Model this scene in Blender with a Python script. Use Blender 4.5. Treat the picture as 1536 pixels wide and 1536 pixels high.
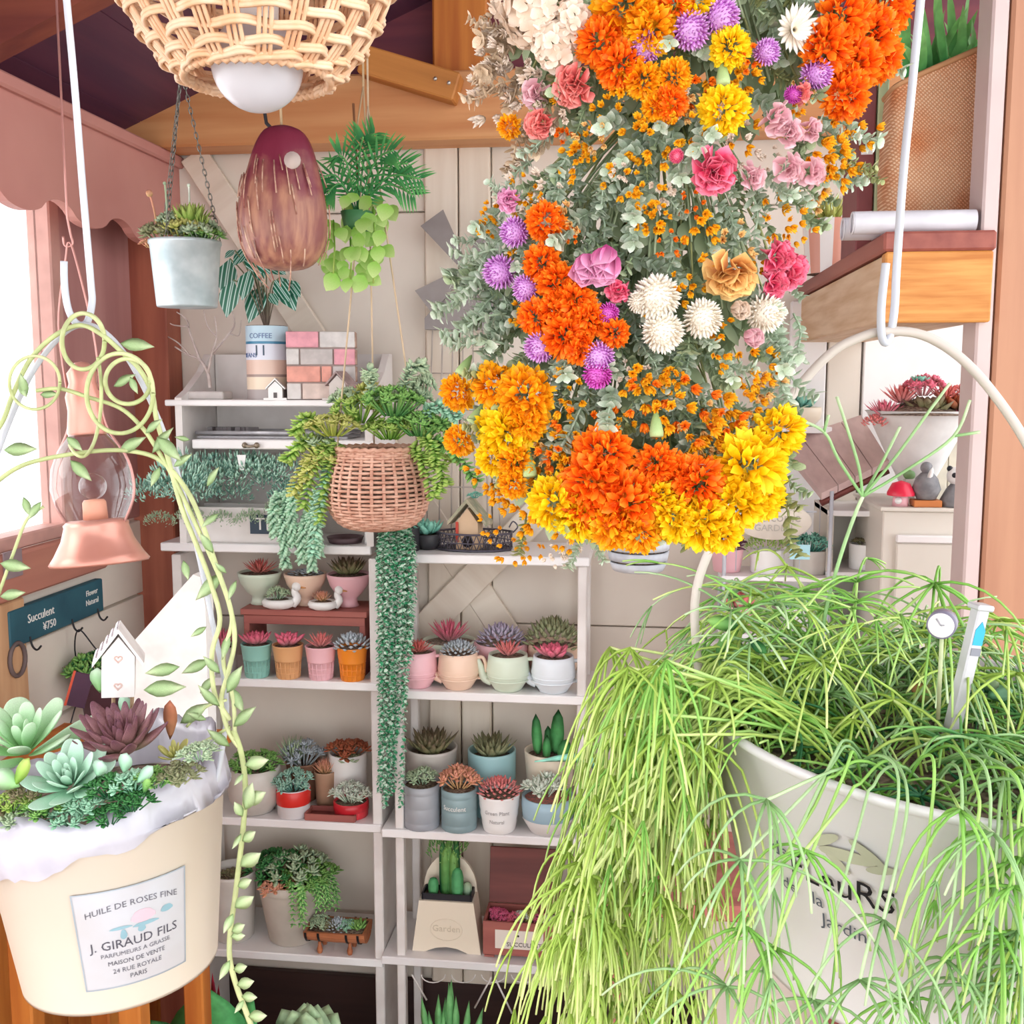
import bpy, math, random
from mathutils import Matrix, Vector, Euler
for o in list(bpy.data.objects): bpy.data.objects.remove(o)
scn = bpy.context.scene
COL = scn.collection
PI = math.pi
# ---------------------------------------------------------------- camera
F = 1600.0                       # focal length in pixels of the 1536 px frame
CAM = Vector((0, 0, 1.5))
PITCH, YAW = math.radians(7.0), math.radians(7.0)
cam = bpy.data.cameras.new('camera'); cam.sensor_width = 36; cam.lens = 36*F/1536
cam.clip_start = 0.02; cam.clip_end = 60
cam_o = bpy.data.objects.new('camera', cam); COL.objects.link(cam_o)
cam_o.location = CAM; cam_o.rotation_euler = (PI/2-PITCH, 0, YAW)
scn.camera = cam_o
RC = cam_o.rotation_euler.to_matrix()
VIEW = RC @ Vector((0, 0, -1))
# ---------------------------------------------------------------- light
w = bpy.data.worlds.new('world'); scn.world = w; w.use_nodes = True
wb = w.node_tree.nodes['Background']
wb.inputs[0].default_value = (0.97, 0.985, 1.0, 1); wb.inputs[1].default_value = 1.7
sun = bpy.data.lights.new('sun', 'SUN'); sun.energy = 0.5; sun.angle = math.radians(35); sun.color = (1, .97, .93)
sun_o = bpy.data.objects.new('sun', sun); COL.objects.link(sun_o)
sun_o.rotation_euler = Vector((0.80, 0.42, -0.42)).to_track_quat('-Z', 'Y').to_euler()
scn.view_settings.view_transform = 'Standard'; scn.view_settings.look = 'None'
scn.view_settings.exposure = 1.0; scn.view_settings.gamma = 1; scn.view_settings.use_curve_mapping = False
# ---------------------------------------------------------------- pixel helpers
def ray(px, py): return RC @ Vector(((px-768)/F, -(py-768)/F, -1))
def P(px, py, Y):
    d = ray(px, py); return CAM + d*(Y/d.y)
def PX(px, py, X):
    d = ray(px, py); return CAM + d*(X/d.x)
def PZ(px, py, Z):
    d = ray(px, py); return CAM + d*((Z-CAM.z)/d.z)
def S(p, px=1): return px*((Vector(p)-CAM).dot(VIEW))/F      # metres of px pixels at point p
# ---------------------------------------------------------------- materials
def lin(c):
    if isinstance(c, str):
        c = c.lstrip('#'); c = tuple(int(c[i:i+2], 16)/255 for i in (0, 2, 4))
    return tuple((x/12.92 if x <= .04045 else ((x+.055)/1.055)**2.4) for x in c)
MATS = {}
def mat(name, col, rough=.6, col2=None, scale=20, metal=0, bump=0, stretch=None, trans=0, sub=0, spec=.4, detail=3, lo=.35, hi=.65):
    if name in MATS: return MATS[name]
    m = bpy.data.materials.new(name); m.use_nodes = True; MATS[name] = m
    nt = m.node_tree; b = nt.nodes['Principled BSDF']
    b.inputs['Roughness'].default_value = rough; b.inputs['Metallic'].default_value = metal
    b.inputs['Specular IOR Level'].default_value = spec
    a = lin(col); c2 = lin(col2) if col2 else tuple(x*.82 for x in a)
    b.inputs['Base Color'].default_value = (*a, 1)
    if trans: b.inputs['Transmission Weight'].default_value = trans
    if sub:
        b.inputs['Subsurface Weight'].default_value = sub; b.inputs['Subsurface Radius'].default_value = (.01, .01, .006)
        b.inputs['Subsurface Scale'].default_value = 1
    tc = nt.nodes.new('ShaderNodeTexCoord'); mp = nt.nodes.new('ShaderNodeMapping')
    nt.links.new(tc.outputs['Object'], mp.inputs[0])
    if stretch: mp.inputs['Scale'].default_value = stretch
    nz = nt.nodes.new('ShaderNodeTexNoise'); nz.inputs['Scale'].default_value = scale; nz.inputs['Detail'].default_value = detail
    nt.links.new(mp.outputs[0], nz.inputs['Vector'])
    r = nt.nodes.new('ShaderNodeValToRGB')
    r.color_ramp.elements[0].position = lo; r.color_ramp.elements[0].color = (*a, 1)
    r.color_ramp.elements[1].position = hi; r.color_ramp.elements[1].color = (*c2, 1)
    nt.links.new(nz.outputs[0], r.inputs[0]); nt.links.new(r.outputs[0], b.inputs['Base Color'])
    if bump:
        bp = nt.nodes.new('ShaderNodeBump'); bp.inputs['Strength'].default_value = bump; bp.inputs['Distance'].default_value = .004
        nt.links.new(nz.outputs[0], bp.inputs['Height']); nt.links.new(bp.outputs[0], b.inputs['Normal'])
    return m
def plant(name, base, tip, mid=None, rough=.55, var=.18, sub=0.0, lo=.15, hi=.95):
    """leaf material: own colour runs from leaf base to leaf tip (attribute t) with a little noise"""
    if name in MATS: return MATS[name]
    m = bpy.data.materials.new(name); m.use_nodes = True; MATS[name] = m
    nt = m.node_tree; b = nt.nodes['Principled BSDF']; b.inputs['Roughness'].default_value = rough
    b.inputs['Specular IOR Level'].default_value = .3
    at = nt.nodes.new('ShaderNodeAttribute'); at.attribute_name = 't'
    r = nt.nodes.new('ShaderNodeValToRGB')
    r.color_ramp.elements[0].position = lo; r.color_ramp.elements[0].color = (*lin(base), 1)
    r.color_ramp.elements[1].position = hi; r.color_ramp.elements[1].color = (*lin(tip), 1)
    if mid:
        e = r.color_ramp.elements.new(.6); e.color = (*lin(mid), 1)
    nt.links.new(at.outputs['Fac'], r.inputs[0])
    tc = nt.nodes.new('ShaderNodeTexCoord'); nz = nt.nodes.new('ShaderNodeTexNoise'); nz.inputs['Scale'].default_value = 60
    nt.links.new(tc.outputs['Object'], nz.inputs['Vector'])
    hs = nt.nodes.new('ShaderNodeHueSaturation')
    mr = nt.nodes.new('ShaderNodeMapRange'); mr.inputs[1].default_value = .3; mr.inputs[2].default_value = .7
    mr.inputs[3].default_value = 1-var; mr.inputs[4].default_value = 1+var
    nt.links.new(nz.outputs[0], mr.inputs[0]); nt.links.new(mr.outputs[0], hs.inputs['Value'])
    nt.links.new(r.outputs[0], hs.inputs['Color']); nt.links.new(hs.outputs[0], b.inputs['Base Color'])
    if sub:
        tr = nt.nodes.new('ShaderNodeBsdfTranslucent'); mx = nt.nodes.new('ShaderNodeMixShader'); mx.inputs[0].default_value = sub
        nt.links.new(hs.outputs[0], tr.inputs[0]); out = nt.nodes['Material Output']
        nt.links.new(b.outputs[0], mx.inputs[1]); nt.links.new(tr.outputs[0], mx.inputs[2]); nt.links.new(mx.outputs[0], out.inputs[0])
    return m
def wood(name, c1, c2, axis='x', scale=9, rough=.55, bump=.15):
    st = {'x': (.12, 1.6, 1.6), 'y': (1.6, .12, 1.6), 'z': (1.6, 1.6, .12)}[axis]
    return mat(name, c1, rough, c2, scale*2.6, bump=bump, stretch=st, detail=6, lo=.36, hi=.66)
def glass(name, tint=(1, 1, 1), rough=0.0):
    if name in MATS: return MATS[name]
    m = bpy.data.materials.new(name); m.use_nodes = True; MATS[name] = m
    nt = m.node_tree; b = nt.nodes['Principled BSDF']; nt.nodes.remove(b)
    t = nt.nodes.new('ShaderNodeBsdfTransparent'); t.inputs[0].default_value = (*tint, 1)
    g = nt.nodes.new('ShaderNodeBsdfGlossy'); g.inputs['Roughness'].default_value = rough
    mx = nt.nodes.new('ShaderNodeMixShader'); lw = nt.nodes.new('ShaderNodeLayerWeight'); lw.inputs[0].default_value = .25
    ml = nt.nodes.new('ShaderNodeMath'); ml.operation = 'MULTIPLY'; ml.inputs[1].default_value = .5
    nt.links.new(lw.outputs['Facing'], ml.inputs[0]); nt.links.new(ml.outputs[0], mx.inputs[0])
    nt.links.new(t.outputs[0], mx.inputs[1]); nt.links.new(g.outputs[0], mx.inputs[2])
    nt.links.new(mx.outputs[0], nt.nodes['Material Output'].inputs[0])
    return m
# ---------------------------------------------------------------- mesh builder
class MB:
    def __init__(s): s.v = []; s.f = []; s.m = []; s.t = []; s.M = Matrix.Identity(4)
    def add(s, vs, fs, mi=0, ts=None):
        n = len(s.v); M = s.M
        s.v.extend([tuple(M @ Vector(v)) for v in vs]); s.f.extend([tuple(i+n for i in f) for f in fs])
        s.m.extend([mi]*len(fs)); s.t.extend(ts if ts else [0.5]*len(vs)); return s
    def box(s, c, d, mi=0, rot=None, bev=0.0):
        x, y, z = (k/2 for k in d); R = rot if rot is not None else Matrix.Identity(3); c = Vector(c)
        b = min(bev, x*.9, y*.9, z*.9)
        if b <= 0:
            vs = [c+R@Vector((i*x, j*y, k*z)) for i in (-1, 1) for j in (-1, 1) for k in (-1, 1)]
            return s.add(vs, [(0, 1, 3, 2), (4, 6, 7, 5), (0, 4, 5, 1), (2, 3, 7, 6), (0, 2, 6, 4), (1, 5, 7, 3)], mi)
        # chamfered box: 24 verts
        vs = []; idx = {}
        for i in (-1, 1):
            for j in (-1, 1):
                for k in (-1, 1):
                    for a in range(3):
                        p = [i*(x-b), j*(y-b), k*(z-b)]; p[a] = (i*x, j*y, k*z)[a]
                        idx[(i, j, k, a)] = len(vs); vs.append(c+R@Vector(p))
        fs = []
        for a in range(3):
            o1, o2 = [q for q in range(3) if q != a]
            for sg in (-1, 1):
                q = []
                for (u, v) in ((-1, -1), (1, -1), (1, 1), (-1, 1)):
                    t = [0, 0, 0]; t[a] = sg; t[o1] = u; t[o2] = v; q.append(idx[(*t, a)])
                fs.append(tuple(q))
        for a in range(3):
            o1, o2 = [q for q in range(3) if q != a]
            for u in (-1, 1):
                for v in (-1, 1):
                    t1 = [0, 0, 0]; t1[o1] = u; t1[o2] = v; t2 = list(t1); t1[a] = -1; t2[a] = 1
                    fs.append((idx[(*t1, o1)], idx[(*t2, o1)], idx[(*t2, o2)], idx[(*t1, o2)]))
        for i in (-1, 1):
            for j in (-1, 1):
                for k in (-1, 1): fs.append(tuple(idx[(i, j, k, a)] for a in range(3)))
        return s.add(vs, fs, mi)
    def lathe(s, prof, seg=24, c=(0, 0, 0), mi=0, close=False, wob=None, sx=1, sy=1):
        vs = []; fs = []; cx, cy, cz = c; n = len(prof)
        for k in range(seg):
            a = 2*PI*k/seg
            for j, (r, z) in enumerate(prof):
                rr = r*(wob(a, j) if wob else 1)
                vs.append((cx+rr*math.cos(a)*sx, cy+rr*math.sin(a)*sy, cz+z))
        for k in range(seg):
            k2 = (k+1) % seg
            for j in range(n-1): fs.append((k*n+j, k2*n+j, k2*n+j+1, k*n+j+1))
            if close: fs.append((k*n+n-1, k2*n+n-1, k2*n, k*n))
        return s.add(vs, fs, mi, [j/(n-1) for k in range(seg) for j in range(n)])
    def tube(s, pts, r, seg=6, mi=0, closed=False, cap=True):
        pts = [Vector(p) for p in pts]; n = len(pts); vs = []; fs = []; ts = []
        if n < 2: return s
        up = Vector((0, 0, 1)); prevn = None
        for i, p in enumerate(pts):
            if closed: d = pts[(i+1) % n]-pts[i-1]
            else: d = pts[min(i+1, n-1)]-pts[max(i-1, 0)]
            if d.length < 1e-9: d = Vector((0, 0, 1))
            d.normalize()
            if prevn is None:
                nn = d.cross(up)
                if nn.length < .1: nn = d.cross(Vector((1, 0, 0)))
            else: nn = prevn - d*prevn.dot(d)
            if nn.length < 1e-6: nn = d.cross(Vector((.3, .9, .2)))
            nn.normalize(); prevn = nn; bb = d.cross(nn)
            rr = r[i] if isinstance(r, (list, tuple)) else r
            for k in range(seg):
                a = 2*PI*k/seg; vs.append(p+(nn*math.cos(a)+bb*math.sin(a))*rr); ts.append(i/(n-1))
        m = n if closed else n-1
        for i in range(m):
            i2 = (i+1) % n
            for k in range(seg): fs.append((i*seg+k, i*seg+(k+1) % seg, i2*seg+(k+1) % seg, i2*seg+k))
        if cap and not closed:
            fs.append(tuple(range(seg-1, -1, -1))); fs.append(tuple((n-1)*seg+k for k in range(seg)))
        return s.add(vs, fs, mi, ts)
    def sphere(s, c, r, seg=12, rings=8, mi=0, sz=1.0):
        prof = [(max(1e-5, r*math.sin(PI*j/rings)), -r*sz*math.cos(PI*j/rings)) for j in range(rings+1)]
        return s.lathe(prof, seg, c, mi)
    def disc(s, c, r, seg=20, mi=0, bumpz=0, rnd=None):
        vs = [(c[0], c[1], c[2]+bumpz)]+[(c[0]+r*math.cos(2*PI*k/seg), c[1]+r*math.sin(2*PI*k/seg), c[2]) for k in range(seg)]
        return s.add(vs, [(0, 1+k, 1+(k+1) % seg) for k in range(seg)], mi)
    def prism(s, poly, axis_vec, mi=0):
        """extrude a planar polygon (3d points) along a vector"""
        n = len(poly); a = [Vector(p) for p in poly]; d = Vector(axis_vec); b = [p+d for p in a]
        fs = [tuple(range(n-1, -1, -1)), tuple(range(n, 2*n))]+[(i, (i+1) % n, n+(i+1) % n, n+i) for i in range(n)]
        return s.add(a+b, fs, mi)
    def leaf(s, M, L, W, T=0, curl=0, prof=(.35, .8, 1, .75), mi=0, fold=0, tip=0, t0=0, t1=1):
        """one leaf along local +X; T>0 makes a fleshy leaf of thickness T; curl lifts the tip (+) or drops it (-)"""
        vs = []; fs = []; ts = []; n = len(prof)
        def z(u): return curl*L*u*u
        if T <= 0:
            vs.append((0, 0, 0)); ts.append(t0)
            for i, wv in enumerate(prof):
                u = (i+1)/(n+1)
                for q in (-1, 0, 1): vs.append((L*u, q*W/2*wv, z(u)+abs(q)*fold*W/2*wv)); ts.append(t0+(t1-t0)*u)
            vs.append((L, 0, z(1)+tip*L)); ts.append(t1)
            fs += [(0, 2, 1), (0, 3, 2)]
            for i in range(n-1):
                a = 1+3*i
                fs += [(a, a+1, a+4, a+3), (a+1, a+2, a+5, a+4)]
            a = 1+3*(n-1); e = len(vs)-1; fs += [(a, a+1, e), (a+1, a+2, e)]
        else:
            vs.append((0, 0, 0)); ts.append(t0)
            for i, wv in enumerate(prof):
                u = (i+1)/(n+1); th = T*(.55+.45*wv)
                for (q, h) in ((-1, .15), (0, .45), (1, .15), (0, -.55)): vs.append((L*u, q*W/2*wv, z(u)+h*th*wv)); ts.append(t0+(t1-t0)*u)
            vs.append((L, 0, z(1)+tip*L)); ts.append(t1)
            for k in range(4): fs.append((0, 1+(k+1) % 4, 1+k))
            for i in range(n-1):
                for k in range(4):
                    a = 1+4*i; fs.append((a+k, a+(k+1) % 4, a+4+(k+1) % 4, a+4+k))
            a = 1+4*(n-1); e = len(vs)-1
            for k in range(4): fs.append((a+k, a+(k+1) % 4, e))
        M0 = s.M; s.M = M0 @ M; s.add(vs, fs, mi, ts); s.M = M0
        return s
    def mesh(s, name, mats, smooth=True):
        me = bpy.data.meshes.new(name); me.from_pydata(s.v, [], s.f); me.update()
        if not isinstance(mats, (list, tuple)): mats = [mats]
        for m in mats: me.materials.append(m)
        if len(mats) > 1: me.polygons.foreach_set('material_index', s.m)
        me.polygons.foreach_set('use_smooth', [smooth]*len(s.f))
        at = me.attributes.new('t', 'FLOAT', 'POINT'); at.data.foreach_set('value', s.t)
        return me
    def build(s, name, mats, parent=None, smooth=True, loc=None, rot=None):
        return inst(name, s.mesh(name, mats, smooth), parent, loc, rot)
def inst(name, me, parent=None, loc=None, rot=None, scale=None, M=None):
    o = bpy.data.objects.new(name, me); COL.objects.link(o)
    if parent is not None: o.parent = parent
    if M is not None: o.matrix_basis = M
    if loc is not None: o.location = loc
    if rot is not None: o.rotation_euler = rot
    if scale is not None: o.scale = (scale,)*3 if isinstance(scale, (int, float)) else scale
    return o
def tag(o, label, cat, group=None, kind=None):
    o['label'] = label; o['category'] = cat
    if group: o['group'] = group
    if kind: o['kind'] = kind
    return o
def thing(name, label, cat, loc=(0, 0, 0), rot=None, group=None):
    o = bpy.data.objects.new(name, None); COL.objects.link(o); o.empty_display_size = .02
    o.location = loc
    if rot: o.rotation_euler = rot
    return tag(o, label, cat, group)
def struct(o): o['kind'] = 'structure'; return o
def stuff(o): o['kind'] = 'stuff'; return o
def frame_m(loc, x, z=(0, 0, 1)):
    """matrix whose local X points along x and Z roughly along z"""
    x = Vector(x).normalized(); z = Vector(z); y = z.cross(x)
    if y.length < 1e-4: y = Vector((0, 1, .1)).cross(x)
    y.normalize(); z = x.cross(y)
    M = Matrix((x, y, z)).transposed().to_4x4(); M.translation = Vector(loc); return M
def zrot(loc, d):
    """matrix whose local Z points along d"""
    q = Vector(d).normalized().to_track_quat('Z', 'Y'); M = q.to_matrix().to_4x4(); M.translation = Vector(loc); return M
def smooth_path(pts, n=6):
    """catmull-rom through points"""
    pts = [Vector(p) for p in pts]; out = []
    for i in range(len(pts)-1):
        p0 = pts[max(i-1, 0)]; p1 = pts[i]; p2 = pts[i+1]; p3 = pts[min(i+2, len(pts)-1)]
        for k in range(n):
            t = k/n
            out.append(.5*((2*p1)+(p2-p0)*t+(2*p0-5*p1+4*p2-p3)*t*t+(3*p1-p0-3*p2+p3)*t**3))
    out.append(pts[-1]); return out
def text_mesh(body, size, extrude=0.0004):
    cu = bpy.data.curves.new('lettering', 'FONT'); cu.body = body; cu.size = size; cu.extrude = extrude
    cu.align_x = 'CENTER'; cu.align_y = 'CENTER'; cu.resolution_u = 2
    o = bpy.data.objects.new('lettering', cu); COL.objects.link(o)
    bpy.context.view_layer.update()
    me = bpy.data.meshes.new_from_object(o.evaluated_get(bpy.context.evaluated_depsgraph_get()))
    bpy.data.objects.remove(o); bpy.data.curves.remove(cu)
    return me
def lettering(body, size, m, parent, M, bend=None, name='lettering', shear=0):
    me = text_mesh(body, size)
    if bend:
        for v in me.vertices: v.co = bend(v.co)
    me.materials.clear(); me.materials.append(m)
    return inst(name, me, parent, M=M)
# ================================================================ the room
YB = 2.20                                     # face of the back wall
XL = P(225, 600, YB).x                        # face of the left wall
XR = 1.30
def zb(py, px=600, Y=YB): return P(px, py, Y).z
def xb(px, py=600, Y=YB): return P(px, py, Y).x
M_cream = mat('cream paint', '#e0d6ca', .7, '#d8cdc1', 6, bump=.03)
M_creamd = mat('groove', '#b3a794', .8)
M_batten = wood('batten paint', '#e4d9ca', '#d8cab9', 'z', 8)
M_white = mat('white paint', '#efedec', .5, '#e6e2e2', 8, bump=.03)
M_whiteb = mat('worn white paint', '#e4dfdc', .55, '#d6cfcb', 14, bump=.06)
M_mauve = wood('mauve brown paint', '#b58480', '#a67472', 'z', 5, .6, .05)
M_mauvey = wood('mauve brown board', '#b57a68', '#a46a5c', 'y', 5, .6, .08)
M_pine = wood('pine beam', '#d39a68', '#c08050', 'x', 7)
M_pineo = wood('orange pine', '#c97d35', '#a85a22', 'z', 7)
M_red = wood('reddish post', '#a8614a', '#8a4838', 'z', 7)
M_roof = wood('dark roof boards', '#6a3c50', '#523048', 'y', 6)
M_dark = wood('dark brown wood', '#3c2724', '#2a1a1a', 'x', 6)
M_floor = wood('floor boards', '#8d6a4c', '#74543a', 'y', 6)
M_iron = mat('black wire', '#2c2a2e', .5, metal=.4)
M_screw = mat('bright screw', '#cfcac2', .35, metal=.8)

mb = MB(); mb.box((0.1, 0.6, -.02), (4.4, 5.2, .04)); struct(mb.build('floor', M_floor, smooth=False))
# back wall: a core with cream panels, battens and crossed boards standing proud of it
zt = zb(170)
mb = MB(); mb.box(((XL+XR)/2-.05, YB+.045, zt/2), (XR-XL+.3, .06, zt))
wall = struct(mb.build('wall_back', M_creamd, smooth=False))
xs = [XL-.02, xb(641), xb(737), XR]
zs = [0, zb(931), zb(318), zt]
g = .0014
for i in range(3):
    for j in range(3):
        if i == 1: continue
        mb = MB(); a, b = xs[i]+g, xs[i+1]-g; c, d = zs[j]+g, zs[j+1]-g
        mb.box(((a+b)/2, YB+.0125, (c+d)/2), (b-a, .021, d-c), bev=.002); mb.build('panel', M_cream, wall, False)
for (p0, p1) in ((641, 690), (691, 737)):
    mb = MB(); a, b = xb(p0)+g*.5, xb(p1)-g*.5
    mb.box(((a+b)/2, YB+.005, zt/2), (b-a, .036, zt), bev=.003); mb.build('batten', M_batten, wall, False)
def wall_board(p, q, wpx, y, name='cross_board'):
    a, b = P(*p, YB), P(*q, YB); a.y = b.y = y; d = (b-a); L = d.length; d.normalize()
    R = Matrix((d, Vector((0, 1, 0)), d.cross(Vector((0, 1, 0))))).transposed()
    mb = MB(); mb.box((0, 0, 0), (L, .014, wpx*YB/F), bev=.002)
    o = mb.build(name, M_batten, wall, False); M = R.to_4x4(); M.translation = (a+b)/2; o.matrix_basis = M
wall_board((292, 232), (770, 965), 44, YB-.008)
wall_board((590, 990), (850, 725), 46, YB-.0225)
# left wall with its big window
ze0, ze1 = PX(0, 300, XL+.05).z, PX(60, 815, XL).z      # window head and sill
zcl = PX(120, 165, XL).z                                # eave
Yw = PX(92, 600, XL).y                                  # window's far jamb
lw = thing('wall_left', 'left wall of mauve painted boards around the window', 'wall'); del lw['label']; del lw['category']; lw['kind'] = 'structure'
def lwbox(name, y0, y1, z0, z1, m, t=.05, x=None):
    mb = MB(); xx = XL if x is None else x
    mb.box((xx-t/2, (y0+y1)/2, (z0+z1)/2), (t, y1-y0, z1-z0), bev=.002); return mb.build(name, m, lw, False)
lwbox('panel', Yw+.02, YB+.01, ze1, zcl+.5, M_mauve)
lwbox('panel', .2, Yw+.02, ze0+.14, zcl+.5, M_mauve)
zcr = PX(150, 860, XL).z
for k in range(3):
    a = zs[0]+0; z0 = ze1-.005-(k+1)*.16; lwbox('panel', .2, YB+.01, z0+.003, z0+.157, M_cream)
zlow = ze1-.005-.48
yy = .2
while yy < YB:
    lwbox('plank', yy+.002, min(yy+.118, YB), 0, zlow, M_pineo); yy += .12
# corner post
mb = MB(); a = xb(196, 700, YB-.07)
mb.box(((a+xb(258, 700, YB-.07))/2, YB-.035, 1.25), (xb(258, 700, YB-.07)-a, .07, 2.5), bev=.003)
struct(mb.build('trim_1', M_red, smooth=False))
# window frame, panes
win = struct(thing('window_1', 'x', 'x')); del win['label']; del win['category']
M_wf = mat('window frame paint', '#c99a90', .5)
zh, zl = ze0+.14, ze1
for (y0, y1, z0, z1, n) in ((Yw-.015, Yw+.02, zl, zh, 'jamb'), (.2, .235, zl, zh, 'jamb'), (.2, Yw, zh-.03, zh, 'head'), (.2, Yw, zl, zl+.025, 'sill_rail'), (1.02, 1.05, zl, zh, 'mullion')):
    mb = MB(); mb.box((XL-.02, (y0+y1)/2, (z0+z1)/2), (.045, y1-y0, z1-z0), bev=.003); mb.build(n, M_wf, win, False)
for (y0, y1) in ((.235, 1.02), (1.05, Yw-.015)):
    mb = MB(); mb.box((XL-.025, (y0+y1)/2, (zl+zh)/2), (.004, y1-y0, zh-zl)); mb.build('pane', glass('window glass'), win, False)
# sill board under the window
zs1 = PX(5, 905, XL+.02).z
mb = MB(); mb.box((XL+.011, (.2+Yw+.10)/2, (ze1+zs1)/2), (.024, Yw+.10-.2, ze1-zs1), bev=.004)
struct(mb.build('trim_2', M_mauvey, smooth=False))
# valance with a scalloped lower edge in front of the window head
XV = XL+.075
def valance():
    zt2 = PX(130, 173, XV).z; z2 = PX(150, 338, XV).z
    y0, y1 = .9, PX(293, 300, XV).y; n = 120; poly = []
    per = .105; top = []
    for k in range(n+1):
        y = y0+(y1-y0)*k/n; u = ((y1-y)/per) % 1
        zz = z2 + .020*abs(math.sin(PI*u))**.7*(1 if int((y1-y)/per) % 2 else -.55)
        poly.append((XV-.009, y, zz))
    mb = MB(); vs = []; fs = []
    for (x, y, z) in poly: vs += [(x, y, z), (x, y, zt2), (x+.018, y, z), (x+.018, y, zt2)]
    for k in range(n):
        a, b = 4*k, 4*(k+1)
        fs += [(a, b, b+1, a+1), (a+2, a+3, b+3, b+2), (a, a+2, b+2, b), (a+1, b+1, b+3, a+3)]
    fs += [(0, 1, 3, 2), (4*n, 4*n+2, 4*n+3, 4*n+1)]
    mb.add(vs, fs); o = struct(mb.build('trim_3', mat('valance paint', '#c48a80', .55, '#ba7e76', 5), smooth=False))
    mb = MB(); mb.box((XV+.012, (y0+y1)/2, zt2-.012), (.016, y1-y0, .024), bev=.004); mb.build('moulding', MATS['valance paint'], o, False)
    mb = MB(); mb.box((XL+.035, (y0+y1)/2, zt2-.006), (.075, y1-y0, .012)); mb.build('top_board', MATS['valance paint'], o, False)
    return zt2
zval = valance()
# roof: dark boards on rafters rising to the right, tie beam on the back wall
slope = .42
def zroof(x): return zval+.03+(x-XL)*slope
roof = struct(thing('ceiling', 'x', 'x')); del roof['label']; del roof['category']
k = 0; x = XL-.1
while x < .9:
    mb = MB(); x1 = min(x+.148, 1.5)
    vs = [(x, -1.3, zroof(x)), (x1, -1.3, zroof(x1)), (x1, YB+.1, zroof(x1)), (x, YB+.1, zroof(x))]  # boards run on unseen behind the camera, lengthened to cut sky light in front
    mb.prism(vs, (0, 0, .02)); mb.build('plank', M_roof, roof, False); x += .15
for yr, hh in ((1.50, .07), (.75, .07)):
    mb = MB(); a, b = XL-.05, 1.4
    mb.prism([(a, yr, zroof(a)-.001), (a, yr, zroof(a)-hh), (b, yr, zroof(b)-hh), (b, yr, zroof(b)-.001)], (0, .045, 0)); mb.build('rafter', wood('rafter wood', '#8a4a3a', '#6e3530', 'x', 6), roof, False)
zt0, zt1 = zb(214, 500, 2.11), zb(112, 500, 2.11)
mb = MB(); mb.box(((XL+XR)/2, 2.15, (zt0+zt1)/2), (XR-XL, .085, zt1-zt0), bev=.004); struct(mb.build('trim_4', M_pine, smooth=False))
mb = MB(); mb.box(((XL+XR)/2, YB+.03, zt1+.45), (XR-XL, .04, 1.0)); struct(mb.build('wall_gable', wood('gable boards', '#7a3840', '#5c2838', 'x', 6), smooth=False))
# upright board and short brace bolted over the tie beam
mb = MB(); a, b = P(642, 40, 2.09).x, P(726, 40, 2.09).x
mb.box(((a+b)/2, 2.155, zb(60, 500, 2.1)+.2), (b-a, .05, zb(0, 600, 2.1)-zb(108, 600, 2.1)+.45), bev=.004); struct(mb.build('trim_5', M_pineo, smooth=False))
A, B = P(545, 92, 2.08), P(688, 135, 2.08); d = (B-A); L = d.length; d.normalize()
mb = MB(); mb.box((0, 0, 0), (L, .05, .052), bev=.003)
o = struct(mb.build('trim_6', wood('brace pine', '#c5813f', '#a86a30', 'x', 7), smooth=False))
M = Matrix((d, Vector((0, 1, 0)), d.cross(Vector((0, 1, 0))))).transposed().to_4x4(); M.translation = (A+B)/2; o.matrix_basis = M
for q in (.78, .92):
    mb = MB(); mb.sphere((-L/2+L*q, -.026, .002), .004, 8, 6); mb.build('screw', M_screw, o)
# right hand post with a pale board beside it
YP = 1.42
a = P(1498, 400, YP).x
mb = MB(); mb.box((a+.075, YP+.06, 1.25), (.15, .12, 2.5), bev=.004); struct(mb.build('trim_7', wood('tan post', '#bd8a6c', '#a8745a', 'z', 6), smooth=False))
mb = MB(); b = P(1468, 400, YP).x
mb.box(((a+b)/2-.001, YP+.03, 1.25), (a-b-.004, .06, 2.5), bev=.003); struct(mb.build('trim_8', mat('pale pink board', '#d2bfbb', .5, '#c9b3b0', 6), smooth=False))
# right wall far behind the post
zrl = .75
mb = MB(); mb.box((XR+.02, 1.0, zrl/2), (.04, 2.5, zrl)); struct(mb.build('wall_right', M_white, smooth=False))
win2 = struct(thing('window_2', 'x', 'x')); del win2['label']; del win2['category']  # unseen wide window, put in so daylight reaches the back of the room
for (y0, y1, z0, z1, n) in ((-.25, -.2, zrl, 2.35, 'jamb'), (2.14, 2.19, zrl, 2.35, 'jamb'), (-.25, 2.19, zrl, zrl+.04, 'sill_rail'), (-.25, 2.19, 2.31, 2.35, 'head'), (.95, .99, zrl, 2.35, 'mullion')):
    mb = MB(); mb.box((XR+.02, (y0+y1)/2, (z0+z1)/2), (.05, y1-y0, z1-z0), bev=.003); mb.build(n, M_white, win2, False)
for (y0, y1) in ((-.2, .95), (.99, 2.14)): mb = MB(); mb.box((XR+.02, (y0+y1)/2, (zrl+2.35)/2), (.004, y1-y0, 2.35-zrl-.08)); mb.build('pane', glass('window glass'), win2, False)
# lower part of the back wall is clad in dark boards
zd = zb(1462)
for k in range(4):
    z0 = zd-(k+1)*.14; mb = MB(); mb.box(((XL+.9)/2, YB-.009, z0+.07), (.9-XL-.02, .016, .137), bev=.002); mb.build('dark_board', M_dark, wall, False)
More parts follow.
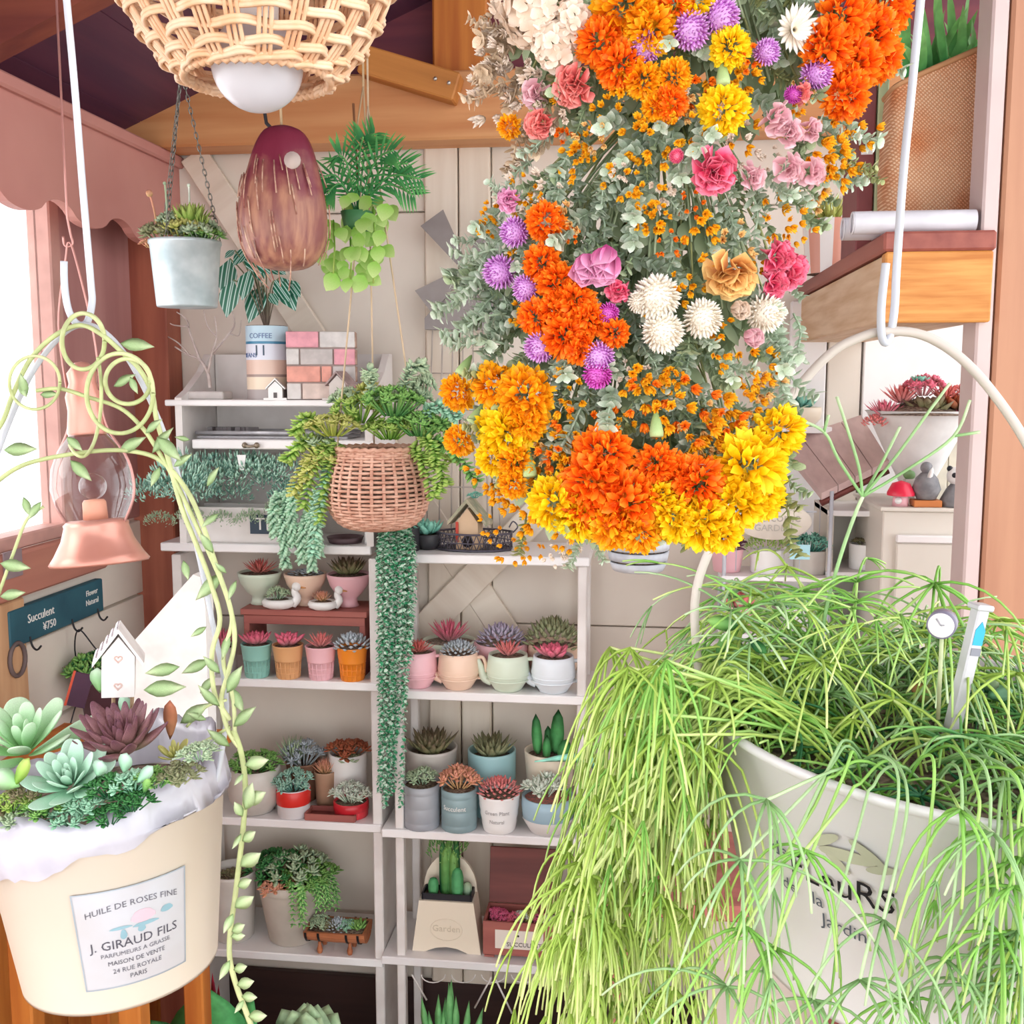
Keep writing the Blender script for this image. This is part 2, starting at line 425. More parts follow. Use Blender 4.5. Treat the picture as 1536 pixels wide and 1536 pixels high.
# ================================================================ shelf units
YF = 2.00
def shelf_unit(name, label, x0, x1, boards, Yf, depth, posts, sides=True):
    """boards: list of (front-edge pixel y of top, left px, right px)"""
    t = thing(name, label, 'shelf', ((x0+x1)/2, Yf+depth/2, 0))
    c = Vector(t.location); out = []
    for (py, pl, pr) in boards:
        a = P(pl, py, Yf); b = P(pr, py, Yf); z = (a.z+b.z)/2
        mb = MB(); mb.box(((a.x+b.x)/2-c.x, 0, z-.0085), (b.x-a.x, depth, .017), bev=.002)
        mb.build('board', M_white, t, False); out.append(z)
    for (px, z0, z1, yoff, wx, wy, lean) in posts:
        x = P(px, 1000, Yf).x-c.x
        mb = MB(); mb.box((x, yoff, (z0+z1)/2), (wx, wy, z1-z0), bev=.002); mb.build('upright', M_whiteb, t, False)
    return t, out
x0, x1 = P(266, 1000, YF).x, P(566, 1000, YF).x
zA = [P(400, y, YF).z for y in (822, 1020, 1230, 1430)]
postL = []
SD = .185
for px in (268, 561): postL.append((px, 0.0, zA[0]-.018, 0, .019, SD-.012, 0))
unitA, ZA = shelf_unit('shelf_unit', 'white painted shelf unit of four boards carrying the writing-desk hutch', x0, x1,
    [(817, 240, 556), (1020, 262, 572), (1230, 262, 572), (1430, 262, 574)], YF, SD, postL)
zB = [P(740, y, YF-.02).z for y in (834, 1041, 1252, 1445)]
posB = []
for px in (594, 872):
    posB.append((px, 0.0, zB[0]-.018, -.075, .017, .022, 0)); posB.append((px, 0, zB[0]-.018, .075, .017, .022, 0))
unitB, ZB = shelf_unit('shelf_unit', 'white open shelf rack on slim posts holding the teapot planters', P(594, 1000, YF).x, P(872, 1000, YF).x,
    [(834, 592, 884), (1041, 600, 886), (1252, 572, 886), (1445, 572, 884)], YF-.02, .19, posB)
# wire trim with loops under the lowest board of the rack
mb = MB()
for k in range(5):
    px = 650+k*45
    p = [P(px+18*math.cos(a), 1462+12*math.sin(a), YF-.03) for a in [PI*q/8 for q in range(9)]]
    mb.tube([Vector(q)-unitB.location for q in p], .0012, 5)
for (p, q) in (((618, 1462), (640, 1500)), ((737, 1466), (712, 1512)), ((742, 1466), (768, 1520))):
    mb.tube([P(*p, YF-.03)-unitB.location, P(*q, YF-.03)-unitB.location], .002, 5)
mb.build('wire_trim', mat('white wire', '#e5e1dd', .4), unitB)
# hutch standing on top of the left unit
hx0, hx1 = P(262, 600, YF).x, P(556, 600, YF).x
hut = thing('desk_hutch', 'white two-tier hutch with curved side panels standing on the shelf unit', 'shelf', ((hx0+hx1)/2, YF+.09, ZA[0]))
c = Vector(hut.location)
ztop = P(380, 600, YF).z; zmid = P(380, 660, YF).z
for (z, th, pl, pr, n, yo) in ((ztop, .012, 246, 560, 'board', 0), (zmid, .018, 285, 560, 'drawer_lip', 0)):
    a, b = P(pl, 600, YF).x, P(pr, 600, YF).x
    mb = MB(); mb.box(((a+b)/2-c.x, 0, z-th/2-c.z), (b-a, .178, th), bev=.002); mb.build(n, M_white, hut, False)
zc = P(270, 532, YF+.16).z
for s_, xx in ((1, hx0+.006), (-1, hx1-.006)):
    mb = MB(); pr = [(-.088, 0), (.088, 0), (.088, zc-c.z), (.06, zc-c.z), (.02, ztop-c.z+.055), (-.05, ztop-c.z+.018), (-.088, ztop-c.z+.004)]
    mb.prism([(xx-c.x-.007, y, z) for (y, z) in pr], (.014, 0, 0)); mb.build('side_panel', M_whiteb, hut, False)
mb = MB(); mb.box((0, .084, (zc-c.z)/2), (hx1-hx0-.03, .008, zc-c.z)); mb.build('back_panel', M_whiteb, hut, False)
mb = MB(); kn = P(376, 668, YF-.005)-c
for q in (-1, 1): mb.sphere(kn+Vector((q*.012, 0, 0)), .006, 8, 6)
mb.tube([kn+Vector((-.016, 0, 0)), kn+Vector((0, -.008, -.002)), kn+Vector((.016, 0, 0))], .003, 6)
mb.build('drawer_pull', mat('aged brass', '#9b8d7c', .4, metal=.6), hut)
kp = P(363, 690, YF-.005)-c
mb = MB(); mb.prism([kp+Vector((-.009, 0, .01)), kp+Vector((.009, 0, .01)), kp+Vector((.004, 0, -.02)), kp+Vector((-.004, 0, -.02))], (0, -.003, 0)); mb.build('keyhole_plate', M_white, hut, False)
# ================================================================ plant and pot makers
R_ = random.Random(7)
def U(a, b): return R_.uniform(a, b)
G = {  # leaf colours: base, tip
 'blush': plant('blush leaf', '#e0a29e', '#e87876'), 'rose': plant('rose leaf', '#d39c9e', '#e46482'),
 'coral': plant('coral leaf', '#d08678', '#dc6a66'), 'lilac': plant('lilac leaf', '#c6c3d2', '#b3a2bc'),
 'frost': plant('frosty leaf', '#c6ced0', '#adb6c0'), 'sagey': plant('sage leaf', '#8fae92', '#b9c9a4'),
 'olive': plant('olive leaf', '#a5ae78', '#74604e'), 'oliveg': plant('olive grey leaf', '#b0ba90', '#807e5c'),
 'green': plant('green leaf', '#4f8a4a', '#8dbb62'), 'lime': plant('lime leaf', '#8cc44e', '#c9dd7c', sub=.3),
 'mint': plant('mint leaf', '#7fb89a', '#a7d3b4'), 'deep': plant('deep green leaf', '#1f5c38', '#4a8a4a'),
 'blue': plant('blue green leaf', '#6fa89c', '#a9cdb8'), 'bronze': plant('bronze leaf', '#8a6a4a', '#b0583c'),
 'peach': plant('peach leaf', '#d6b07a', '#e59a86'), 'pinkf': plant('pink flower', '#e59ab0', '#e25a8a'),
 'purple': plant('purple tip leaf', '#8c5a6e', '#5d3448'), 'cactus': plant('cactus green', '#5fae72', '#3e8a55'),
 'white': plant('white green leaf', '#b9cdb4', '#e6ecdf'), 'teal': plant('teal leaf', '#4f9a8c', '#8cc9b4'),
 'yellowg': plant('yellow green leaf', '#b9c95a', '#e0dc8a', sub=.25), 'pearl': plant('pearl leaf', '#4fa06c', '#b9d6bf')}
M_soil = mat('soil', '#4a3a32', .95, '#8d7a68', 180, bump=.5)
M_grit = mat('pale grit', '#a89a8a', .95, '#5d5148', 220, bump=.5)
def cer(name, c, c2=None, rough=.35): return mat('ceramic '+name, c, rough, c2 or c, 14, spec=.5, bump=.02)
def rosette(n=26, pt=(.45, .85, 1, .7), wid=.42, thick=.16, e0=82, e1=12, curl=.18, seed=1, inner=.4):
    """unit rosette, radius about 1, leaves joined"""
    rr = random.Random(seed); mb = MB()
    for k in range(n):
        u = (k+.5)/n; a = k*2.39996+rr.uniform(-.1, .1); el = math.radians(e0+(e1-e0)*u**.8+rr.uniform(-5, 5))
        L = (inner+(1-inner)*u)*rr.uniform(.92, 1.05); d = Vector((math.cos(a)*math.cos(el), math.sin(a)*math.cos(el), math.sin(el)))
        M = frame_m((math.cos(a)*.06*u, math.sin(a)*.06*u, .10*(1-u)), d)
        mb.leaf(M, L, wid*(.55+.45*u), thick, curl, pt)
    return mb
def spikes(n=26, wid=.13, seed=1, e0=88, e1=30, curl=.1, thick=.07, pt=(.9, 1, .8, .5)):
    return rosette(n, pt, wid, thick, e0, e1, curl, seed, .65)
def dome(n=60, seed=1, wid=.22, thick=.12, pt=(.6, 1, 1, .7), L=.36):
    """packed dome of small leaf tips (clumping succulent)"""
    rr = random.Random(seed); mb = MB()
    for k in range(n):
        u = (k+.5)/n; a = k*2.39996; el = math.acos(u)*.95; el = PI/2-el
        th = (1-u)*PI/2*1.02
        d = Vector((math.cos(a)*math.sin(th), math.sin(a)*math.sin(th), math.cos(th)))
        dd = (d+Vector((rr.uniform(-.2, .2), rr.uniform(-.2, .2), .25))).normalized()
        p = Vector((d.x*.68, d.y*.68, d.z*.5))
        mb.leaf(frame_m(p, dd), L*rr.uniform(.8, 1.2), wid, thick, .1, pt)
    return mb
def bush(n=9, seed=1, k=12, wid=.46, h=.75, spread=.8, thick=.16, small=.46, pt=(.5, .9, 1, .7)):
    """little rosettes on short branching stems"""
    rr = random.Random(seed); mb = MB()
    for i in range(n):
        a = i*2.4+rr.uniform(-.3, .3); r = spread*math.sqrt((i+.5)/n); z = h*(1-.45*(r/spread)**2)*rr.uniform(.75, 1.1)
        p = Vector((r*math.cos(a), r*math.sin(a), z)); b = Vector((p.x*.35, p.y*.35, 0))
        mb.tube(smooth_path([b, (b+p)/2+Vector((p.x*.1, p.y*.1, .08)), p], 3), .035, 5)
        d = (p-b).normalized()
        for j in range(k):
            u = (j+.5)/k; aa = j*2.4; el = math.radians(80-65*u)
            v = Vector((math.cos(aa)*math.cos(el), math.sin(aa)*math.cos(el), math.sin(el)))
            v = zrot((0, 0, 0), d).to_3x3() @ v
            mb.leaf(frame_m(p, v), small*(.55+.45*u)*rr.uniform(.85, 1.15), small*wid, small*thick*1.3, .15, pt)
    return mb
def fluff(n=120, seed=1, r=1, h=1, L=.22, wid=.08, thick=.05, trail=0):
    """fine-leaved mound"""
    rr = random.Random(seed); mb = MB()
    for i in range(n):
        a = rr.uniform(0, 2*PI); q = math.sqrt(rr.random()); z = h*math.sqrt(max(0, 1-q*q))*rr.uniform(.55, 1)
        p = Vector((q*r*math.cos(a), q*r*math.sin(a), z))
        d = Vector((p.x*.9, p.y*.9, z*1.2+.25))+Vector((rr.uniform(-.5, .5), rr.uniform(-.5, .5), rr.uniform(-.3, .5)))
        mb.leaf(frame_m(p, d), L*rr.uniform(.7, 1.3), wid, thick, .1, (.8, 1, .8))
    return mb
def columns(n=5, seed=1, h=1, r=.16, spread=.4, ribs=7):
    rr = random.Random(seed); mb = MB()
    for i in range(n):
        a = i*2.4; q = spread*math.sqrt(i/n); hh = h*rr.uniform(.55, 1) if i else h
        prof = [(r*.8, 0), (r, hh*.3), (r*1.02, hh*.7), (r*.8, hh*.92), (r*.4, hh), (.001, hh*1.02)]
        mb.lathe(prof, ribs*2, (q*math.cos(a), q*math.sin(a), 0), wob=lambda an, j: 1+.13*math.cos(an*ribs))
    return mb
_mc = {}
def cached(key, fn, mats):
    kk = (key, tuple(m.name for m in (mats if isinstance(mats, (list, tuple)) else [mats])))
    if kk not in _mc: _mc[kk] = fn().mesh('plant', mats)
    return _mc[kk]
KIN = {'ros': lambda s: rosette(34, e1=20, curl=.28, thick=.2, seed=s), 'rosp': lambda s: rosette(60, (.6, .95, .9, .5), .32, .13, 86, 18, .34, s, .5), 'spike': lambda s: spikes(42, .17, seed=s),
       'dome': lambda s: dome(70, s), 'domes': lambda s: dome(110, s, .16, .09, (.7, 1, .8, .45), .3), 'bush': lambda s: bush(13, s), 'bushf': lambda s: bush(26, s, 11, .42, .85, .95, small=.34),
       'fluff': lambda s: fluff(170, s), 'cols': lambda s: columns(5, s), 'stub': lambda s: rosette(18, (.8, 1, 1, .9), .34, .24, 85, 30, .05, s, .6)}
def grow(kind, colr, parent, loc, r, h=None, seed=None, name=None, rot=0):
    """a small plant as one part; r = radius in metres, h = vertical factor"""
    seed = seed if seed is not None else R_.randint(1, 4)
    m = colr if not isinstance(colr, str) else G[colr]
    if kind in ('ros', 'rosp', 'spike', 'stub', 'dome', 'domes'): r *= 1.2
    me = cached((kind, seed), lambda: KIN[kind](seed), m)
    o = inst(name or {'cols': 'cactus', 'fluff': 'foliage', 'bush': 'foliage', 'bushf': 'foliage'}.get(kind, 'rosette'), me, parent, loc, (0, 0, rot or U(0, 6)), (r, r, r*(h or 1)))
    return stuff(o)
# pot profiles: outer profile list (r factor, z factor) with r relative to rim radius, z relative to height
PROF = {
 'taper': [(.74, 0), (.80, .02), (.98, .95), (1, 1)],
 'straight': [(.93, 0), (.97, .03), (1, .95), (1, 1)],
 'flare': [(.66, 0), (.70, .02), (.94, .82), (.97, .86), (1.0, .88), (1, 1)],
 'cone_cup': [(.72, 0), (.74, .02), (.80, .52), (.87, .53), (.87, .57), (.97, .97), (1, 1)],
 'bowl': [(.40, 0), (.45, .02), (.38, .12), (.36, .25), (.60, .40), (.86, .66), (.97, .90), (1, 1)],
 'round': [(.62, 0), (.70, .02), (1.02, .28), (1.12, .55), (1.05, .85), (1.0, 1)],
 'can': [(.97, 0), (1, .02), (1, .14), (.98, .16), (1, .18), (1, .48), (.98, .5), (1, .52), (1, .80), (.98, .82), (1, .84), (1, 1)],
 'ribbed': [(.74, 0), (.78, .03), (.86, .25), (.84, .28), (.92, .48), (.90, .51), (.97, .72), (.95, .75), (1, .95), (1, 1)],
 'wide': [(.55, 0), (.65, .02), (.95, .40), (1.0, .75), (.98, 1)]}
def pot_mesh(style, r, h, seg=28, wall=.06, soil=.86):
    pr = [(a*r, b*h) for (a, b) in PROF[style]]
    ro = pr[-1][0]; ri = ro-wall*r-.001
    prof = [(.0005, 0)]+pr+[((ro+ri)/2, h+.0006), (ri, h), (ri*.98, h*soil-.002)]
    mb = MB(); mb.lathe(prof, seg); mb.v = mb.v
    return mb, ri, h*soil
def potted(label, style, px, Y, z, hpx, wpx, m, plants, name='potted_succulent', cat='potted plant', group=None, soilm=None, soil=.86, dx=0, lean=0):
    """a pot on a shelf: px = pixel column of its middle, z = shelf height, sizes in pixels; plants = [(kind, colour, r factor, h factor, dx, dy)]"""
    py = 1000
    for _ in range(4):
        p = P(px, py, Y); d = p-CAM
        # pixel row at which height z appears at this place
        q = RC.transposed() @ (Vector((p.x, p.y, z))-CAM); py = 768-F*q.y/(-q.z)
    p = P(px, py, Y); p.z = z
    h, r = S(p, hpx)*.88, S(p, wpx)/2
    t = thing(name, label, cat, p, (0, 0, U(-.3, .3)) if not lean else (0, lean, 0), group)
    mb, ri, zs_ = pot_mesh(style, r, h, soil=soil)
    po = mb.build('pot', m, t)
    mb = MB(); mb.disc((0, 0, zs_), ri*.99, 20, bumpz=r*.12); mb.build('soil', soilm or M_soil, t)
    for pl in plants:
        kind, colr, rf, hf = pl[:4]; ox, oy = (pl[4], pl[5]) if len(pl) > 4 else (0, 0)
        grow(kind, colr, t, (ox*r, oy*r, zs_+r*.02), rf*r*1.12, hf)
    return t, po, r, h
# ================================================================ things on the shelf units
C_mint = cer('mint', '#a9cfc0'); C_mintp = cer('pale mint', '#d3dfcb'); C_peach = cer('peach', '#efcfb8'); C_pink = cer('pink', '#efbcc4')
C_apri = cer('apricot', '#e2ab78'); C_orng = cer('orange', '#ee8c2c'); C_white = cer('white', '#eceae8'); C_ice = cer('ice white', '#dfe6ec')
C_grey = cer('grey white', '#cfc9c2', '#bdb6ae'); C_blue = cer('powder blue', '#9cc7cb'); C_steel = cer('steel grey', '#a9adb3', '#9a9ea6'); C_slate = cer('slate blue', '#8fa9ad', '#82999e')
C_sky = cer('sky blue', '#9fbccb'); C_cream = cer('cream', '#e6dac6'); C_teal = cer('mint green', '#8fc6ba')
M_redw = wood('red brown wood', '#a9645a', '#93524c', 'x', 10); M_brown = wood('dark red wood', '#7d3f38', '#62302c', 'x', 8)
def zrow(py, Y, px=500): return P(px, py, Y).z
# -- riser bench on the second board
Yb = 2.10
zbt = zrow(915, 2.05, 455); a, b = P(362, 930, 2.05).x, P(551, 930, 2.05).x
bench = thing('riser_bench', 'small red-brown wooden riser bench on the white shelf', 'bench', ((a+b)/2, Yb, ZA[1]))
hh = zbt-ZA[1]
mb = MB(); mb.box((0, 0, hh-.006), (b-a, .11, .012), bev=.001); mb.build('top_board', M_redw, bench, False)
mb = MB(); mb.box((0, -.046, hh-.022), (b-a-.01, .009, .018), bev=.001); mb.build('apron', M_redw, bench, False)
for q in (-1, 1):
    mb = MB(); mb.box((q*(b-a-.022)/2, 0, (hh-.012)/2), (.012, .10, hh-.0125), bev=.001); mb.build('leg', M_redw, bench, False)
bowlg = 'footed bowls on the riser bench'
potted('pale mint footed bowl of red-tipped succulent on the riser bench', 'bowl', 391, Yb, zbt, 55, 66, C_mintp, [('spike', 'coral', .78, .8)], group=bowlg, soil=.93)
potted('peach footed bowl of gritty soil with tiny grey rosettes on the riser bench', 'bowl', 459, Yb, zbt, 55, 64, C_peach, [('dome', 'frost', .7, .35)], group=bowlg, soilm=M_grit, soil=.93)
potted('pink footed bowl with a dark olive rosette on the riser bench', 'bowl', 524, Yb, zbt, 56, 66, C_pink, [('rosp', 'olive', .85, .95)], group=bowlg, soil=.93)
def duck(label, px, colr, kind, s_):
    p = P(px, 915, 2.058); p.z = zbt
    t = thing('duck_planter', label, 'planter', p, (0, 0, .1), 'duck planters on the riser bench'); k = S(p, s_)
    mb = MB()
    prof = [(.001, 0), (.55, .02), (.92, .22), (1.0, .5), (.9, .72), (.74, .74), (.7, .6)]
    mb.lathe([(r*k*.55, z*k*.55) for r, z in prof], 20, sx=1.25); mb.build('body', C_white, t)
    mb = MB(); pts = smooth_path([(k*.52, 0, k*.18), (k*.72, 0, k*.42), (k*.62, 0, k*.66), (k*.66, 0, k*.86)], 4)
    mb.tube(pts, [k*.2*(1-.5*i/len(pts)) for i in range(len(pts))], 10); mb.build('neck', C_white, t)
    mb = MB(); mb.sphere((k*.70, 0, k*.88), k*.19, 12, 8); hd = mb.build('head', C_white, t)
    mb = MB(); mb.leaf(frame_m((k*.84, 0, k*.86), (1, 0, -.15)), k*.26, k*.16, k*.09, 0, (1, .9, .8, .7)); mb.build('beak', mat('beak', '#d99a5a', .5), hd)
    mb = MB(); mb.disc((0, 0, k*.36), k*.38, 14, bumpz=.002); mb.build('soil', M_soil, t)
    grow(kind, colr, t, (-k*.05, 0, k*.36), k*.48, 1.1)
duck('white duck planter with pale green sprigs in front of the pale mint bowl', 419, 'sagey', 'bush', 38)
duck('white duck planter with a thin blush sprig in front of the pink bowl', 485, 'peach', 'spike', 34)
cupg = 'waffle-cone cups in front of the riser bench'
cups = [(386, C_teal, 'mint green', 'ros', 'rose', 'red rosette'), (433, C_apri, 'apricot', 'stub', 'rose', 'rosy stubby leaves'), (482, C_pink, 'pink', 'spike', 'blush', 'upright blush leaves'), (529, C_orng, 'orange', 'dome', 'frost', 'frosty dome')]
for px, m, cn, kd, cl, d in cups:
    t, po, r, h = potted('%s cone-shaped cup planter with %s' % (cn, d), 'cone_cup', px, 2.025, ZA[1], 57, 47, m, [(kd, cl, .95, .95)], group=cupg, soil=.93)
    mb = MB()
    for k in range(16):
        a = 2*PI*k/16; mb.tube([(r*.735*math.cos(a), r*.735*math.sin(a), h*.03), (r*.81*math.cos(a), r*.81*math.sin(a), h*.51)], r*.035, 4)
    for q in (.18, .34): mb.lathe([(r*(.745+.09*q*2*.5)-.0004, h*q-.0006), (r*(.755+.09*q)+.001, h*q), (r*(.745+.09*q)-.0004, h*q+.0006)], 24)
    mb.build('waffle_ribs', m, t)
potted('little grey pot of pink spiky succulent beside the mint cone cup', 'straight', 333, 2.06, ZA[1], 42, 46, C_grey, [('spike', 'rose', 1.15, 1.1)])
potted('low white pot with a pink rosette tucked at the shelf end', 'straight', 300, 2.08, ZA[1], 40, 44, C_white, [('ros', 'blush', 1.1, 1.0)])
# -- teapots and bowls on the rack
bg = 'bowls behind the teapot planters'
potted('pale mint bowl with pink spiky succulent behind the teapots', 'wide', 674, 2.10, ZB[1], 62, 82, C_mintp, [('spike', 'rose', .8, .95)], group=bg, soilm=M_grit, soil=.92)
potted('pink bowl with lilac clump behind the teapots', 'wide', 752, 2.10, ZB[1], 62, 84, C_pink, [('domes', 'lilac', .75, .95)], group=bg, soilm=M_grit, soil=.92)
potted('peach bowl with a cream-tipped clump behind the teapots', 'wide', 830, 2.10, ZB[1], 62, 78, C_peach, [('domes', 'oliveg', 1.0, 1.05)], group=bg, soil=.92)
for px, m, cn, kd, cl, d, wv in ((628, C_pink, 'pink', 'spike', 'coral', 'coral spikes', 52), (688, C_peach, 'peach', 'domes', 'frost', 'a frosty white clump', 56), (762, C_mintp, 'pale mint', 'spike', 'blush', 'blush pointed leaves', 58), (830, C_ice, 'ice white', 'ros', 'rose', 'a red rosette', 60)):
    t, po, r, h = potted('%s teapot planter with %s' % (cn, d), 'round', px, 2.015, ZB[1], 62, wv, m, [(kd, cl, .85, .9)], name='teapot_planter', cat='planter', group='teapot planters in a row', soil=.92)
    t.rotation_euler = (0, 0, 0)
    mb = MB(); pts = smooth_path([(-r*.85, 0, h*.22), (-r*1.25, 0, h*.32), (-r*1.42, 0, h*.6), (-r*1.62, 0, h*.82)], 4)
    mb.tube(pts, [r*.26*(1-.45*i/len(pts)) for i in range(len(pts))], 10); mb.build('spout', m, t)
    mb = MB(); mb.tube(smooth_path([(r*.98, 0, h*.86), (r*1.32, 0, h*.86), (r*1.48, 0, h*.6), (r*1.3, 0, h*.34), (r*1.02, 0, h*.3)], 5), r*.1, 8); mb.build('handle', m, t)
    mb = MB()
    for q in (.3, .42, .54): mb.lathe([(r*1.09, h*q), (r*1.135, h*(q+.02)), (r*1.09, h*(q+.04))], 28)
    mb.build('ribs', m, t)
# -- third board, left unit
potted('rounded grey clay pot of green sprigs beside the red and white tin', 'round', 384, 2.045, ZA[2], 78, 74, C_grey, [('bushf', 'green', .9, .8)])
def tin(label, px, Y, z, hpx, wpx, top, bot, plants, lean=0):
    t, po, r, h = potted(label, 'straight', px, Y, z, hpx, wpx, cer('tin '+bot, bot), plants, name='tin_planter', cat='planter')
    mb = MB(); mb.lathe([(r*1.005, h*.45), (r*1.02, h*.46), (r*1.02, h*.97), (r*1.005, h*.98)], 28); mb.build('paper_band', cer('band '+top, top), t)
    return t, r, h
t, r, h = tin('white tin with a red band holding grey-blue rosettes', 441, 2.035, ZA[2], 48, 50, '#d8322c', '#d9d4d6', [('bushf', 'blue', 1.1, 1.0)])
potted('tall brown bottle pot of purple grey rosettes behind the red banded tin', 'taper', 456, 2.12, ZA[2], 66, 52, mat('brown clay', '#9b6f58', .6), [('bushf', 'frost', 1.1, 1.1), ('spike', 'sagey', 1.1, 1.4, -.6, 0)])
potted('slim tan pot with thin beige stems between the two tins', 'taper', 489, 2.085, ZA[2], 62, 34, mat('tan clay', '#b08a70', .6), [('spike', 'peach', 1.1, 1.3)])
potted('tall white pot with bronze and green rosettes at the shelf end', 'straight', 523, 2.11, ZA[2], 88, 56, C_white, [('bush', 'bronze', 1.15, .8), ('ros', 'sagey', .7, .6, .3, -.5)])
t, r, h = tin('low red tin with tiny white-green leaves beside the brown tray', 527, 2.045, ZA[2], 26, 52, '#c0242f', '#d83a44', [('bushf', 'white', 1.0, 1.0)])
p = P(494, 1220, 2.005); p.z = ZA[2]
t = thing('wooden_tray', 'shallow empty red-brown wooden tray at the shelf edge', 'tray', (p.x, 2.028, ZA[2]))
wv, dv = S(p, 76), .042
for (c, d, n) in (((0, 0, .002), (wv, dv, .004), 'base'), ((0, -dv/2, .007), (wv, .004, .014), 'side'), ((0, dv/2, .007), (wv, .004, .014), 'side'), ((-wv/2, 0, .007), (.004, dv, .014), 'side'), ((wv/2, 0, .007), (.004, dv, .014), 'side')):
    mb = MB(); mb.box(c, d, bev=.0006); mb.build(n, M_brown if n == 'base' else M_redw, t, False)
# -- third board, rack
rg = 'tall pots at the back of the rack'
potted('grey-white pot holding a dark-tipped olive rosette', 'taper', 648, 2.10, ZB[2], 108, 78, C_grey, [('rosp', 'olive', .95, .95)], group=rg)
t, po, r, h = potted('powder blue tall pot holding an olive green rosette', 'straight', 738, 2.10, ZB[2], 108, 72, C_blue, [('rosp', 'oliveg', .95, .95)], group=rg)
t, po, r, h = potted('white tapered pot with tall green pointed cactus leaves', 'taper', 824, 2.10, ZB[2], 112, 76, C_cream, [], group=rg, soil=.9)
for (ox, oy, hh, wd, ly) in ((-.45, 0, 1.75, .42, -.06), (.25, .1, 1.95, .55, .04), (-.08, -.25, 1.0, .34, .02), (.5, -.2, .9, .5, .25), (.0, .3, 1.2, .4, -.1)):
    mb = MB(); mb.leaf(frame_m((ox*r, oy*r, h*.88), (ly, 0, 1), (0, -1, 0)), r*hh, r*wd, r*.28, 0, (.8, .95, 1, .9, .7)); mb.build('leaf', plant('dark edged green', '#63b56e', '#245c34', '#4fa05c'), t)
fg = 'small pots along the front of the rack'
potted('steel grey ridged can planter with mint leaves', 'can', 633, 2.012, ZB[2], 74, 54, C_steel, [('bush', 'sagey', .85, .95)], group=fg, soil=.96)
t, po, r, h = potted('slate blue ridged can planter with peachy pink rosettes', 'can', 689, 2.012, ZB[2], 70, 54, C_slate, [('bush', 'peach', 1.1, 1.05)], group=fg, soil=.96)
M_wtxt = mat('white lettering', '#f2efea', .5)
def wrapf(r, h0=0):
    """wrap flat text onto the front (-Y) of a cylinder of radius r"""
    def f(co):
        a = co.x/r; return Vector((r*math.sin(a), -r*math.cos(a)-co.z, co.y+h0))
    return f
t.rotation_euler = (0, 0, -.15)
lettering('Succulent', r*.36, M_wtxt, t, Matrix.Identity(4), wrapf(r*1.004, h*.6))
t, po, r, h = potted('white ribbed pot with plump pink leaves', 'ribbed', 749, 2.012, ZB[2], 64, 62, C_white, [('domes', 'blush', .88, .95)], group=fg, soil=.93)
t.rotation_euler = (0, 0, 0)
lettering('Green Plant', r*.26, mat('grey lettering', '#b5b3b3', .6), t, Matrix.Identity(4), wrapf(r*.985, h*.62)); lettering('Natural', r*.24, MATS['grey lettering'], t, Matrix.Identity(4), wrapf(r*.95, h*.38))
t, po, r, h = potted('sky blue and white bowl with variegated leaves and red pebbles', 'wide', 822, 2.018, ZB[2], 62, 80, C_sky, [('bush', 'white', .75, 1.0, -.15, 0)], group=fg, soilm=mat('red pebbles', '#c96a62', .8, '#6a6660', 200), soil=.92)
mb = MB(); mb.lathe([(r*.60, .0006), (r*.67, h*.02), (r*.965, h*.395), (r*.985, h*.45)], 28, wob=lambda a, j: 1.004 if j < 3 else 1.004); mb.build('white_glaze', C_white, t)
mb = MB(); mb.lathe([(r*.02, 0), (r*.2, .02*r), (r*.26, r*.10), (r*.2, r*.17)], 14, (0, 0, 0)); o = mb.build('knob', C_ice, t); o.location = (r*.98, -r*.1, h*.78); o.rotation_euler = (0, 1.2, 0); o.scale = (1.5, 1, 1)
# -- fourth board
potted('tall plain grey pot of dark soil beside the big clay pot', 'taper', 352, 2.06, ZA[3], 118, 72, C_grey, [('dome', 'olive', .6, .4)])
t, po, r, h = potted('big pale clay pot overflowing with trailing green succulents', 'flare', 441, 2.075, ZA[3], 108, 104, mat('pale clay', '#cdc4b8', .75, '#b9afa3', 12), [('bushf', 'deep', .8, .9, -.4, .1), ('bushf', 'sagey', .85, .9, .1, .1), ('bushf', 'green', .75, .7, .55, -.1), ('bush', 'olive', .6, 1.1, .1, .3), ('bush', 'peach', .5, .7, -.2, -.6)])
mb = MB()
for k in range(16):
    a0 = U(-1.3, 0.1); p0 = Vector((r*.85*math.cos(a0), r*.85*math.sin(a0), h*1.05)); L = U(.5, 1.1)*r
    for j in range(14):
        u = j/13; q = p0+Vector((math.cos(a0)*r*.45*math.sin(u*1.6), math.sin(a0)*r*.45*math.sin(u*1.6), r*.1-L*u*u))
        for s_ in (0, 2.1, 4.2):
            d = Vector((math.cos(s_+j), math.sin(s_+j), -.5)); mb.leaf(frame_m(q, d), r*.15, r*.06, r*.04, 0, (.9, 1, .7))
stuff(mb.build('trailing_stems', plant('trail green', '#5fae5a', '#b5dd8c'), t))
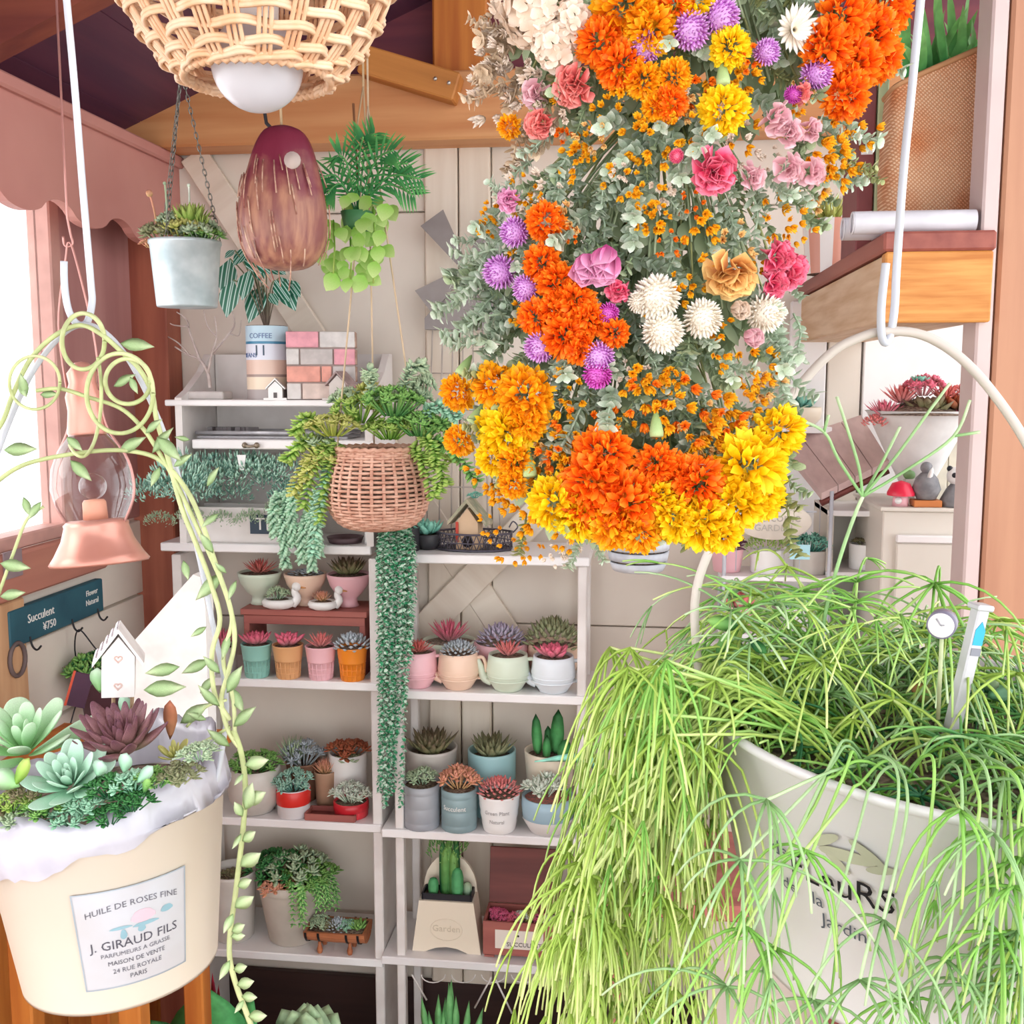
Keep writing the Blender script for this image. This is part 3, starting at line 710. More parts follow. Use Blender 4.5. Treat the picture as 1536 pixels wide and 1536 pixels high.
# barrel planter
p = P(508, 1420, 2.03); p.z = ZA[3]; wv, hv = S(p, 92), S(p, 50)
t = thing('barrel_planter', 'half-barrel wooden planter with dark hoops on little feet', 'planter', p, (0, 0, 0))
zc_ = hv*.62; rb = hv*.44
for k in range(9):
    a0 = PI+PI*k/9; a1 = PI+PI*(k+1)/9-.03
    mb = MB(); q = []
    for u in (-1, -.5, 0, .5, 1):
        rr = rb*(1+.06*(1-u*u))
        for (an, f_) in ((a0, 1), (a1, 1), (a1, .86), (a0, .86)): q.append((u*wv/2, rr*f_*math.cos(an)*1.15, zc_+rr*f_*math.sin(an)+rb*.35))
    fs = []
    for i in range(4):
        for k2 in range(4): fs.append((i*4+k2, i*4+(k2+1) % 4, i*4+4+(k2+1) % 4, i*4+4+k2))
    fs += [(3, 2, 1, 0), (16, 17, 18, 19)]; mb.add(q, fs); mb.build('stave', wood('barrel wood', '#c27a52', '#a05e3e', 'x', 14), t, False)
for u in (-.92, -.5, .42, .8):
    mb = MB(); pts = [(u*wv/2, rb*1.09*1.15*math.cos(a), zc_+rb*1.08*math.sin(a)+rb*.35) for a in [PI+PI*k/14 for k in range(15)]]
    vs = []; fs = []
    for (x, y, z) in pts: vs += [(x-wv*.02, y, z), (x+wv*.02, y, z)]
    for k in range(14): fs.append((2*k, 2*k+1, 2*k+3, 2*k+2))
    mb.add(vs, fs); mb.build('hoop', M_iron, t)
for sx in (-1, 1):
    mb = MB(); mb.prism([(sx*wv*.49, rb*.86*1.15*math.cos(a), zc_+rb*.86*math.sin(a)+rb*.35) for a in [PI+PI*q/10 for q in range(11)]], (-sx*wv*.03, 0, 0)); mb.build('end_board', MATS['barrel wood'], t, False)
for sx in (-.55, .45):
    for sy in (-.55, .55): mb = MB(); mb.lathe([(.001, 0), (hv*.07, .01*hv), (hv*.09, .12*hv), (hv*.05, .26*hv), (hv*.05, zc_-rb*.3)], 10, (sx*wv/2, sy*rb, 0)); mb.build('foot', MATS['barrel wood'], t)
mb = MB(); mb.box((0, 0, zc_+rb*.2), (wv*.96, rb*1.9, .004)); mb.build('soil', M_soil, t)
for (u, kd, cl, rf, hf) in ((-.6, 'bush', 'sagey', .026, .9), (0, 'dome', 'frost', .022, 1), (.3, 'bush', 'mint', .022, .8), (.68, 'ros', 'green', .022, 1), (-.25, 'bush', 'olive', .018, 1)):
    grow(kd, cl, t, (u*wv/2, -.004, zc_+rb*.2), rf, hf)
# cream planter with an arched back
p = P(671, 1425, 2.02); p.z = ZB[3]; k = S(p, 1)
t = thing('arched_planter', 'cream embossed planter with an arched back holding small cacti', 'planter', (p.x, 2.035, ZB[3]))
w0, w1, d0, hb = 52*k, 41*k, .05, 80*k
vs = []; fs = []
mb = MB()
arch = [(-w0, 0), (-.62*w0, 0)]+[(.62*w0*u, 9*k*(1-u*u)) for u in (-.9, -.5, 0, .5, .9)]+[(.62*w0, 0), (w0, 0), (w1, hb), (-w1, hb)]
mb.prism([(x, -d0*.5, z) for x, z in arch], (0, .006, 0)); mb.build('front_panel', C_cream, t, False)
for sx in (-1, 1):
    mb = MB(); mb.prism([(sx*w0, -d0*.5+.006, 0), (sx*w0, d0*.5, 0), (sx*w1, d0*.5, hb), (sx*w1, -d0*.5+.006, hb)], (-sx*.005, 0, 0)); mb.build('side_panel', C_cream, t, False)
bk = [(-w0, 0), (w0, 0), (w1*1.0, hb)]+[(w1*math.cos(a), hb+58*k*math.sin(a)) for a in [PI*q/12 for q in range(1, 12)]]+[(-w1, hb)]
mb = MB(); mb.prism([(x, d0*.5, z) for x, z in bk], (0, .007, 0)); mb.build('arched_back', C_cream, t, False)
M_blk = mat('black plastic', '#24242c', .4)
for (c, d) in (((0, -d0*.36, hb+.004), (w1*1.8, .003, .018)), ((0, d0*.40, hb+.004), (w1*1.8, .003, .018)), ((-w1*.9, 0, hb+.004), (.003, d0*.78, .018)), ((w1*.9, 0, hb+.004), (.003, d0*.78, .018))):
    mb = MB(); mb.box(c, d); mb.build('tray_rim', M_blk, t, False)
mb = MB(); mb.box((0, .001, hb), (w1*1.78, d0*.74, .006)); mb.build('soil', M_grit, t)
mb = MB(); tor = [(24*k*math.cos(a), -d0*.5-.0006, hb*.45+17*k*math.sin(a)) for a in [2*PI*q/24 for q in range(24)]]; mb.tube(tor, .0009, 5, closed=True); mb.build('embossed_oval', C_cream, t)
lettering('Garden', 14*k, mat('embossed cream', '#d3c5ae', .5), t, Matrix.Translation((0, -d0*.5-.0004, hb*.47)) @ Matrix.Rotation(PI/2, 4, 'X'))
for (u, v, h_, r_, cl) in ((-.55, 0, 26, 7, 'cactus'), (-.12, .2, 70, 6, 'green'), (.2, .15, 66, 6.5, 'green'), (.35, -.1, 44, 8, 'cactus'), (.02, .3, 92, 5, 'green'), (.28, .35, 88, 5, 'deep'), (-.22, .35, 80, 5, 'deep'), (.7, .2, 20, 6, 'sagey')):
    mb = columns(1, 1, h_*k, r_*k, 0); o = mb.build('cactus', G[cl], t); o.location = (u*w1, v*d0*.5, hb+.002)
grow('fluff', 'green', t, (0, .004, hb+60*k), 30*k, 1.4)
# open wooden chest
p = P(782, 1430, 2.02); p.z = ZB[3]
t = thing('wooden_chest', 'open red-brown wooden box with a white printed label and pink flowers', 'box', (p.x, 2.04, ZB[3])); wv = S(p, 112); dv = .075; hv = S(p, 58)
for (c, d, n) in (((0, -dv/2, hv/2+.004), (wv, .006, hv-.008), 'front'), ((0, dv/2, hv/2+.004), (wv, .006, hv-.008), 'back'), ((-wv/2+.003, 0, hv/2+.004), (.006, dv-.007, hv-.008), 'side'), ((wv/2-.003, 0, hv/2+.004), (.006, dv-.007, hv-.008), 'side'), ((0, 0, .012), (wv-.013, dv-.007, .006), 'bottom')):
    mb = MB(); mb.box(c, d, bev=.001); mb.build(n, M_redw, t, False)
for sx in (-1, 1):
    for sy in (-1, 1):
        mb = MB(); mb.box((sx*(wv/2-.012), sy*(dv/2-.01), .002), (.02, .014, .004)); mb.build('foot', M_redw, t, False)
mb = MB(); mb.box((0, dv/2+.014, hv+S(p, 42)), (wv*.98, .007, S(p, 84)), rot=Euler((-.18, 0, 0)).to_matrix(), bev=.001); mb.build('lid', M_brown, t, False)
lb = S(p, 72); mb = MB(); mb.box((-.002, -dv/2-.0035, hv*.55), (lb, .001, hv*.5)); lo_ = mb.build('label', cer('label paper', '#e6ddd2'), t, False)
lettering('SUCCULENT', hv*.16, mat('dark lettering', '#4c4744', .7), lo_, Matrix.Translation((.008, -dv/2-.0042, hv*.42)) @ Matrix.Rotation(PI/2, 4, 'X'))
mb = MB(); mb.sphere((-.004, -dv/2-.0042, hv*.66), .0022, 8, 6); mb.build('printed_dot', MATS['dark lettering'], lo_)
mb = MB(); mb.box((0, 0, hv*.8), (wv*.92, dv*.86, .004)); mb.build('soil', M_soil, t)
for q in range(7): grow('bush', ['pinkf', 'pinkf', 'rose', 'white', 'yellowg', 'pinkf', 'white'][q], t, ((-.36+.12*q)*wv, U(-.015, .01), hv*.8), .022, .8)
# -- below the lowest boards: plants standing on a low dark bench, only their tops are seen
zlow_b = P(500, 1700, 1.98).z
t = thing('low_bench', 'dark low bench under the shelf units', 'bench', (P(560, 1700, 1.98).x, 1.84, 0)); cx = t.location.x
mb = MB(); mb.box((0, 0, zlow_b-.012), (1.2, .24, .024), bev=.003); mb.build('seat', M_dark, t, False)
for sx in (-.55, .55):
    for sy in (-.09, .09):
        mb = MB(); mb.box((sx, sy, (zlow_b-.024)/2), (.03, .03, zlow_b-.0245)); mb.build('leg', M_dark, t, False)
def bigleaf(t, base, tip, W, m, fold=.15, T=.006):
    b, e = Vector(base), Vector(tip); mb = MB(); mb.leaf(frame_m(b, e-b, (0, -.6, 1)), (e-b).length, W, T, .08, (.4, .68, .88, .98, 1, .93, .74, .45)); mb.build('leaf', m, t)
def low_pot(label, px, m, group=None, Y=1.84, r=.055):
    p = P(px, 1640, Y); p.z = zlow_b
    t = thing('potted_plant', label, 'potted plant', p, group=group)
    mb, ri, zz = pot_mesh('taper', r, .20); mb.build('pot', m, t); mb = MB(); mb.disc((0, 0, zz), ri, 16, bumpz=.004); mb.build('soil', M_soil, t)
    return t
def pix(t, px, py, Y): return P(px, py, Y)-Vector(t.location)
t = low_pot('plant with broad round bright green leaves under the shelves', 320, C_grey, Y=1.785)
gm = plant('broad leaf', '#3f9a55', '#5fb86c', sub=.15)
bigleaf(t, (0, 0, .19), pix(t, 318, 1474, 1.80), .17, gm); bigleaf(t, (0, 0, .19), pix(t, 392, 1494, 1.80), .10, gm); bigleaf(t, (0, 0, .19), pix(t, 225, 1530, 1.80), .08, gm); bigleaf(t, (0, 0, .19), pix(t, 190, 1515, 1.84), .05, G['deep'])
t = low_pot('large pale green rosette succulent under the left shelf unit', 468, C_white)
for k in range(13):
    a = k*2.4; u = (k+1)/13; e = Vector((math.cos(a)*.09*u, math.sin(a)*.06*u, .385-.045*u)); bigleaf(t, (0, 0, .22), e, .08, plant('pale mint leaf', '#8fc2a4', '#b5d2a4'), T=.009)
t = low_pot('dark green stubby-leaved succulent under the teapot rack', 672, C_grey)
for (px, py) in ((615, 1500), (640, 1495), (665, 1478), (690, 1480), (700, 1500), (650, 1515), (720, 1508), (628, 1520), (675, 1505), (740, 1520)):
    mb = MB(); b = Vector((0, 0, .19)); e = pix(t, px, py, 1.83); mb.leaf(frame_m(b, e-b), (e-b).length, .02, .014, .1, (.7, .8, .9, 1, .95)); mb.build('leaf', plant('stub green', '#1e6a48', '#6fae6a'), t)
t = low_pot('blue-grey small-leaved succulent under the end of the rack', 795, C_blue)
grow('bushf', 'blue', t, (0, 0, .20), .095, 1.2)
t = low_pot('purple-red leaved plant under the shelf end behind the cream bucket', 322, C_grey, Y=1.91, r=.04)
for (px, py) in ((330, 1450), (320, 1462), (340, 1470)): bigleaf(t, (0, 0, .19), pix(t, px, py, 1.86), .02, plant('crimson leaf', '#7a2344', '#b8324c'))
# ================================================================ things on the hutch and along the wall
YH = 2.09
def strand(mb, pts, n, L, W, T, prof=(.8, 1, .85), per=3, droop=-.3, jit=.2):
    """leaves spiralling along a path"""
    sp = smooth_path(pts, 6); m = len(sp)-1
    for j in range(n):
        u = j/(n-1)*m; i = min(int(u), m-1); p = sp[i].lerp(sp[i+1], u-i); d = (sp[i+1]-sp[i]).normalized()
        nn = d.cross(Vector((.3, .8, .1))).normalized(); bb = d.cross(nn)
        for k in range(per):
            a = j*1.9+2*PI*k/per+U(-jit, jit); v = (nn*math.cos(a)+bb*math.sin(a))+d*U(.2, .7)+Vector((0, 0, droop))
            mb.leaf(frame_m(p, v), L*U(.8, 1.15), W, T, .05, prof)
# striped tin with a patterned foliage plant
p = P(403, 600, 2.06); p.z = ztop
can = thing('potted_calathea', 'striped tin can pot with drooping silver-veined dark green leaves', 'potted plant', p)
r, h = S(p, 31), S(p, 108)
bands = [(0, .14, '#a59a98'), (.14, .31, '#e6d3bc'), (.31, .345, '#a08a82'), (.345, .54, '#dcbfb0'), (.54, .755, '#d9dce8'), (.755, .79, '#3d7fa0'), (.79, 1, '#b9d3e2')]
for (a, b, c) in bands:
    mb = MB(); mb.lathe([(r, h*a), (r, h*b)], 28); mb.build('band', cer('can '+c, c), can)
mb = MB(); mb.lathe([(.001, .0005), (r*.99, .0005), (r*.999, .001)], 24); mb.lathe([(r, h), (r*.95, h+.001), (r*.93, h*.9)], 24); mb.disc((0, 0, h*.92), r*.94, 20); mb.build('soil', M_soil, can)
lettering('COFFEE', r*.34, mat('blue lettering', '#6a7fa8', .6), can, Matrix.Identity(4), wrapf(r*1.01, h*.86)); lettering('11', r*.7, mat('navy lettering', '#4a5a6e', .6), can, Matrix.Identity(4), wrapf(r*1.01, h*.66)); lettering('BEANS', r*.3, MATS['blue lettering'], can, Matrix.Rotation(-.6, 4, 'Z'), wrapf(r*1.01, h*.60))
def striped_leaf_mat():
    m = bpy.data.materials.new('silver veined leaf'); m.use_nodes = True; nt = m.node_tree; b = nt.nodes['Principled BSDF']; b.inputs['Roughness'].default_value = .4
    tc = nt.nodes.new('ShaderNodeTexCoord'); sx = nt.nodes.new('ShaderNodeSeparateXYZ'); nt.links.new(tc.outputs['Object'], sx.inputs[0])
    ab = nt.nodes.new('ShaderNodeMath'); ab.operation = 'ABSOLUTE'; nt.links.new(sx.outputs[1], ab.inputs[0])
    ml = nt.nodes.new('ShaderNodeMath'); ml.operation = 'MULTIPLY'; ml.inputs[1].default_value = 900; nt.links.new(ab.outputs[0], ml.inputs[0])
    sn = nt.nodes.new('ShaderNodeMath'); sn.operation = 'SINE'; nt.links.new(ml.outputs[0], sn.inputs[0])
    r = nt.nodes.new('ShaderNodeValToRGB'); r.color_ramp.elements[0].position = .35; r.color_ramp.elements[0].color = (*lin('#1f6a50'), 1); r.color_ramp.elements[1].position = .9; r.color_ramp.elements[1].color = (*lin('#b9d8cf'), 1)
    nt.links.new(sn.outputs[0], r.inputs[0]); nt.links.new(r.outputs[0], b.inputs['Base Color']); return m
M_cal = striped_leaf_mat()
lm = MB(); lm.leaf(Matrix.Identity(4), .062, .036, 0, -.12, (.45, .85, 1, .95, .7, .35), fold=.12); lme = lm.mesh('leaf', M_cal)
top0 = Vector((0, 0, h*.92))
for (bx, by, tx, ty) in ((345, 388, 335, 440), (372, 372, 350, 395), (350, 420, 338, 470), (385, 390, 392, 420), (365, 380, 400, 405), (395, 428, 372, 478), (412, 420, 432, 448), (420, 415, 440, 460), (400, 395, 425, 408), (352, 375, 338, 385), (375, 405, 362, 445), (405, 440, 415, 455), (432, 420, 448, 442)):
    dy = U(-.03, .03); b0 = P(bx, by, 2.06+dy)-p; t0 = P(tx, ty, 2.045+dy)-p
    o = inst('leaf', lme, can, M=frame_m(b0, t0-b0, (0, -1, .5))); o.scale = ((t0-b0).length/.062*1.1,)*3
    mb = MB(); mb.tube(smooth_path([top0, (top0+b0)/2+Vector((0, 0, .03)), b0], 4), .0014, 5); mb.build('stalk', plant('stalk brown', '#6a5a50', '#7a8a60'), can)
# bare twig ornament
p = P(318, 592, 2.06); p.z = ztop
tw = thing('twig_ornament', 'bare white twig tree on a pale block beside the striped tin', 'ornament', p)
M_twig = mat('bleached twig', '#cfc2bd', .8, '#b5a59f', 60)
mb = MB(); mb.box((-.008, 0, .008), (S(p, 62), .05, .016), bev=.002); mb.build('base', mat('pale stone', '#d8d0cc', .8), tw, False)
def twig(pts, r):
    q = [P(x, y, 2.06+d)-p for (x, y, d) in pts]; s_ = smooth_path(q, 4); mb = MB(); mb.tube(s_, [r*(1-.65*i/len(s_)) for i in range(len(s_))], 6); mb.build('twig', M_twig, tw)
for pts, r in (([(315, 582, 0), (312, 560, 0), (300, 540, 0), (282, 532, .01), (262, 520, .01)], .004), ([(312, 560, 0), (318, 530, -.01), (325, 505, -.01), (322, 475, -.02)], .003), ([(318, 530, -.01), (340, 505, 0), (352, 485, .01), (345, 455, .01)], .0028),
               ([(300, 540, 0), (285, 500, 0), (280, 480, .01), (265, 468, .01)], .003), ([(283, 490, 0), (262, 488, .01), (255, 485, .01)], .002), ([(345, 500, 0), (358, 503, .01), (362, 480, .01)], .002), ([(325, 505, -.01), (312, 490, -.02), (305, 465, -.02)], .002), ([(285, 533, .01), (268, 515, 0), (252, 505, .01)], .0022)): twig(pts, r)
# block of painted bricks
p = P(484, 600, 2.05); p.z = ztop
bk = thing('brick_block', 'small block of pink, coral and white painted bricks on the hutch', 'ornament', p, (0, 0, math.radians(13)))
bw, bh, bd = S(p, 102), S(p, 101), .055
mb = MB(); mb.box((0, 0, bh/2), (bw-.004, bd-.004, bh-.002)); mb.build('mortar', mat('mortar', '#a89690', .9), bk, False)
cb = {'p': '#e7a3ae', 'c': '#e8a596', 'w': '#d9d3d0', 'k': '#c5bcb9', 'e': '#e4cfc5'}
rows = [[('p', .48), ('w', .52)], [('w', .2), ('k', .48), ('p', .32)], [('c', .5), ('c', .16), ('k', .34)], [('w', .22), ('e', .5), ('p', .28)]]
for j, row in enumerate(rows):
    x = -bw/2; z1 = bh*(1-j/4)
    for (cc, f_) in row:
        ww = f_*bw; mb = MB(); mb.box((x+ww/2, -bd/2+.008, z1-bh/8), (ww-.003, .02, bh/4-.003), bev=.0012); mb.build('brick', mat('brick '+cc, cb[cc], .85, None, 60, bump=.2), bk, False); x += ww
    for k in range(2):
        mb = MB(); mb.box((bw/2-.003, -bd/4+k*bd/2+.003, z1-bh/8), (.008, bd/2-.004, bh/4-.003), bev=.001); mb.build('brick', mat('brick tan', '#c2a595', .85, '#8a6a5a', 60, bump=.2), bk, False)
def little_house(label, px, Y, z, wpx, hpx, mw, mr, rot=.2, base=True):
    p = P(px, 590, Y); p.z = z; t = thing('house_ornament', label, 'ornament', p, (0, 0, rot)); w_, h_ = S(p, wpx), S(p, hpx)
    if base: mb = MB(); mb.box((0, 0, .002), (w_*1.3, w_*.9, .004)); mb.build('base', mw, t, False)
    mb = MB(); mb.prism([(-w_*.4, -w_*.3, .004), (w_*.4, -w_*.3, .004), (w_*.4, -w_*.3, h_*.6), (0, -w_*.3, h_*.93), (-w_*.4, -w_*.3, h_*.6)], (0, w_*.6, 0)); mb.build('wall', mw, t, False)
    for s_ in (-1, 1):
        mb = MB(); mb.prism([(0, -w_*.38, h_), (s_*w_*.55, -w_*.38, h_*.52), (s_*w_*.55, -w_*.38, h_*.60), (0, -w_*.38, h_*1.08)], (0, w_*.76, 0)); mb.build('roof', mr, t, False)
    mb = MB(); mb.box((0, -w_*.305, h_*.22), (w_*.2, .002, h_*.3)); mb.build('door', mat('door grey', '#6a6462', .7), t, False)  # flat door panel in one dark grey
    return t
little_house('tiny white house ornament in front of the striped tin', 414, 2.015, ztop, 26, 30, C_white, C_white)
little_house('small wooden house ornament with a grey-pink roof in front of the painted bricks', 512, 2.012, ztop, 36, 40, mat('weathered wood', '#cfc6c0', .8), mat('weathered roof', '#a8938f', .8, '#8a7674', 60), -.3)
# grey metal trays lying in the hutch
p = P(420, 655, 2.09); p.z = zmid
t = thing('metal_tray', 'long grey metal tray lying on the middle tier of the hutch', 'tray', p)
mb = MB(); mb.box((0, 0, .003), (S(p, 230), .10, .006), bev=.002); mb.build('base', mat('zinc', '#b5b3b6', .4, '#98969a', 30, metal=.4), t, False)
mb = MB(); mb.tube([(x*S(p, 115), y*.05, .012) for (x, y) in ((-1, -1), (1, -1), (1, 1), (-1, 1))], .004, 6, closed=True); mb.build('rim', MATS['zinc'], t)
mb = MB()
for k in range(9): mb.box((S(p, -100+8*k), -.02, .016), (.010, .02, .012), rot=Euler((0, 0, k*.7)).to_matrix())
mb.build('clips', mat('dark clips', '#6f696a', .5), t, False)
# white trough of blue-green sedum
p = P(372, 810, 2.06); p.z = ZA[0]
tr = thing('sedum_trough', 'long white wooden trough overflowing with blue-green sedum', 'planter', p); tw_, th_ = S(p, 172), S(p, 52)
for (c, d, n) in (((0, -.035, th_/2), (tw_, .006, th_), 'front'), ((0, .035, th_/2), (tw_, .006, th_), 'back'), ((-tw_/2, 0, th_/2), (.006, .076, th_), 'end'), ((tw_/2, 0, th_/2), (.006, .076, th_), 'end')):
    mb = MB(); mb.box(c, d, bev=.001); mb.build(n, M_whiteb, tr, False)
mb = MB(); mb.box((0, 0, th_*.45), (tw_-.008, .062, th_*.85)); mb.build('soil', M_soil, tr)
sg = P(418, 783, 2.06)-p; sg.y = -.0395
mb = MB(); mb.box(sg, (S(p, 66), .003, S(p, 28))); sgo = mb.build('sign', mat('dark slate sign', '#3f4d5c', .6), tr, False)
lettering('THE', S(p, 26), M_wtxt, sgo, Matrix.Translation((sg.x-.002, -.0415, sg.z)) @ Matrix.Rotation(PI/2, 4, 'X'))
for k in range(15):
    px = 225+k*15; o = grow('fluff', plant('sedum leaf', '#86bba6', '#c2e2cf') if k % 2 else 'blue', tr, (0, 0, 0), .05*U(.8, 1.15), U(.9, 1.3), name='sedum'); o.location = P(px, 745+U(-25, 12), (2.03+U(-.03, .04)) if px > 285 else 1.955)-p
    if k % 3 == 1: o2 = grow('fluff', 'sagey', tr, P(px, 775+U(-10, 15), 2.0)-p, .03, 1, name='sedum')
M_burro = plant('burro tail leaf', '#8fc4a4', '#c2e2c4')
burg = MB()
for (x0, y0, x1, y1) in ((432, 735, 428, 848), (445, 730, 440, 815), (475, 735, 468, 852), (483, 740, 478, 830), (468, 760, 452, 840), (420, 740, 412, 800)):
    a, b = P(x0, y0, 2.0)-p, P(x1, y1, 1.972)-p; burg = MB(); strand(burg, [a, (a+b)/2+Vector((0, -.02, .01)), b], 34, .016, .008, .007, per=4)
    stuff(burg.build('burro_tail', M_burro, tr))
p = P(518, 812, 2.05); p.z = ZA[0]
t = thing('dark_saucer', 'dark mauve round saucer under the hanging wicker basket', 'saucer', p); mb = MB(); mb.lathe([(.001, 0), (.032, 0), (.037, .012), (.034, .012), (.03, .004)], 24); mb.build('dish', mat('dark mauve', '#6b5358', .5), t)
p = P(553, 812, 2.03); p.z = ZA[0]
t = thing('candle_stub', 'white candle stub at the end of the shelf', 'candle', p); mb = MB(); mb.lathe([(.001, 0), (.008, 0), (.008, .03), (.0005, .031)], 14); mb.build('wax', C_white, t); mb = MB(); mb.tube([(0, 0, .03), (0, 0, .036)], .0007, 5); mb.build('wick', M_iron, t)
# variegated trailing plant cascading down between the two units
p = P(600, 815, 2.03); p.z = ZB[0]
vp = thing('trailing_plant', 'long cascade of tiny variegated leaves hanging between the shelf units', 'trailing plant', p)
mb, ri, zz = pot_mesh('straight', .04, .045); mb.build('pot', mat('dark pot', '#3d3c40', .5), vp); mb = MB(); mb.disc((0, 0, zz), ri, 16, bumpz=.006); mb.build('soil', M_soil, vp)
M_var = mat('variegated leaf', '#c9dac9', .6, '#2f9060', 160, lo=.42, hi=.56)
for k in range(30):
    px = 569+k*1.75+U(-2, 2); yl = [1190, 1165, 1185, 1120, 1010, 1085, 960][k % 7]+U(-20, 20)
    if px > 606: yl = min(yl, 1000+U(-60, 60))
    yy = 1.955-U(0, .02); a = Vector((U(-.02, .02), U(-.025, 0), .05)); b = P(px, 815, yy)-p; c = P(px+U(-3, 3), (815+yl)/2, yy)-p; d = P(px+U(-4, 4)+(-6 if k > 12 else 0), yl, yy)-p
    mb = MB(); strand(mb, [a, b, c, d], int((yl-790)/3.6), .0095, .0085, 0, (.8, 1, .9), 2, -.4); stuff(mb.build('strand', M_var, vp))
grow('fluff', 'teal', vp, (.0, 0, .045), .045, .8)
p = P(642, 822, 2.05); p.z = ZB[0]
t = thing('potted_succulent', 'teal rosette succulent in a low dark pot beside the wire tray', 'potted plant', p); mb, ri, zz = pot_mesh('wide', .026, .03); mb.build('pot', MATS['dark pot'], t); mb = MB(); mb.disc((0, 0, zz), ri, 16); mb.build('soil', M_soil, t); grow('ros', 'teal', t, (0, 0, .028), .035, 1)
# wire lattice tray with a bird house
c0 = P(712, 822, 2.06); c0.z = ZB[0]
t = thing('wire_tray', 'dark grey wire lattice tray on top of the teapot rack', 'tray', c0); M_wire = mat('grey purple wire', '#5f5a66', .5, metal=.5); ra, rb_ = S(c0, 58), .042; hh = S(c0, 26)
oct_ = [(ra*math.cos(a), rb_*math.sin(a)*1.15) for a in [2*PI*k/10+.31 for k in range(10)]]
for z, rr, n in ((.003, .0022, 'bottom_ring'), (hh, .0022, 'top_ring'), (hh*.5, .0012, 'middle_ring')):
    mb = MB(); mb.tube([(x, y, z) for x, y in oct_], rr, 6, closed=True); mb.build(n, M_wire, t)
mb = MB()
for k in range(10):
    (xa, ya), (xb_, yb_) = oct_[k], oct_[(k+1) % 10]
    for j in range(4):
        u = j/4; mb.tube([(xa+(xb_-xa)*u, ya+(yb_-ya)*u, .003), (xa+(xb_-xa)*(u+.25), ya+(yb_-ya)*(u+.25), hh)], .0009, 4); mb.tube([(xa+(xb_-xa)*(u+.25), ya+(yb_-ya)*(u+.25), .003), (xa+(xb_-xa)*u, ya+(yb_-ya)*u, hh)], .0009, 4)
mb.build('lattice', M_wire, t); mb = MB(); mb.prism([(x, y, .0012) for x, y in oct_], (0, 0, .0015)); mb.build('base_plate', M_wire, t, False)
mb = MB(); mb.tube(smooth_path([(ra, 0, hh), (ra*1.12, 0, hh+.012), (ra, 0, hh+.022), (ra*.9, 0, hh+.01)], 4), .0015, 5); mb.build('handle', M_wire, t)
p = Vector((P(705, 800, 2.05).x, 2.05, ZB[0]+.0028))
t = thing('bird_house', 'little tan bird house with a mossy roof standing in the wire tray', 'bird house', p, (0, 0, -.15)); k = S(p, 1)
mb = MB(); mb.prism([(-18*k, -.016, 0), (16*k, -.016, 0), (16*k, -.016, 40*k), (0, -.016, 62*k), (-18*k, -.016, 40*k)], (0, .034, 0)); mb.build('wall', mat('tan board', '#cfb091', .8), t, False)
for s_ in (-1, 1): mb = MB(); mb.prism([(0, -.022, 70*k), (s_*30*k, -.022, 36*k), (s_*30*k, -.022, 42*k), (0, -.022, 77*k)], (0, .046, 0)); mb.build('roof', mat('moss roof', '#8a8f78', .9, '#b5a890', 50), t, False)
mb = MB(); mb.tube([(0, -.0165, 12*k), (0, -.0172, 12*k)], 9*k, 14); mb.build('entrance', mat('hole', '#2a2220', .9), t); mb = MB(); mb.box((-16*k, -.017, 26*k), (4*k, .003, 30*k)); mb.build('red_stripe', mat('red paint', '#c04436', .6), t, False)
grow('bush', 'teal', t, (8*k, 0, 76*k), .016, .8)
# windmill ornament against the wall
p = Vector((P(695, 815, 2.165).x, 2.165, ZB[0])); M_wm = mat('windmill grey', '#948c8a', .5, '#857d7c', 20, metal=.2)
t = thing('windmill_ornament', 'grey metal windmill ornament with a wire tower against the back wall', 'ornament', p)
def wp(px, py, dy=0): return P(px, py, 2.165+dy)-p
cap_ = [wp(640, 495), wp(640, 478), wp(660, 455), wp(680, 440), wp(712, 440), wp(735, 458), wp(752, 482), wp(750, 495)]
mb = MB(); mb.prism([Vector((q.x, -.02, q.z)) for q in cap_], (0, .028, 0)); mb.build('cap', M_wm, t, False)
hub = wp(702, 405)
for (a, b, w1, w2) in (((695, 395), (652, 330), 14, 40), ((690, 415), (640, 455), 14, 42), ((715, 415), (762, 462), 14, 40), ((712, 395), (748, 335), 14, 40)):
    A, B = wp(*a), wp(*b); d = (B-A).normalized(); n = d.cross(Vector((0, 1, 0))).normalized(); k = S(p, .5)
    mb = MB(); mb.prism([Vector((q.x, -.03, q.z)) for q in (A+n*w1*k, A-n*w1*k, B-n*w2*k, B+n*w2*k)], (0, .002, 0)); mb.build('blade', M_wm, t, False)
mb = MB(); mb.tube([(hub.x, -.036, hub.z), (hub.x, .0, hub.z)], .008, 12); mb.tube([(hub.x, -.01, hub.z), (wp(697, 450).x, -.01, wp(697, 450).z)], .006, 8); mb.build('hub', M_wm, t)
M_wmt = mat('tower wire', '#c9bdb4', .5)
for k in range(7):
    a, b = wp(650+k*15, 495), wp(641+k*18.5, 815); b.z = 0.0005; mb = MB(); mb.tube([Vector((a.x, -.008, a.z)), Vector((b.x, -.008, b.z))], .0016, 5); mb.build('tower_wire', M_wmt, t)
for yy in (560, 640, 730): a, b = wp(650-(yy-495)*.028, yy), wp(740+(yy-495)*.035, yy); mb = MB(); mb.tube([Vector((a.x, -.008, a.z)), Vector((b.x, -.008, b.z))], .0014, 5); mb.build('crossbar', M_wmt, t)
a, b = wp(641, 815), wp(752, 815); mb = MB(); mb.tube([(a.x, -.008, .0018), (b.x, -.008, .0018)], .0018, 6); mb.build('foot_bar', M_wmt, t)
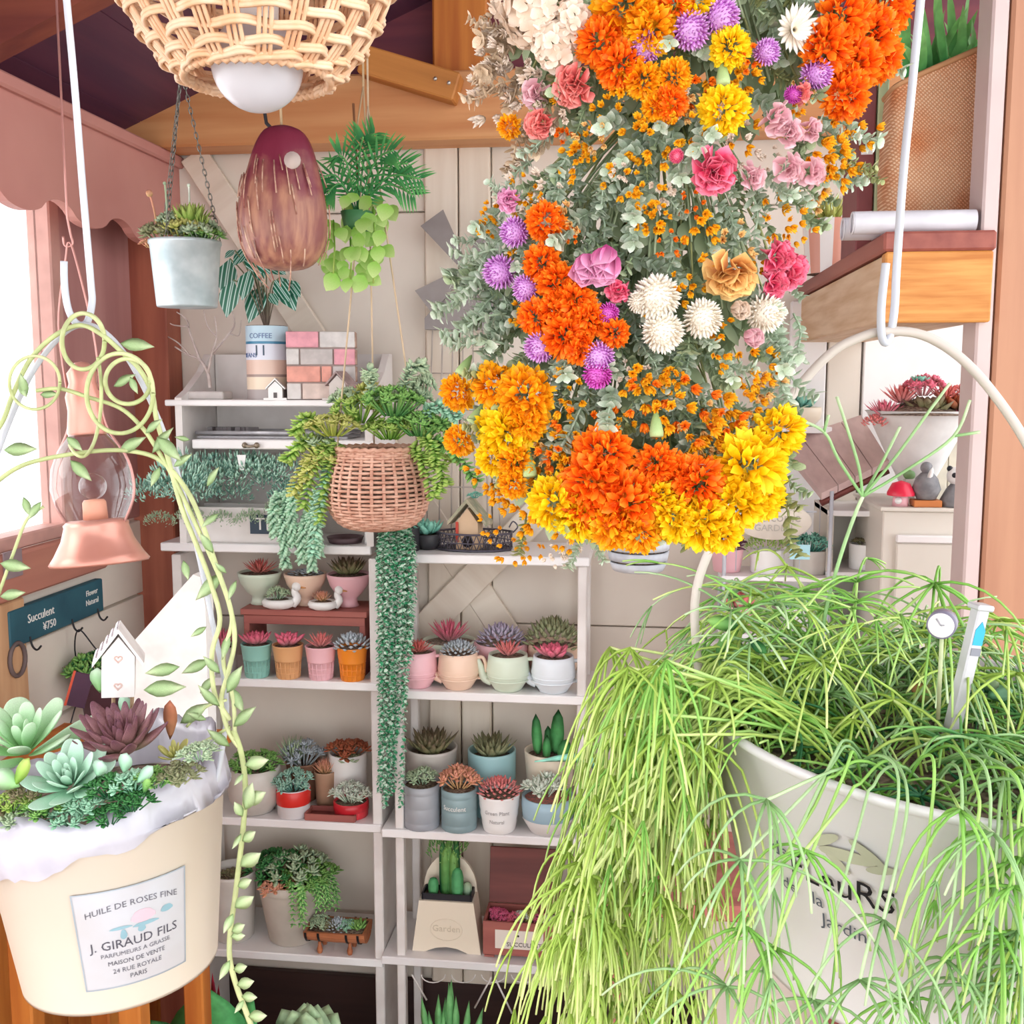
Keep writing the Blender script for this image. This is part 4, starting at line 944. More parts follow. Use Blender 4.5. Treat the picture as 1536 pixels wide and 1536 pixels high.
# ================================================================ things hanging from the roof
def roof_z(x, y=None): return zroof(x)-.0
M_cord = mat('jute cord', '#c9ab85', .9)
def cord(t, pts, r, m=None, name='cord', seg=5):
    mb = MB(); mb.tube([Vector(q)-Vector(t.location) for q in pts], r, seg); return mb.build(name, m or M_cord, t)
def rz(p): return Vector((p.x, p.y, zroof(p.x)))
# -- woven pendant lamp
YL = .98
bc = P(386, 98, YL); k = S(bc, 1)
lamp = thing('pendant_lamp', 'woven cane bowl pendant lamp with a white globe bulb', 'lamp', bc)
M_cane = mat('cane', '#ecc8a6', .5, '#dfae86', 40); M_caned = mat('cane weaver', '#f0d0b2', .5, '#e4b88f', 40)
prof = [(112, 22), (132, 2), (160, 30-0), (186, 66), (205, 104), (216, 145), (219, 190), (212, 235), (190, 275), (150, 305), (90, 322), (30, 328)]
prof = [(108, -18), (122, -12), (150, 18), (176, 56), (197, 100), (210, 145), (214, 190), (207, 235), (186, 275), (146, 305), (88, 322), (30, 328)]
sp = smooth_path([(r, 0, z) for r, z in prof], 5); lp = [(q.x*k, q.z*k) for q in sp]
NR = 22
for i in range(NR):
    a = 2*PI*i/NR; mb = MB()
    for da in (-.045, 0.0, .045):
        mb.tube([(r*math.cos(a+da*.11/max(r, .03)), r*math.sin(a+da*.11/max(r, .03)), z) for r, z in lp], .0021, 5)
    mb.build('rib', M_cane, lamp)
L_ = len(lp); nw = 17
for j in range(nw):
    u = (j+.5)/nw*(L_-8); i = int(u); r = lp[i][0]+(lp[i+1][0]-lp[i][0])*(u-i); z = lp[i][1]+(lp[i+1][1]-lp[i][1])*(u-i)
    mb = MB(); n = NR*4; wv = .0042
    for ph in (0, .5):
        mb.tube([((r+wv*math.cos(PI*(q/n*NR+j+ph*0)))*math.cos(2*PI*q/n), (r+wv*math.cos(PI*(q/n*NR+j)))*math.sin(2*PI*q/n), z+(ph-.25)*.007+.0012*math.sin(2*PI*q/n*NR/2+j*PI)) for q in range(n)], .0026, 5, closed=True)
    mb.build('weaver', M_caned, lamp)
mb = MB()
for q in range(2): mb.tube([(108*k*math.cos(a)+.0, 108*k*math.sin(a), -18*k+.003*math.sin(a*26+q*PI)) for a in [2*PI*i/104 for i in range(104)]], .0035, 6, closed=True)
mb.build('rim', M_cane, lamp)
mb = MB(); br = 68*k; mb.sphere((0, 0, 0), br, 32, 20)
def emis(name, col, strg):
    m = mat(name, col, .3); b = m.node_tree.nodes['Principled BSDF']; b.inputs['Emission Color'].default_value = (*lin(col), 1); b.inputs['Emission Strength'].default_value = strg; return m
mb.build('bulb', mat('opal glass', '#d0ced4', .25, '#cac8ce', 8), lamp)
mb = MB(); mb.lathe([(.02, br*.9), (.022, br*.9+.05), (.018, br*.9+.09), (.004, br*.9+.095), (.003, 330*k)], 16); mb.build('socket', C_white, lamp)
cord(lamp, [bc+Vector((0, 0, 325*k)), rz(bc)], .003, C_white)
# -- zinc pot on chains
YT = 1.72
tp = P(281, 461, YT); k = S(tp, 1)
tin_ = thing('hanging_zinc_pot', 'pale zinc pot of mossy succulents hanging from thin chains', 'hanging planter', tp)
h = 97*k
mb = MB(); mb.lathe([(.001, 0), (43*k, 0), (44*k, .002), (51*k, h*.93), (53*k, h*.95), (53*k, h), (50*k, h), (49*k, h*.88)], 32); mb.build('pot', mat('zinc pale', '#cfdce0', .35, '#aebfc4', 25, metal=.25), tin_)
mb = MB(); mb.disc((0, 0, h*.9), 50*k, 20, bumpz=.01); mb.build('soil', M_soil, tin_)
hk = P(272, 105, YT)
M_chain = mat('chain steel', '#8f8f88', .4, metal=.8)
lk = MB(); lk.tube([(.0028*math.cos(a), 0, .0062*math.sin(a)) for a in [2*PI*i/10 for i in range(10)]], .0009, 4, closed=True); lkm = lk.mesh('link', M_chain)
for a in (2.7, .35, 4.6):
    e = tp+Vector((51*k*math.cos(a), 51*k*math.sin(a), h)); d = hk-e; n = int(d.length/.0098); ch = bpy.data.objects.new('chain', None); COL.objects.link(ch); ch.parent = tin_
    dd = d.normalized(); mb = MB()
    for i in range(n):
        M = zrot(e+dd*(i+.5)*d.length/n-tp, dd) @ Matrix.Rotation(PI/2*(i % 2), 4, 'Z'); M0 = mb.M; mb.M = M; mb.tube([(.0028*math.cos(b), 0, .0064*math.sin(b)) for b in [2*PI*i2/8 for i2 in range(8)]], .0009, 4, closed=True); mb.M = M0
    bpy.data.objects.remove(ch); mb.build('chain', M_chain, tin_)
cord(tin_, [hk, rz(hk)], .0015, M_chain, 'hook_wire')
for (dx, dz, kd, cl, r, hf) in ((-30, 8, 'bush', 'oliveg', 36, 1.0), (0, 10, 'bush', 'yellowg', 40, 1.0), (28, 8, 'bush', 'sagey', 36, 1.0), (14, 34, 'rosp', 'lime', 32, 1.1), (-12, 4, 'domes', 'peach', 26, .8), (36, 6, 'bush', 'green', 28, 1), (-50, 4, 'bush', 'peach', 16, .8), (-15, 26, 'bush', 'sagey', 26, 1.1), (30, 26, 'spike', 'lime', 24, 1.1)):
    grow(kd, cl, tin_, (dx*k, -10*k, h+dz*k-14*k), r*k, hf)
for (pts, m) in (([(236, 352), (232, 320), (224, 290)], 'peach'), ([(250, 345), (250, 310), (247, 275)], 'sagey'), ([(283, 330), (284, 300), (283, 278)], 'white')):
    mb = MB(); q = [P(x, y, YT-.02)-tp for x, y in pts]; mb.tube(smooth_path(q, 4), .0016, 5); mb.sphere(q[-1], .006 if m == 'peach' else .003, 8, 6); mb.build('flower_stalk', G[m], tin_)
# -- coconut husk
YC = 1.62
cp = P(425, 300, YC); k = S(cp, 1)
co = thing('coconut_husk', 'dried reddish-brown coconut husk hanging on a cord', 'hanging husk', cp)
mb = MB(); prof = [(.01, -104), (30, -101), (50, -88), (62, -60), (65, -25), (60, 10), (52, 45), (43, 75), (30, 97), (12, 106), (.01, 108)]
mb.lathe([(q.x*k, q.z*k) for q in smooth_path([(r, 0, z) for r, z in prof], 3)], 40, wob=lambda a, j: 1+.05*math.cos(3*a+.6)+.02*math.sin(7*a+j*.2))
def husk_mat():
    m = mat('coconut husk', '#b5836a', .4, '#8a5550', 7, stretch=(9, 9, 1.4), bump=.5, detail=8, lo=.38, hi=.62)
    nt = m.node_tree; b = nt.nodes['Principled BSDF']; src = b.inputs['Base Color'].links[0].from_socket
    tc = nt.nodes.new('ShaderNodeTexCoord'); sx = nt.nodes.new('ShaderNodeSeparateXYZ'); nt.links.new(tc.outputs['Object'], sx.inputs[0])
    nz = nt.nodes.new('ShaderNodeTexNoise'); nz.inputs['Scale'].default_value = 28; nz.inputs['Detail'].default_value = 5; nt.links.new(tc.outputs['Object'], nz.inputs['Vector'])
    ml = nt.nodes.new('ShaderNodeMath'); ml.operation = 'MULTIPLY_ADD'; ml.inputs[1].default_value = .22; nt.links.new(nz.outputs[0], ml.inputs[0]); nt.links.new(sx.outputs[2], ml.inputs[2])
    mr = nt.nodes.new('ShaderNodeMapRange'); mr.inputs[1].default_value = .095; mr.inputs[2].default_value = .175; nt.links.new(ml.outputs[0], mr.inputs[0])
    mx = nt.nodes.new('ShaderNodeMix'); mx.data_type = 'RGBA'; nt.links.new(mr.outputs[0], mx.inputs[0]); nt.links.new(src, mx.inputs[6]); mx.inputs[7].default_value = (*lin('#7a2a3e'), 1)
    nt.links.new(mx.outputs[2], b.inputs['Base Color']); return m
bo = mb.build('husk', husk_mat(), co); bo.rotation_euler = (0, .04, 0)
mb = MB()
for j in range(70):
    a = U(0, 2*PI); z0 = U(-80, 60); L = U(20, 60); rr = lambda z: (66-(max(0, z+10)/100)**1.6*34-(max(0, -z-40)/60)**2*18)
    mb.tube([((rr(z)*1.02)*k*math.cos(a+i*.03)*(1+.05*math.cos(3*a+.6)), rr(z)*1.02*k*math.sin(a+i*.03)*(1+.05*math.cos(3*a+.6)), z*k) for i, z in enumerate([z0, z0-L*.33, z0-L*.66, z0-L])], .0011, 4)
stuff(mb.build('fibre', mat('husk fibre', '#d9b79e', .6, '#9a5a50', 80), co))
mb = MB(); mb.leaf(frame_m((-58*k, -20*k, 5*k), (.45, -.3, -1), (-1, -.4, 0)), 110*k, 36*k, 5*k, .1, (.5, .9, 1, .8)); mb.build('peeled_strip', mat('pale husk', '#d9b5a4', .6), co)
mb = MB(); s_ = P(438, 240, YC-.075)-cp; mb.tube([s_, s_+Vector((0, .004, 0))], 12*k, 14); mb.build('sticker', mat('sticker', '#cfbdb4', .6), co)
cord(co, [cp+Vector((0, 0, 106*k)), P(420, 150, YC), rz(P(420, 150, YC))], .0022); cord(co, [cp+Vector((-.012, 0, 100*k)), P(400, 215, YC)+Vector((0, 0, .03)), P(397, 170, YC), rz(P(397, 170, YC))], .003, M_iron, 'wire')
# -- hanging foliage: palm on top, lime leaves beneath
YG = 1.74
gp = P(535, 330, YG); k = S(gp, 1)
hg = thing('hanging_foliage', 'hanging planter of dark palm fronds above lime green leaves', 'hanging planter', gp)
mb = MB(); mb.lathe([(.001, -18*k), (18*k, -16*k), (24*k, 12*k), (22*k, 12*k)], 18); mb.build('pot', mat('green pot', '#4f8a5a', .5), hg)
M_palm = plant('palm green', '#2f7a44', '#62ac5c')
for (ex, ey) in ((590, 225), (630, 268), (562, 200), (480, 268), (508, 232), (545, 205), (612, 245), (620, 292), (490, 290)):
    b = Vector((0, 0, .01)); e = P(ex, ey, YG+U(-.06, .03))-gp; m_ = (b+e)/2+Vector((0, 0, .03)); sp = smooth_path([b, m_, e], 7); mb = MB(); mb.tube(sp, .0016, 4)
    for i in range(3, len(sp)):
        d = (sp[i]-sp[i-1]).normalized(); n = d.cross(Vector((0, -1, .3))).normalized(); f_ = math.sin(PI*(i-2)/(len(sp)-1))*.6+.4
        for s_ in (-1, 1): mb.leaf(frame_m(sp[i], n*s_+d*.9+Vector((0, 0, -.2)), (0, -1, .5)), .042*f_, .0045, 0, -.2, (1, .9, .6))
    mb.build('frond', M_palm, hg)
M_lime = plant('lime broad leaf', '#9ad05c', '#cfe89a', sub=.3, var=.12)
lm = MB(); lm.leaf(Matrix.Identity(4), 1, .85, 0, -.12, (.7, 1, 1.0, .8, .5), fold=.1); lme = lm.mesh('leaf', M_lime)
for i in range(78):
    px, py = 530+U(-52, 52), 345+U(-55, 75)
    if py > 380: px = 528+(px-530)*.8
    b = P(px, py, YG+U(-.05, .04))-gp; M = frame_m(b, (U(-.6, .6), U(-.6, .1), -1+U(0, .7)), (U(-.4, .4), -1, .3)); s_ = U(.022, .034); o = inst('leaf', lme, hg, M=M @ Matrix.Scale(s_, 4))
mb = MB()
for (x, y0, y1) in ((525, 390, 430), (560, 350, 425), (500, 370, 415)): mb.tube([P(x, y0-40, YG)-gp, P(x+2, y0, YG-.02)-gp, P(x, y1, YG-.02)-gp], .0015, 4)
mb.build('runner', G['lime'], hg)
for s_ in (-20, 20): cord(hg, [gp+Vector((s_*k, 0, 10*k)), P(545, 130, YG)], .0015)
cord(hg, [P(545, 130, YG), rz(P(545, 130, YG))], .002); cord(hg, [gp+Vector((0, .02, 0)), P(530, 155, YG), ], .002, mat('brown twine', '#8a5a3c', .9), 'twine')
# -- wicker basket of succulents on three cords
YK = 1.76
kp = P(568, 795, YK); k = S(kp, 1)
bs = thing('hanging_basket', 'round wicker basket overflowing with green succulents on string', 'hanging planter', kp)
prof = [(22, 2), (50, 8), (67, 24), (74, 48), (71, 80), (63, 108), (58, 122)]; sp = smooth_path([(r, 0, z) for r, z in prof], 6); M_wk = mat('wicker pink brown', '#dbb09a', .6, '#c2907a', 60); M_wk2 = mat('wicker stake', '#d8ac96', .6, '#c08c76', 60)
NS = 26; n = NS*4; nw = 30
for j in range(nw):
    u = j/(nw-1)*(len(sp)-1); i = min(int(u), len(sp)-2); q = sp[i].lerp(sp[i+1], u-i); mb = MB(); flat = .0022
    mb.tube([((q.x*k+.0022*math.cos(PI*(a/n*NS+j)))*math.cos(2*PI*a/n), (q.x*k+.0022*math.cos(PI*(a/n*NS+j)))*math.sin(2*PI*a/n), q.z*k) for a in range(n)], .0026, 5, closed=True); mb.build('weaver', M_wk, bs)
for i in range(NS):
    a = 2*PI*i/NS; mb = MB(); mb.tube([(q.x*k*math.cos(a), q.x*k*math.sin(a), q.z*k) for q in sp], .003, 5); mb.build('stake', M_wk2, bs)
mb = MB(); mb.lathe([(.001, 2*k), (30*k, 3*k), (55*k, 13*k), (67*k, 35*k), (69*k, 60*k), (65*k, 90*k), (58*k, 112*k), (.001, 112*k)], 24); mb.build('liner', M_soil, bs)
for s_ in (0,): mb = MB(); mb.tube([(61*k*math.cos(a), 61*k*math.sin(a), 123*k+.0015*math.sin(a*30)) for a in [2*PI*i/90 for i in range(90)]], .004, 6, closed=True); mb.build('rim', M_wk2, bs)
apex = P(552, 160, YK)
for a in (3.6, .3, 1.9): cord(bs, [kp+Vector((60*k*math.cos(a), 60*k*math.sin(a), 123*k)), apex], .0016, mat('pale string', '#d9bfa0', .9))
cord(bs, [apex, rz(apex)], .0018, MATS['pale string'])
for (px, py, kd, cl, r, hf) in ((500, 640, 'bushf', 'yellowg', 44, .7), (470, 660, 'bush', 'sagey', 34, .7), (540, 620, 'bushf', 'lime', 46, .9), (590, 610, 'bushf', 'green', 46, .9), (630, 640, 'bushf', 'green', 46, .8), (560, 600, 'bush', 'yellowg', 36, 1.1), (615, 600, 'bush', 'sagey', 34, 1.2), (655, 690, 'bush', 'lime', 34, .8), (520, 600, 'bush', 'sagey', 30, 1.1), (635, 585, 'bush', 'sagey', 20, 2.0), (585, 645, 'bushf', 'lime', 40, .8), (485, 690, 'bush', 'yellowg', 34, .8)):
    o = grow(kd, cl, bs, P(px, py+14, YK+U(-.05, .04))-kp, r*k, hf, name='foliage')
for (x0, y0, x1, y1, cl) in ((500, 660, 455, 760, 'lime'), (490, 670, 440, 740, 'yellowg'), (510, 665, 480, 780, 'lime'), (635, 655, 670, 725, 'lime'), (640, 640, 690, 665, 'green'), (630, 630, 685, 625, 'mint'), (480, 640, 442, 650, 'lime'), (640, 660, 715, 720, 'green'), (600, 600, 636, 548, 'sagey'), (560, 600, 555, 560, 'sagey'), (490, 690, 458, 720, 'yellowg'), (620, 670, 650, 745, 'lime'), (500, 680, 470, 830, 'mint'), (485, 670, 430, 690, 'lime'), (650, 680, 660, 735, 'lime')):
    a, b = P(x0, y0, YK-.02)-kp, P(x1, y1, YK-.05)-kp; mb = MB(); strand(mb, [a, (a+b)/2+Vector((0, -.01, .02)), b], 20, .017, .010, .004, (.7, 1, .85), 4, -.1); stuff(mb.build('trailing_stem', G[cl], bs))
# -- copper hurricane lantern hanging by the window
YN = 1.12
lp0 = P(150, 845, YN); k = S(lp0, 1)
ln = thing('hurricane_lantern', 'pink copper hurricane lantern with a clear glass globe by the window', 'lantern', lp0, (math.radians(-4), math.radians(-5), 0)); M_cop = mat('pink copper', '#d9a090', .3, '#c98a7a', 12, metal=.35)
mb = MB(); mb.lathe([(.001, 0), (70*k, 0), (72*k, 3*k), (64*k, 14*k), (52*k, 36*k), (46*k, 56*k), (47*k, 60*k), (40*k, 66*k), (.001, 66*k)], 40); mb.build('fuel_tank', M_cop, ln)
mb = MB(); mb.lathe([(42*k, 64*k), (54*k, 90*k), (60*k, 115*k), (56*k, 145*k), (44*k, 172*k), (28*k, 192*k), (25*k, 200*k)], 36); mb.build('glass_globe', glass('lantern glass', (.97, .97, .98)), ln)
mb = MB(); mb.lathe([(27*k, 192*k), (29*k, 196*k), (25*k, 230*k), (27*k, 250*k), (20*k, 270*k), (22*k, 285*k), (10*k, 300*k), (.001, 302*k)], 28); mb.build('chimney', M_cop, ln)
mb = MB(); mb.lathe([(.001, 66*k), (18*k, 66*k), (17*k, 92*k), (14*k, 96*k), (.001, 97*k)], 20); mb.build('burner', mat('peach candle', '#e6a58a', .5), ln)
mb = MB(); mb.sphere((0, 0, 116*k), 20*k, 14, 10); mb.build('bulb', glass('bulb glass'), ln)
for s_ in (-1, 1):
    mb = MB(); mb.tube(smooth_path([(s_*44*k, 0, 58*k), (s_*64*k, 0, 100*k), (s_*60*k, 0, 150*k), (s_*30*k, 0, 205*k), (s_*24*k, 0, 260*k)], 6), .0016, 6); mb.build('guard_wire', mat('copper wire', '#c9928a', .3, metal=.5), ln)
bl = MB(); bl.tube(smooth_path([(26*k, 0, 250*k), (24*k, 0, 340*k), (6*k, 0, 458*k), (-2*k, 0, 478*k), (-8*k, 0, 458*k), (-30*k, 0, 360*k), (-26*k, 0, 250*k)], 6), .0013, 5); bl.build('bail', MATS['copper wire'], ln)
top = Euler((math.radians(-4), math.radians(-5), 0)).to_matrix() @ Vector((-2*k, 0, 474*k))+lp0
t = thing('lantern_hook', 'thin wire hook carrying the copper lantern', 'hook', top); mb = MB(); mb.tube(smooth_path([(-.006, 0, .010), (-.005, 0, .001), (0, 0, -.0015), (.005, 0, .002), (.003, 0, .012), (0, 0, .03)], 4)+[Vector((0, 0, zroof(top.x)-top.z))], .0013, 6); mb.build('wire', MATS['copper wire'], t)
# ================================================================ left foreground: cream bucket, its hook, the vine
M_rod = mat('white rod', '#c9cbd2', .35, '#bcbfc8', 10)
YK1 = .80
def hook(name, label, pts, Y, r):
    q = [P(x, y, Y+d) for x, y, d in pts]; top = q[0]
    t = thing(name, label, 'hook', q[-1]); sp = smooth_path(q, 6)
    zt_ = zroof(top.x); d = (q[0]-q[1]).normalized(); d = d/d.z; T = top+d*(zt_-top.z-.002)
    mb = MB(); mb.tube([Vector(v)-t.location for v in ([T]+sp)], r, 12); mb.build('rod', M_rod, t); return t
hook('ceiling_hook', 'long white rod hook carrying the cream bucket', [(100, 0, 0), (112, 130, 0), (124, 280, 0), (136, 420, 0), (138, 455, 0), (130, 484, 0), (115, 485, -.004), (103, 465, -.008), (97, 430, -.01), (96, 392, -.01)], YK1, .0027)
bcx = P(172, 1188, YK1); k = S(bcx, 1)
RB, RB0, HB = 176*k, 141*k, 272*k
base = bcx-Vector((0, 0, HB))
bt = thing('cream_bucket', 'cream metal bucket with a vintage label, planted with succulents', 'bucket', base, (0, math.radians(-3.5), 0))
M_bkt = mat('cream enamel', '#ddd2c4', .4, '#d8cbbb', 5, spec=.4)
mb = MB(); mb.lathe([(.001, .004), (RB0*.97, .004), (RB0, 0), (RB0*1.005, .003), (RB*.985, HB*.965), (RB*1.0, HB*.97), (RB*1.012, HB*.985), (RB, HB), (RB*.985, HB*.99), (RB*.97, HB*.9)], 72); mb.build('bucket', M_bkt, bt)
mb = MB(); mb.disc((0, 0, HB*.93), RB*.975, 40, bumpz=.012); mb.build('soil', M_soil, bt)
# label on the curved front
tocam = math.atan2(CAM.y-base.y, CAM.x-base.x)
def bend_bucket(a0, zc, eps):
    def f(co):
        z = zc+co.y; r = RB0+(RB-RB0)*z/HB+eps+co.z; a = tocam+a0+co.x/(RB0+(RB-RB0)*zc/HB); return Vector((r*math.cos(a), r*math.sin(a), z))
    return f
def patch(mb, x0, x1, y0, y1, f, n=16, mi=0):
    vs = []; fs = []
    for i in range(n+1):
        for j in range(5): vs.append(f(Vector((x0+(x1-x0)*i/n, y0+(y1-y0)*j/4, 0))))
    for i in range(n):
        for j in range(4): a = i*5+j; fs.append((a, a+5, a+6, a+1))
    mb.add(vs, fs, mi)
a0 = math.radians(9); zc = HB*.42; LW, LH = RB*.85, 150*k
fb = bend_bucket(a0, zc, .0006)
mb = MB(); patch(mb, -LW/2, LW/2, -LH/2, LH/2, fb); lab = mb.build('label', mat('label print', '#c4c5cb', .5, '#bfbcbf', 20), bt)
M_ink = mat('grey ink', '#94929c', .6); M_inkd = mat('dark grey ink', '#7c7a86', .6)
fb2 = bend_bucket(a0, zc, .0010); fb2z = lambda co: fb2(Vector((co.x, co.y, 0)))
mb = MB(); e = LW*.012
for (x0, x1, y0, y1) in ((-LW/2, LW/2, LH/2-e, LH/2), (-LW/2, LW/2, -LH/2, -LH/2+e), (-LW/2, -LW/2+e, -LH/2, LH/2), (LW/2-e, LW/2, -LH/2, LH/2)): patch(mb, x0, x1, y0, y1, fb2z)
mb.build('border', mat('border ink', '#a9b3bd', .6), lab)
def ltxt(s_, size, y, m=M_ink, x=0, arc=0):
    def f(co):
        c = Vector((co.x+x, co.y+y-arc*(co.x/(LW/2))**2, 0)); return fb2(c)
    lettering(s_, size*LH, m, lab, Matrix.Identity(4), f)
ltxt('HUILE DE ROSES FINE', .085, LH*.33, M_ink, 0, LH*.09); ltxt('J. GIRAUD FILS', .125, -LH*.06, M_inkd); ltxt('PARFUMEURS A GRASSE', .06, -LH*.16); ltxt('MAISON DE VENTE', .062, -LH*.245, M_inkd); ltxt('24 RUE ROYALE', .065, -LH*.33); ltxt('PARIS', .065, -LH*.41, M_inkd)
mb = MB()
def blob(cx, cy, rx, ry, n=14):
    vs = [fb2(Vector((cx, cy, 0)))]+[fb2(Vector((cx+rx*math.cos(2*PI*i/n)*(1+.15*math.sin(5*i)), cy+ry*math.sin(2*PI*i/n), 0))) for i in range(n)]
    mb.add(vs, [(0, 1+i, 1+(i+1) % n) for i in range(n)])
blob(LW*.08, LH*.17, LW*.11, LH*.065); mb.build('rose_print', mat('pink ink', '#e3bcc8', .6), lab)
mb = MB()
for (cx, cy, rx, ry) in ((-.12, .10, .10, .016), (.10, .085, .12, .02), (-.10, .03, .03, .05), (.06, .05, .035, .04), (.30, .16, .06, .035)): blob(LW*cx, LH*cy, LW*rx, LH*ry)
mb.build('ribbon_print', mat('teal ink', '#8fb3bf', .6), lab)
# crumpled film folded over the rim
rf = random.Random(5); N = 96; film = MB(); vs = []; fs = []
nz = [rf.uniform(-1, 1) for _ in range(N)]; nz2 = [rf.uniform(-1, 1) for _ in range(N)]
def sm(a, i, w=2): return sum(a[(i+j) % N] for j in range(-w, w+1))/(2*w+1)
for i in range(N):
    a = tocam+2*PI*i/N; rel = math.sin(2*PI*i/N)*-1      # +1 towards the picture's left of the bucket
    side = math.cos(2*PI*i/N); lft = -math.sin(2*PI*i/N)
    hang = (.016+.022*max(0, lft)+.010*sm(nz, i))*(.12+.88*max(0, min(1, (lft+.55)/.6))); up = .013+.010*abs(sm(nz2, i, 1))+(.018 if lft < -.2 else 0)+.006*sm(nz, i, 1)
    w1 = .0025*nz[i]; w2 = .003*nz2[i]
    for (r, z) in ((RB*.94+w2, HB*.94), (RB*.965+w1, HB+up*.6), (RB*.99+w2, HB+up), (RB*1.022+w1*.6, HB+up*.45), (RB*1.035+.002*abs(nz2[i]), HB-.004), (RB*1.03+.003*abs(nz[i]), HB-hang*.55), (RB*1.008+.003*abs(nz2[i]), HB-hang)):
        vs.append((r*math.cos(a), r*math.sin(a), z))
for i in range(N):
    for j in range(6): q = i*7+j; q2 = ((i+1) % N)*7+j; fs.append((q, q2, q2+1, q+1))
film.add(vs, fs); M_film = mat('white film', '#c6c4cd', .28, '#b9b6c2', 40, spec=.6); film.build('film_lining', M_film, bt, smooth=True)
# handle arc from rim to hook
IB = Euler((0, math.radians(-3.5), 0)).to_matrix().inverted()
def lb(px, py, Y): return IB @ (P(px, py, Y)-base)
hp = [lb(x, y, Y) for (x, y, Y) in ((346, 1150, .81), (340, 1060, .81), (318, 930, .80), (288, 790, .80), (250, 660, .795), (205, 560, .795), (165, 505, .795), (127, 487, .795), (90, 505, .795), (45, 565, .795), (0, 670, .795), (-40, 800, .80), (-70, 950, .80), (-85, 1080, .80), (-20, 1200, .80))]
hp[-1] = Vector((-RB*.99, 0, HB)); hp[0] = Vector((RB*.99, 0, HB)); hp[-2] = Vector((-RB*1.12, 0, HB+.055)); hp[-3] = Vector((-RB*1.16, 0, HB+.13))
mb = MB(); mb.tube(smooth_path(hp, 5), .0022, 8); mb.build('handle', M_rod, bt)
# succulents in the bucket, leaf by leaf
def big_rosette(nm, px, py, Y, n, R, wid, thick, prof, m, e0, e1, curl=.25, inner=.35, tilt=(0, 0, 0), seed=1):
    rr = random.Random(seed); c = lb(px, py, Y); ro = bpy.data.objects.new(nm, None); COL.objects.link(ro); ro.parent = bt; ro.location = c; ro.rotation_euler = tilt; ro.empty_display_size = .01
    lm = MB(); lm.leaf(Matrix.Identity(4), 1, wid, thick, curl, prof); me = lm.mesh('leaf', m)
    me.materials[0] = m
    for q in range(n):
        u = (q+.5)/n; a = q*2.39996; el = math.radians(e0+(e1-e0)*u**.85+rr.uniform(-5, 5)); L = R*(inner+(1-inner)*u)*rr.uniform(.9, 1.06)
        d = Vector((math.cos(a)*math.cos(el), math.sin(a)*math.cos(el), math.sin(el)))
        o = inst('leaf', me, ro, M=frame_m((0, 0, R*.08*(1-u)), d) @ Matrix.Diagonal((L, L*(.6+.4*u), L*.8, 1)))
        md = o.modifiers.new('round', 'SUBSURF'); md.levels = 1; md.render_levels = 2
    return ro
M_jade = plant('pale jade leaf', '#9fd58c', '#d6ecd0', '#b5dfae', rough=.4, sub=.2, var=.08)
big_rosette('green_rosette', 40, 1135, .77, 17, 118*k, .62, .16, (.4, .62, .85, 1, 1, .78), M_jade, 80, 8, .15, .5, (.25, .1, 0), 3)
M_semp = plant('purple bronze leaf', '#8a8a62', '#6a4150', '#9a6f70', var=.2)
big_rosette('bronze_rosette', 188, 1128, .765, 58, 98*k, .46, .24, (.7, 1, 1, .8, .45), M_semp, 88, 22, .3, .4, (.3, 0, 0), 4)
M_mintr = plant('mint rosette leaf', '#8fc8a4', '#c5e4cf', rough=.4, var=.08, sub=.1)
big_rosette('mint_rosette', 108, 1182, .725, 30, 84*k, .62, .14, (.5, .8, 1, .98, .7), M_mintr, 85, 5, .3, .35, (.5, .1, 0), 5)
big_rosette('olive_rosette', 262, 1140, .78, 12, 42*k, .5, .2, (.6, .9, 1, .8), plant('olive yellow leaf', '#a9b060', '#c9c27a'), 75, 10, .2, .5, (.3, 0, 0), 6)
for (px, py, ex, ey, W, m, Y) in ((255, 1110, 258, 1048, 22, plant('orange leaf', '#d99a72', '#d98a6a', sub=.2), .80), (185, 1160, 192, 1128, 20, M_mintr, .70), (205, 1175, 232, 1148, 16, M_mintr, .70), (145, 1165, 155, 1140, 22, M_mintr, .70), (150, 1040, 148, 1000, 28, M_jade, .82), (190, 1080, 188, 1040, 22, MATS['mint rosette leaf'], .82), (20, 1180, 48, 1135, 18, G['lime'], .70), (215, 1190, 225, 1165, 12, G['green'], .70), (30, 1180, -8, 1160, 30, M_jade, .70)):
    b, e = lb(px, py, Y), lb(ex, ey, Y); mb = MB(); mb.leaf(frame_m(b, e-b, (0, -1, .2)), (e-b).length, W*k, 5*k, .1, (.45, .75, 1, 1, .8)); mb.build('leaf', m, bt)
for (px, py, kd, cl, r) in ((200, 1185, 'bush', 'mint', 34), (235, 1180, 'bush', 'green', 32), (40, 1200, 'bush', 'olive', 30), (165, 1195, 'bush', 'deep', 36), (300, 1140, 'bush', 'sagey', 30), (20, 1215, 'bush', 'lime', 30), (200, 1215, 'bush', 'deep', 34), (270, 1175, 'bush', 'oliveg', 34), (130, 1218, 'bush', 'mint', 34), (70, 1225, 'bush', 'green', 34), (30, 1240, 'bush', 'sagey', 34), (105, 1240, 'bush', 'mint', 32), (165, 1236, 'bush', 'deep', 32), (-5, 1235, 'bush', 'olive', 32)): grow(kd, cl, bt, lb(px, py, .715), r*k, .8)
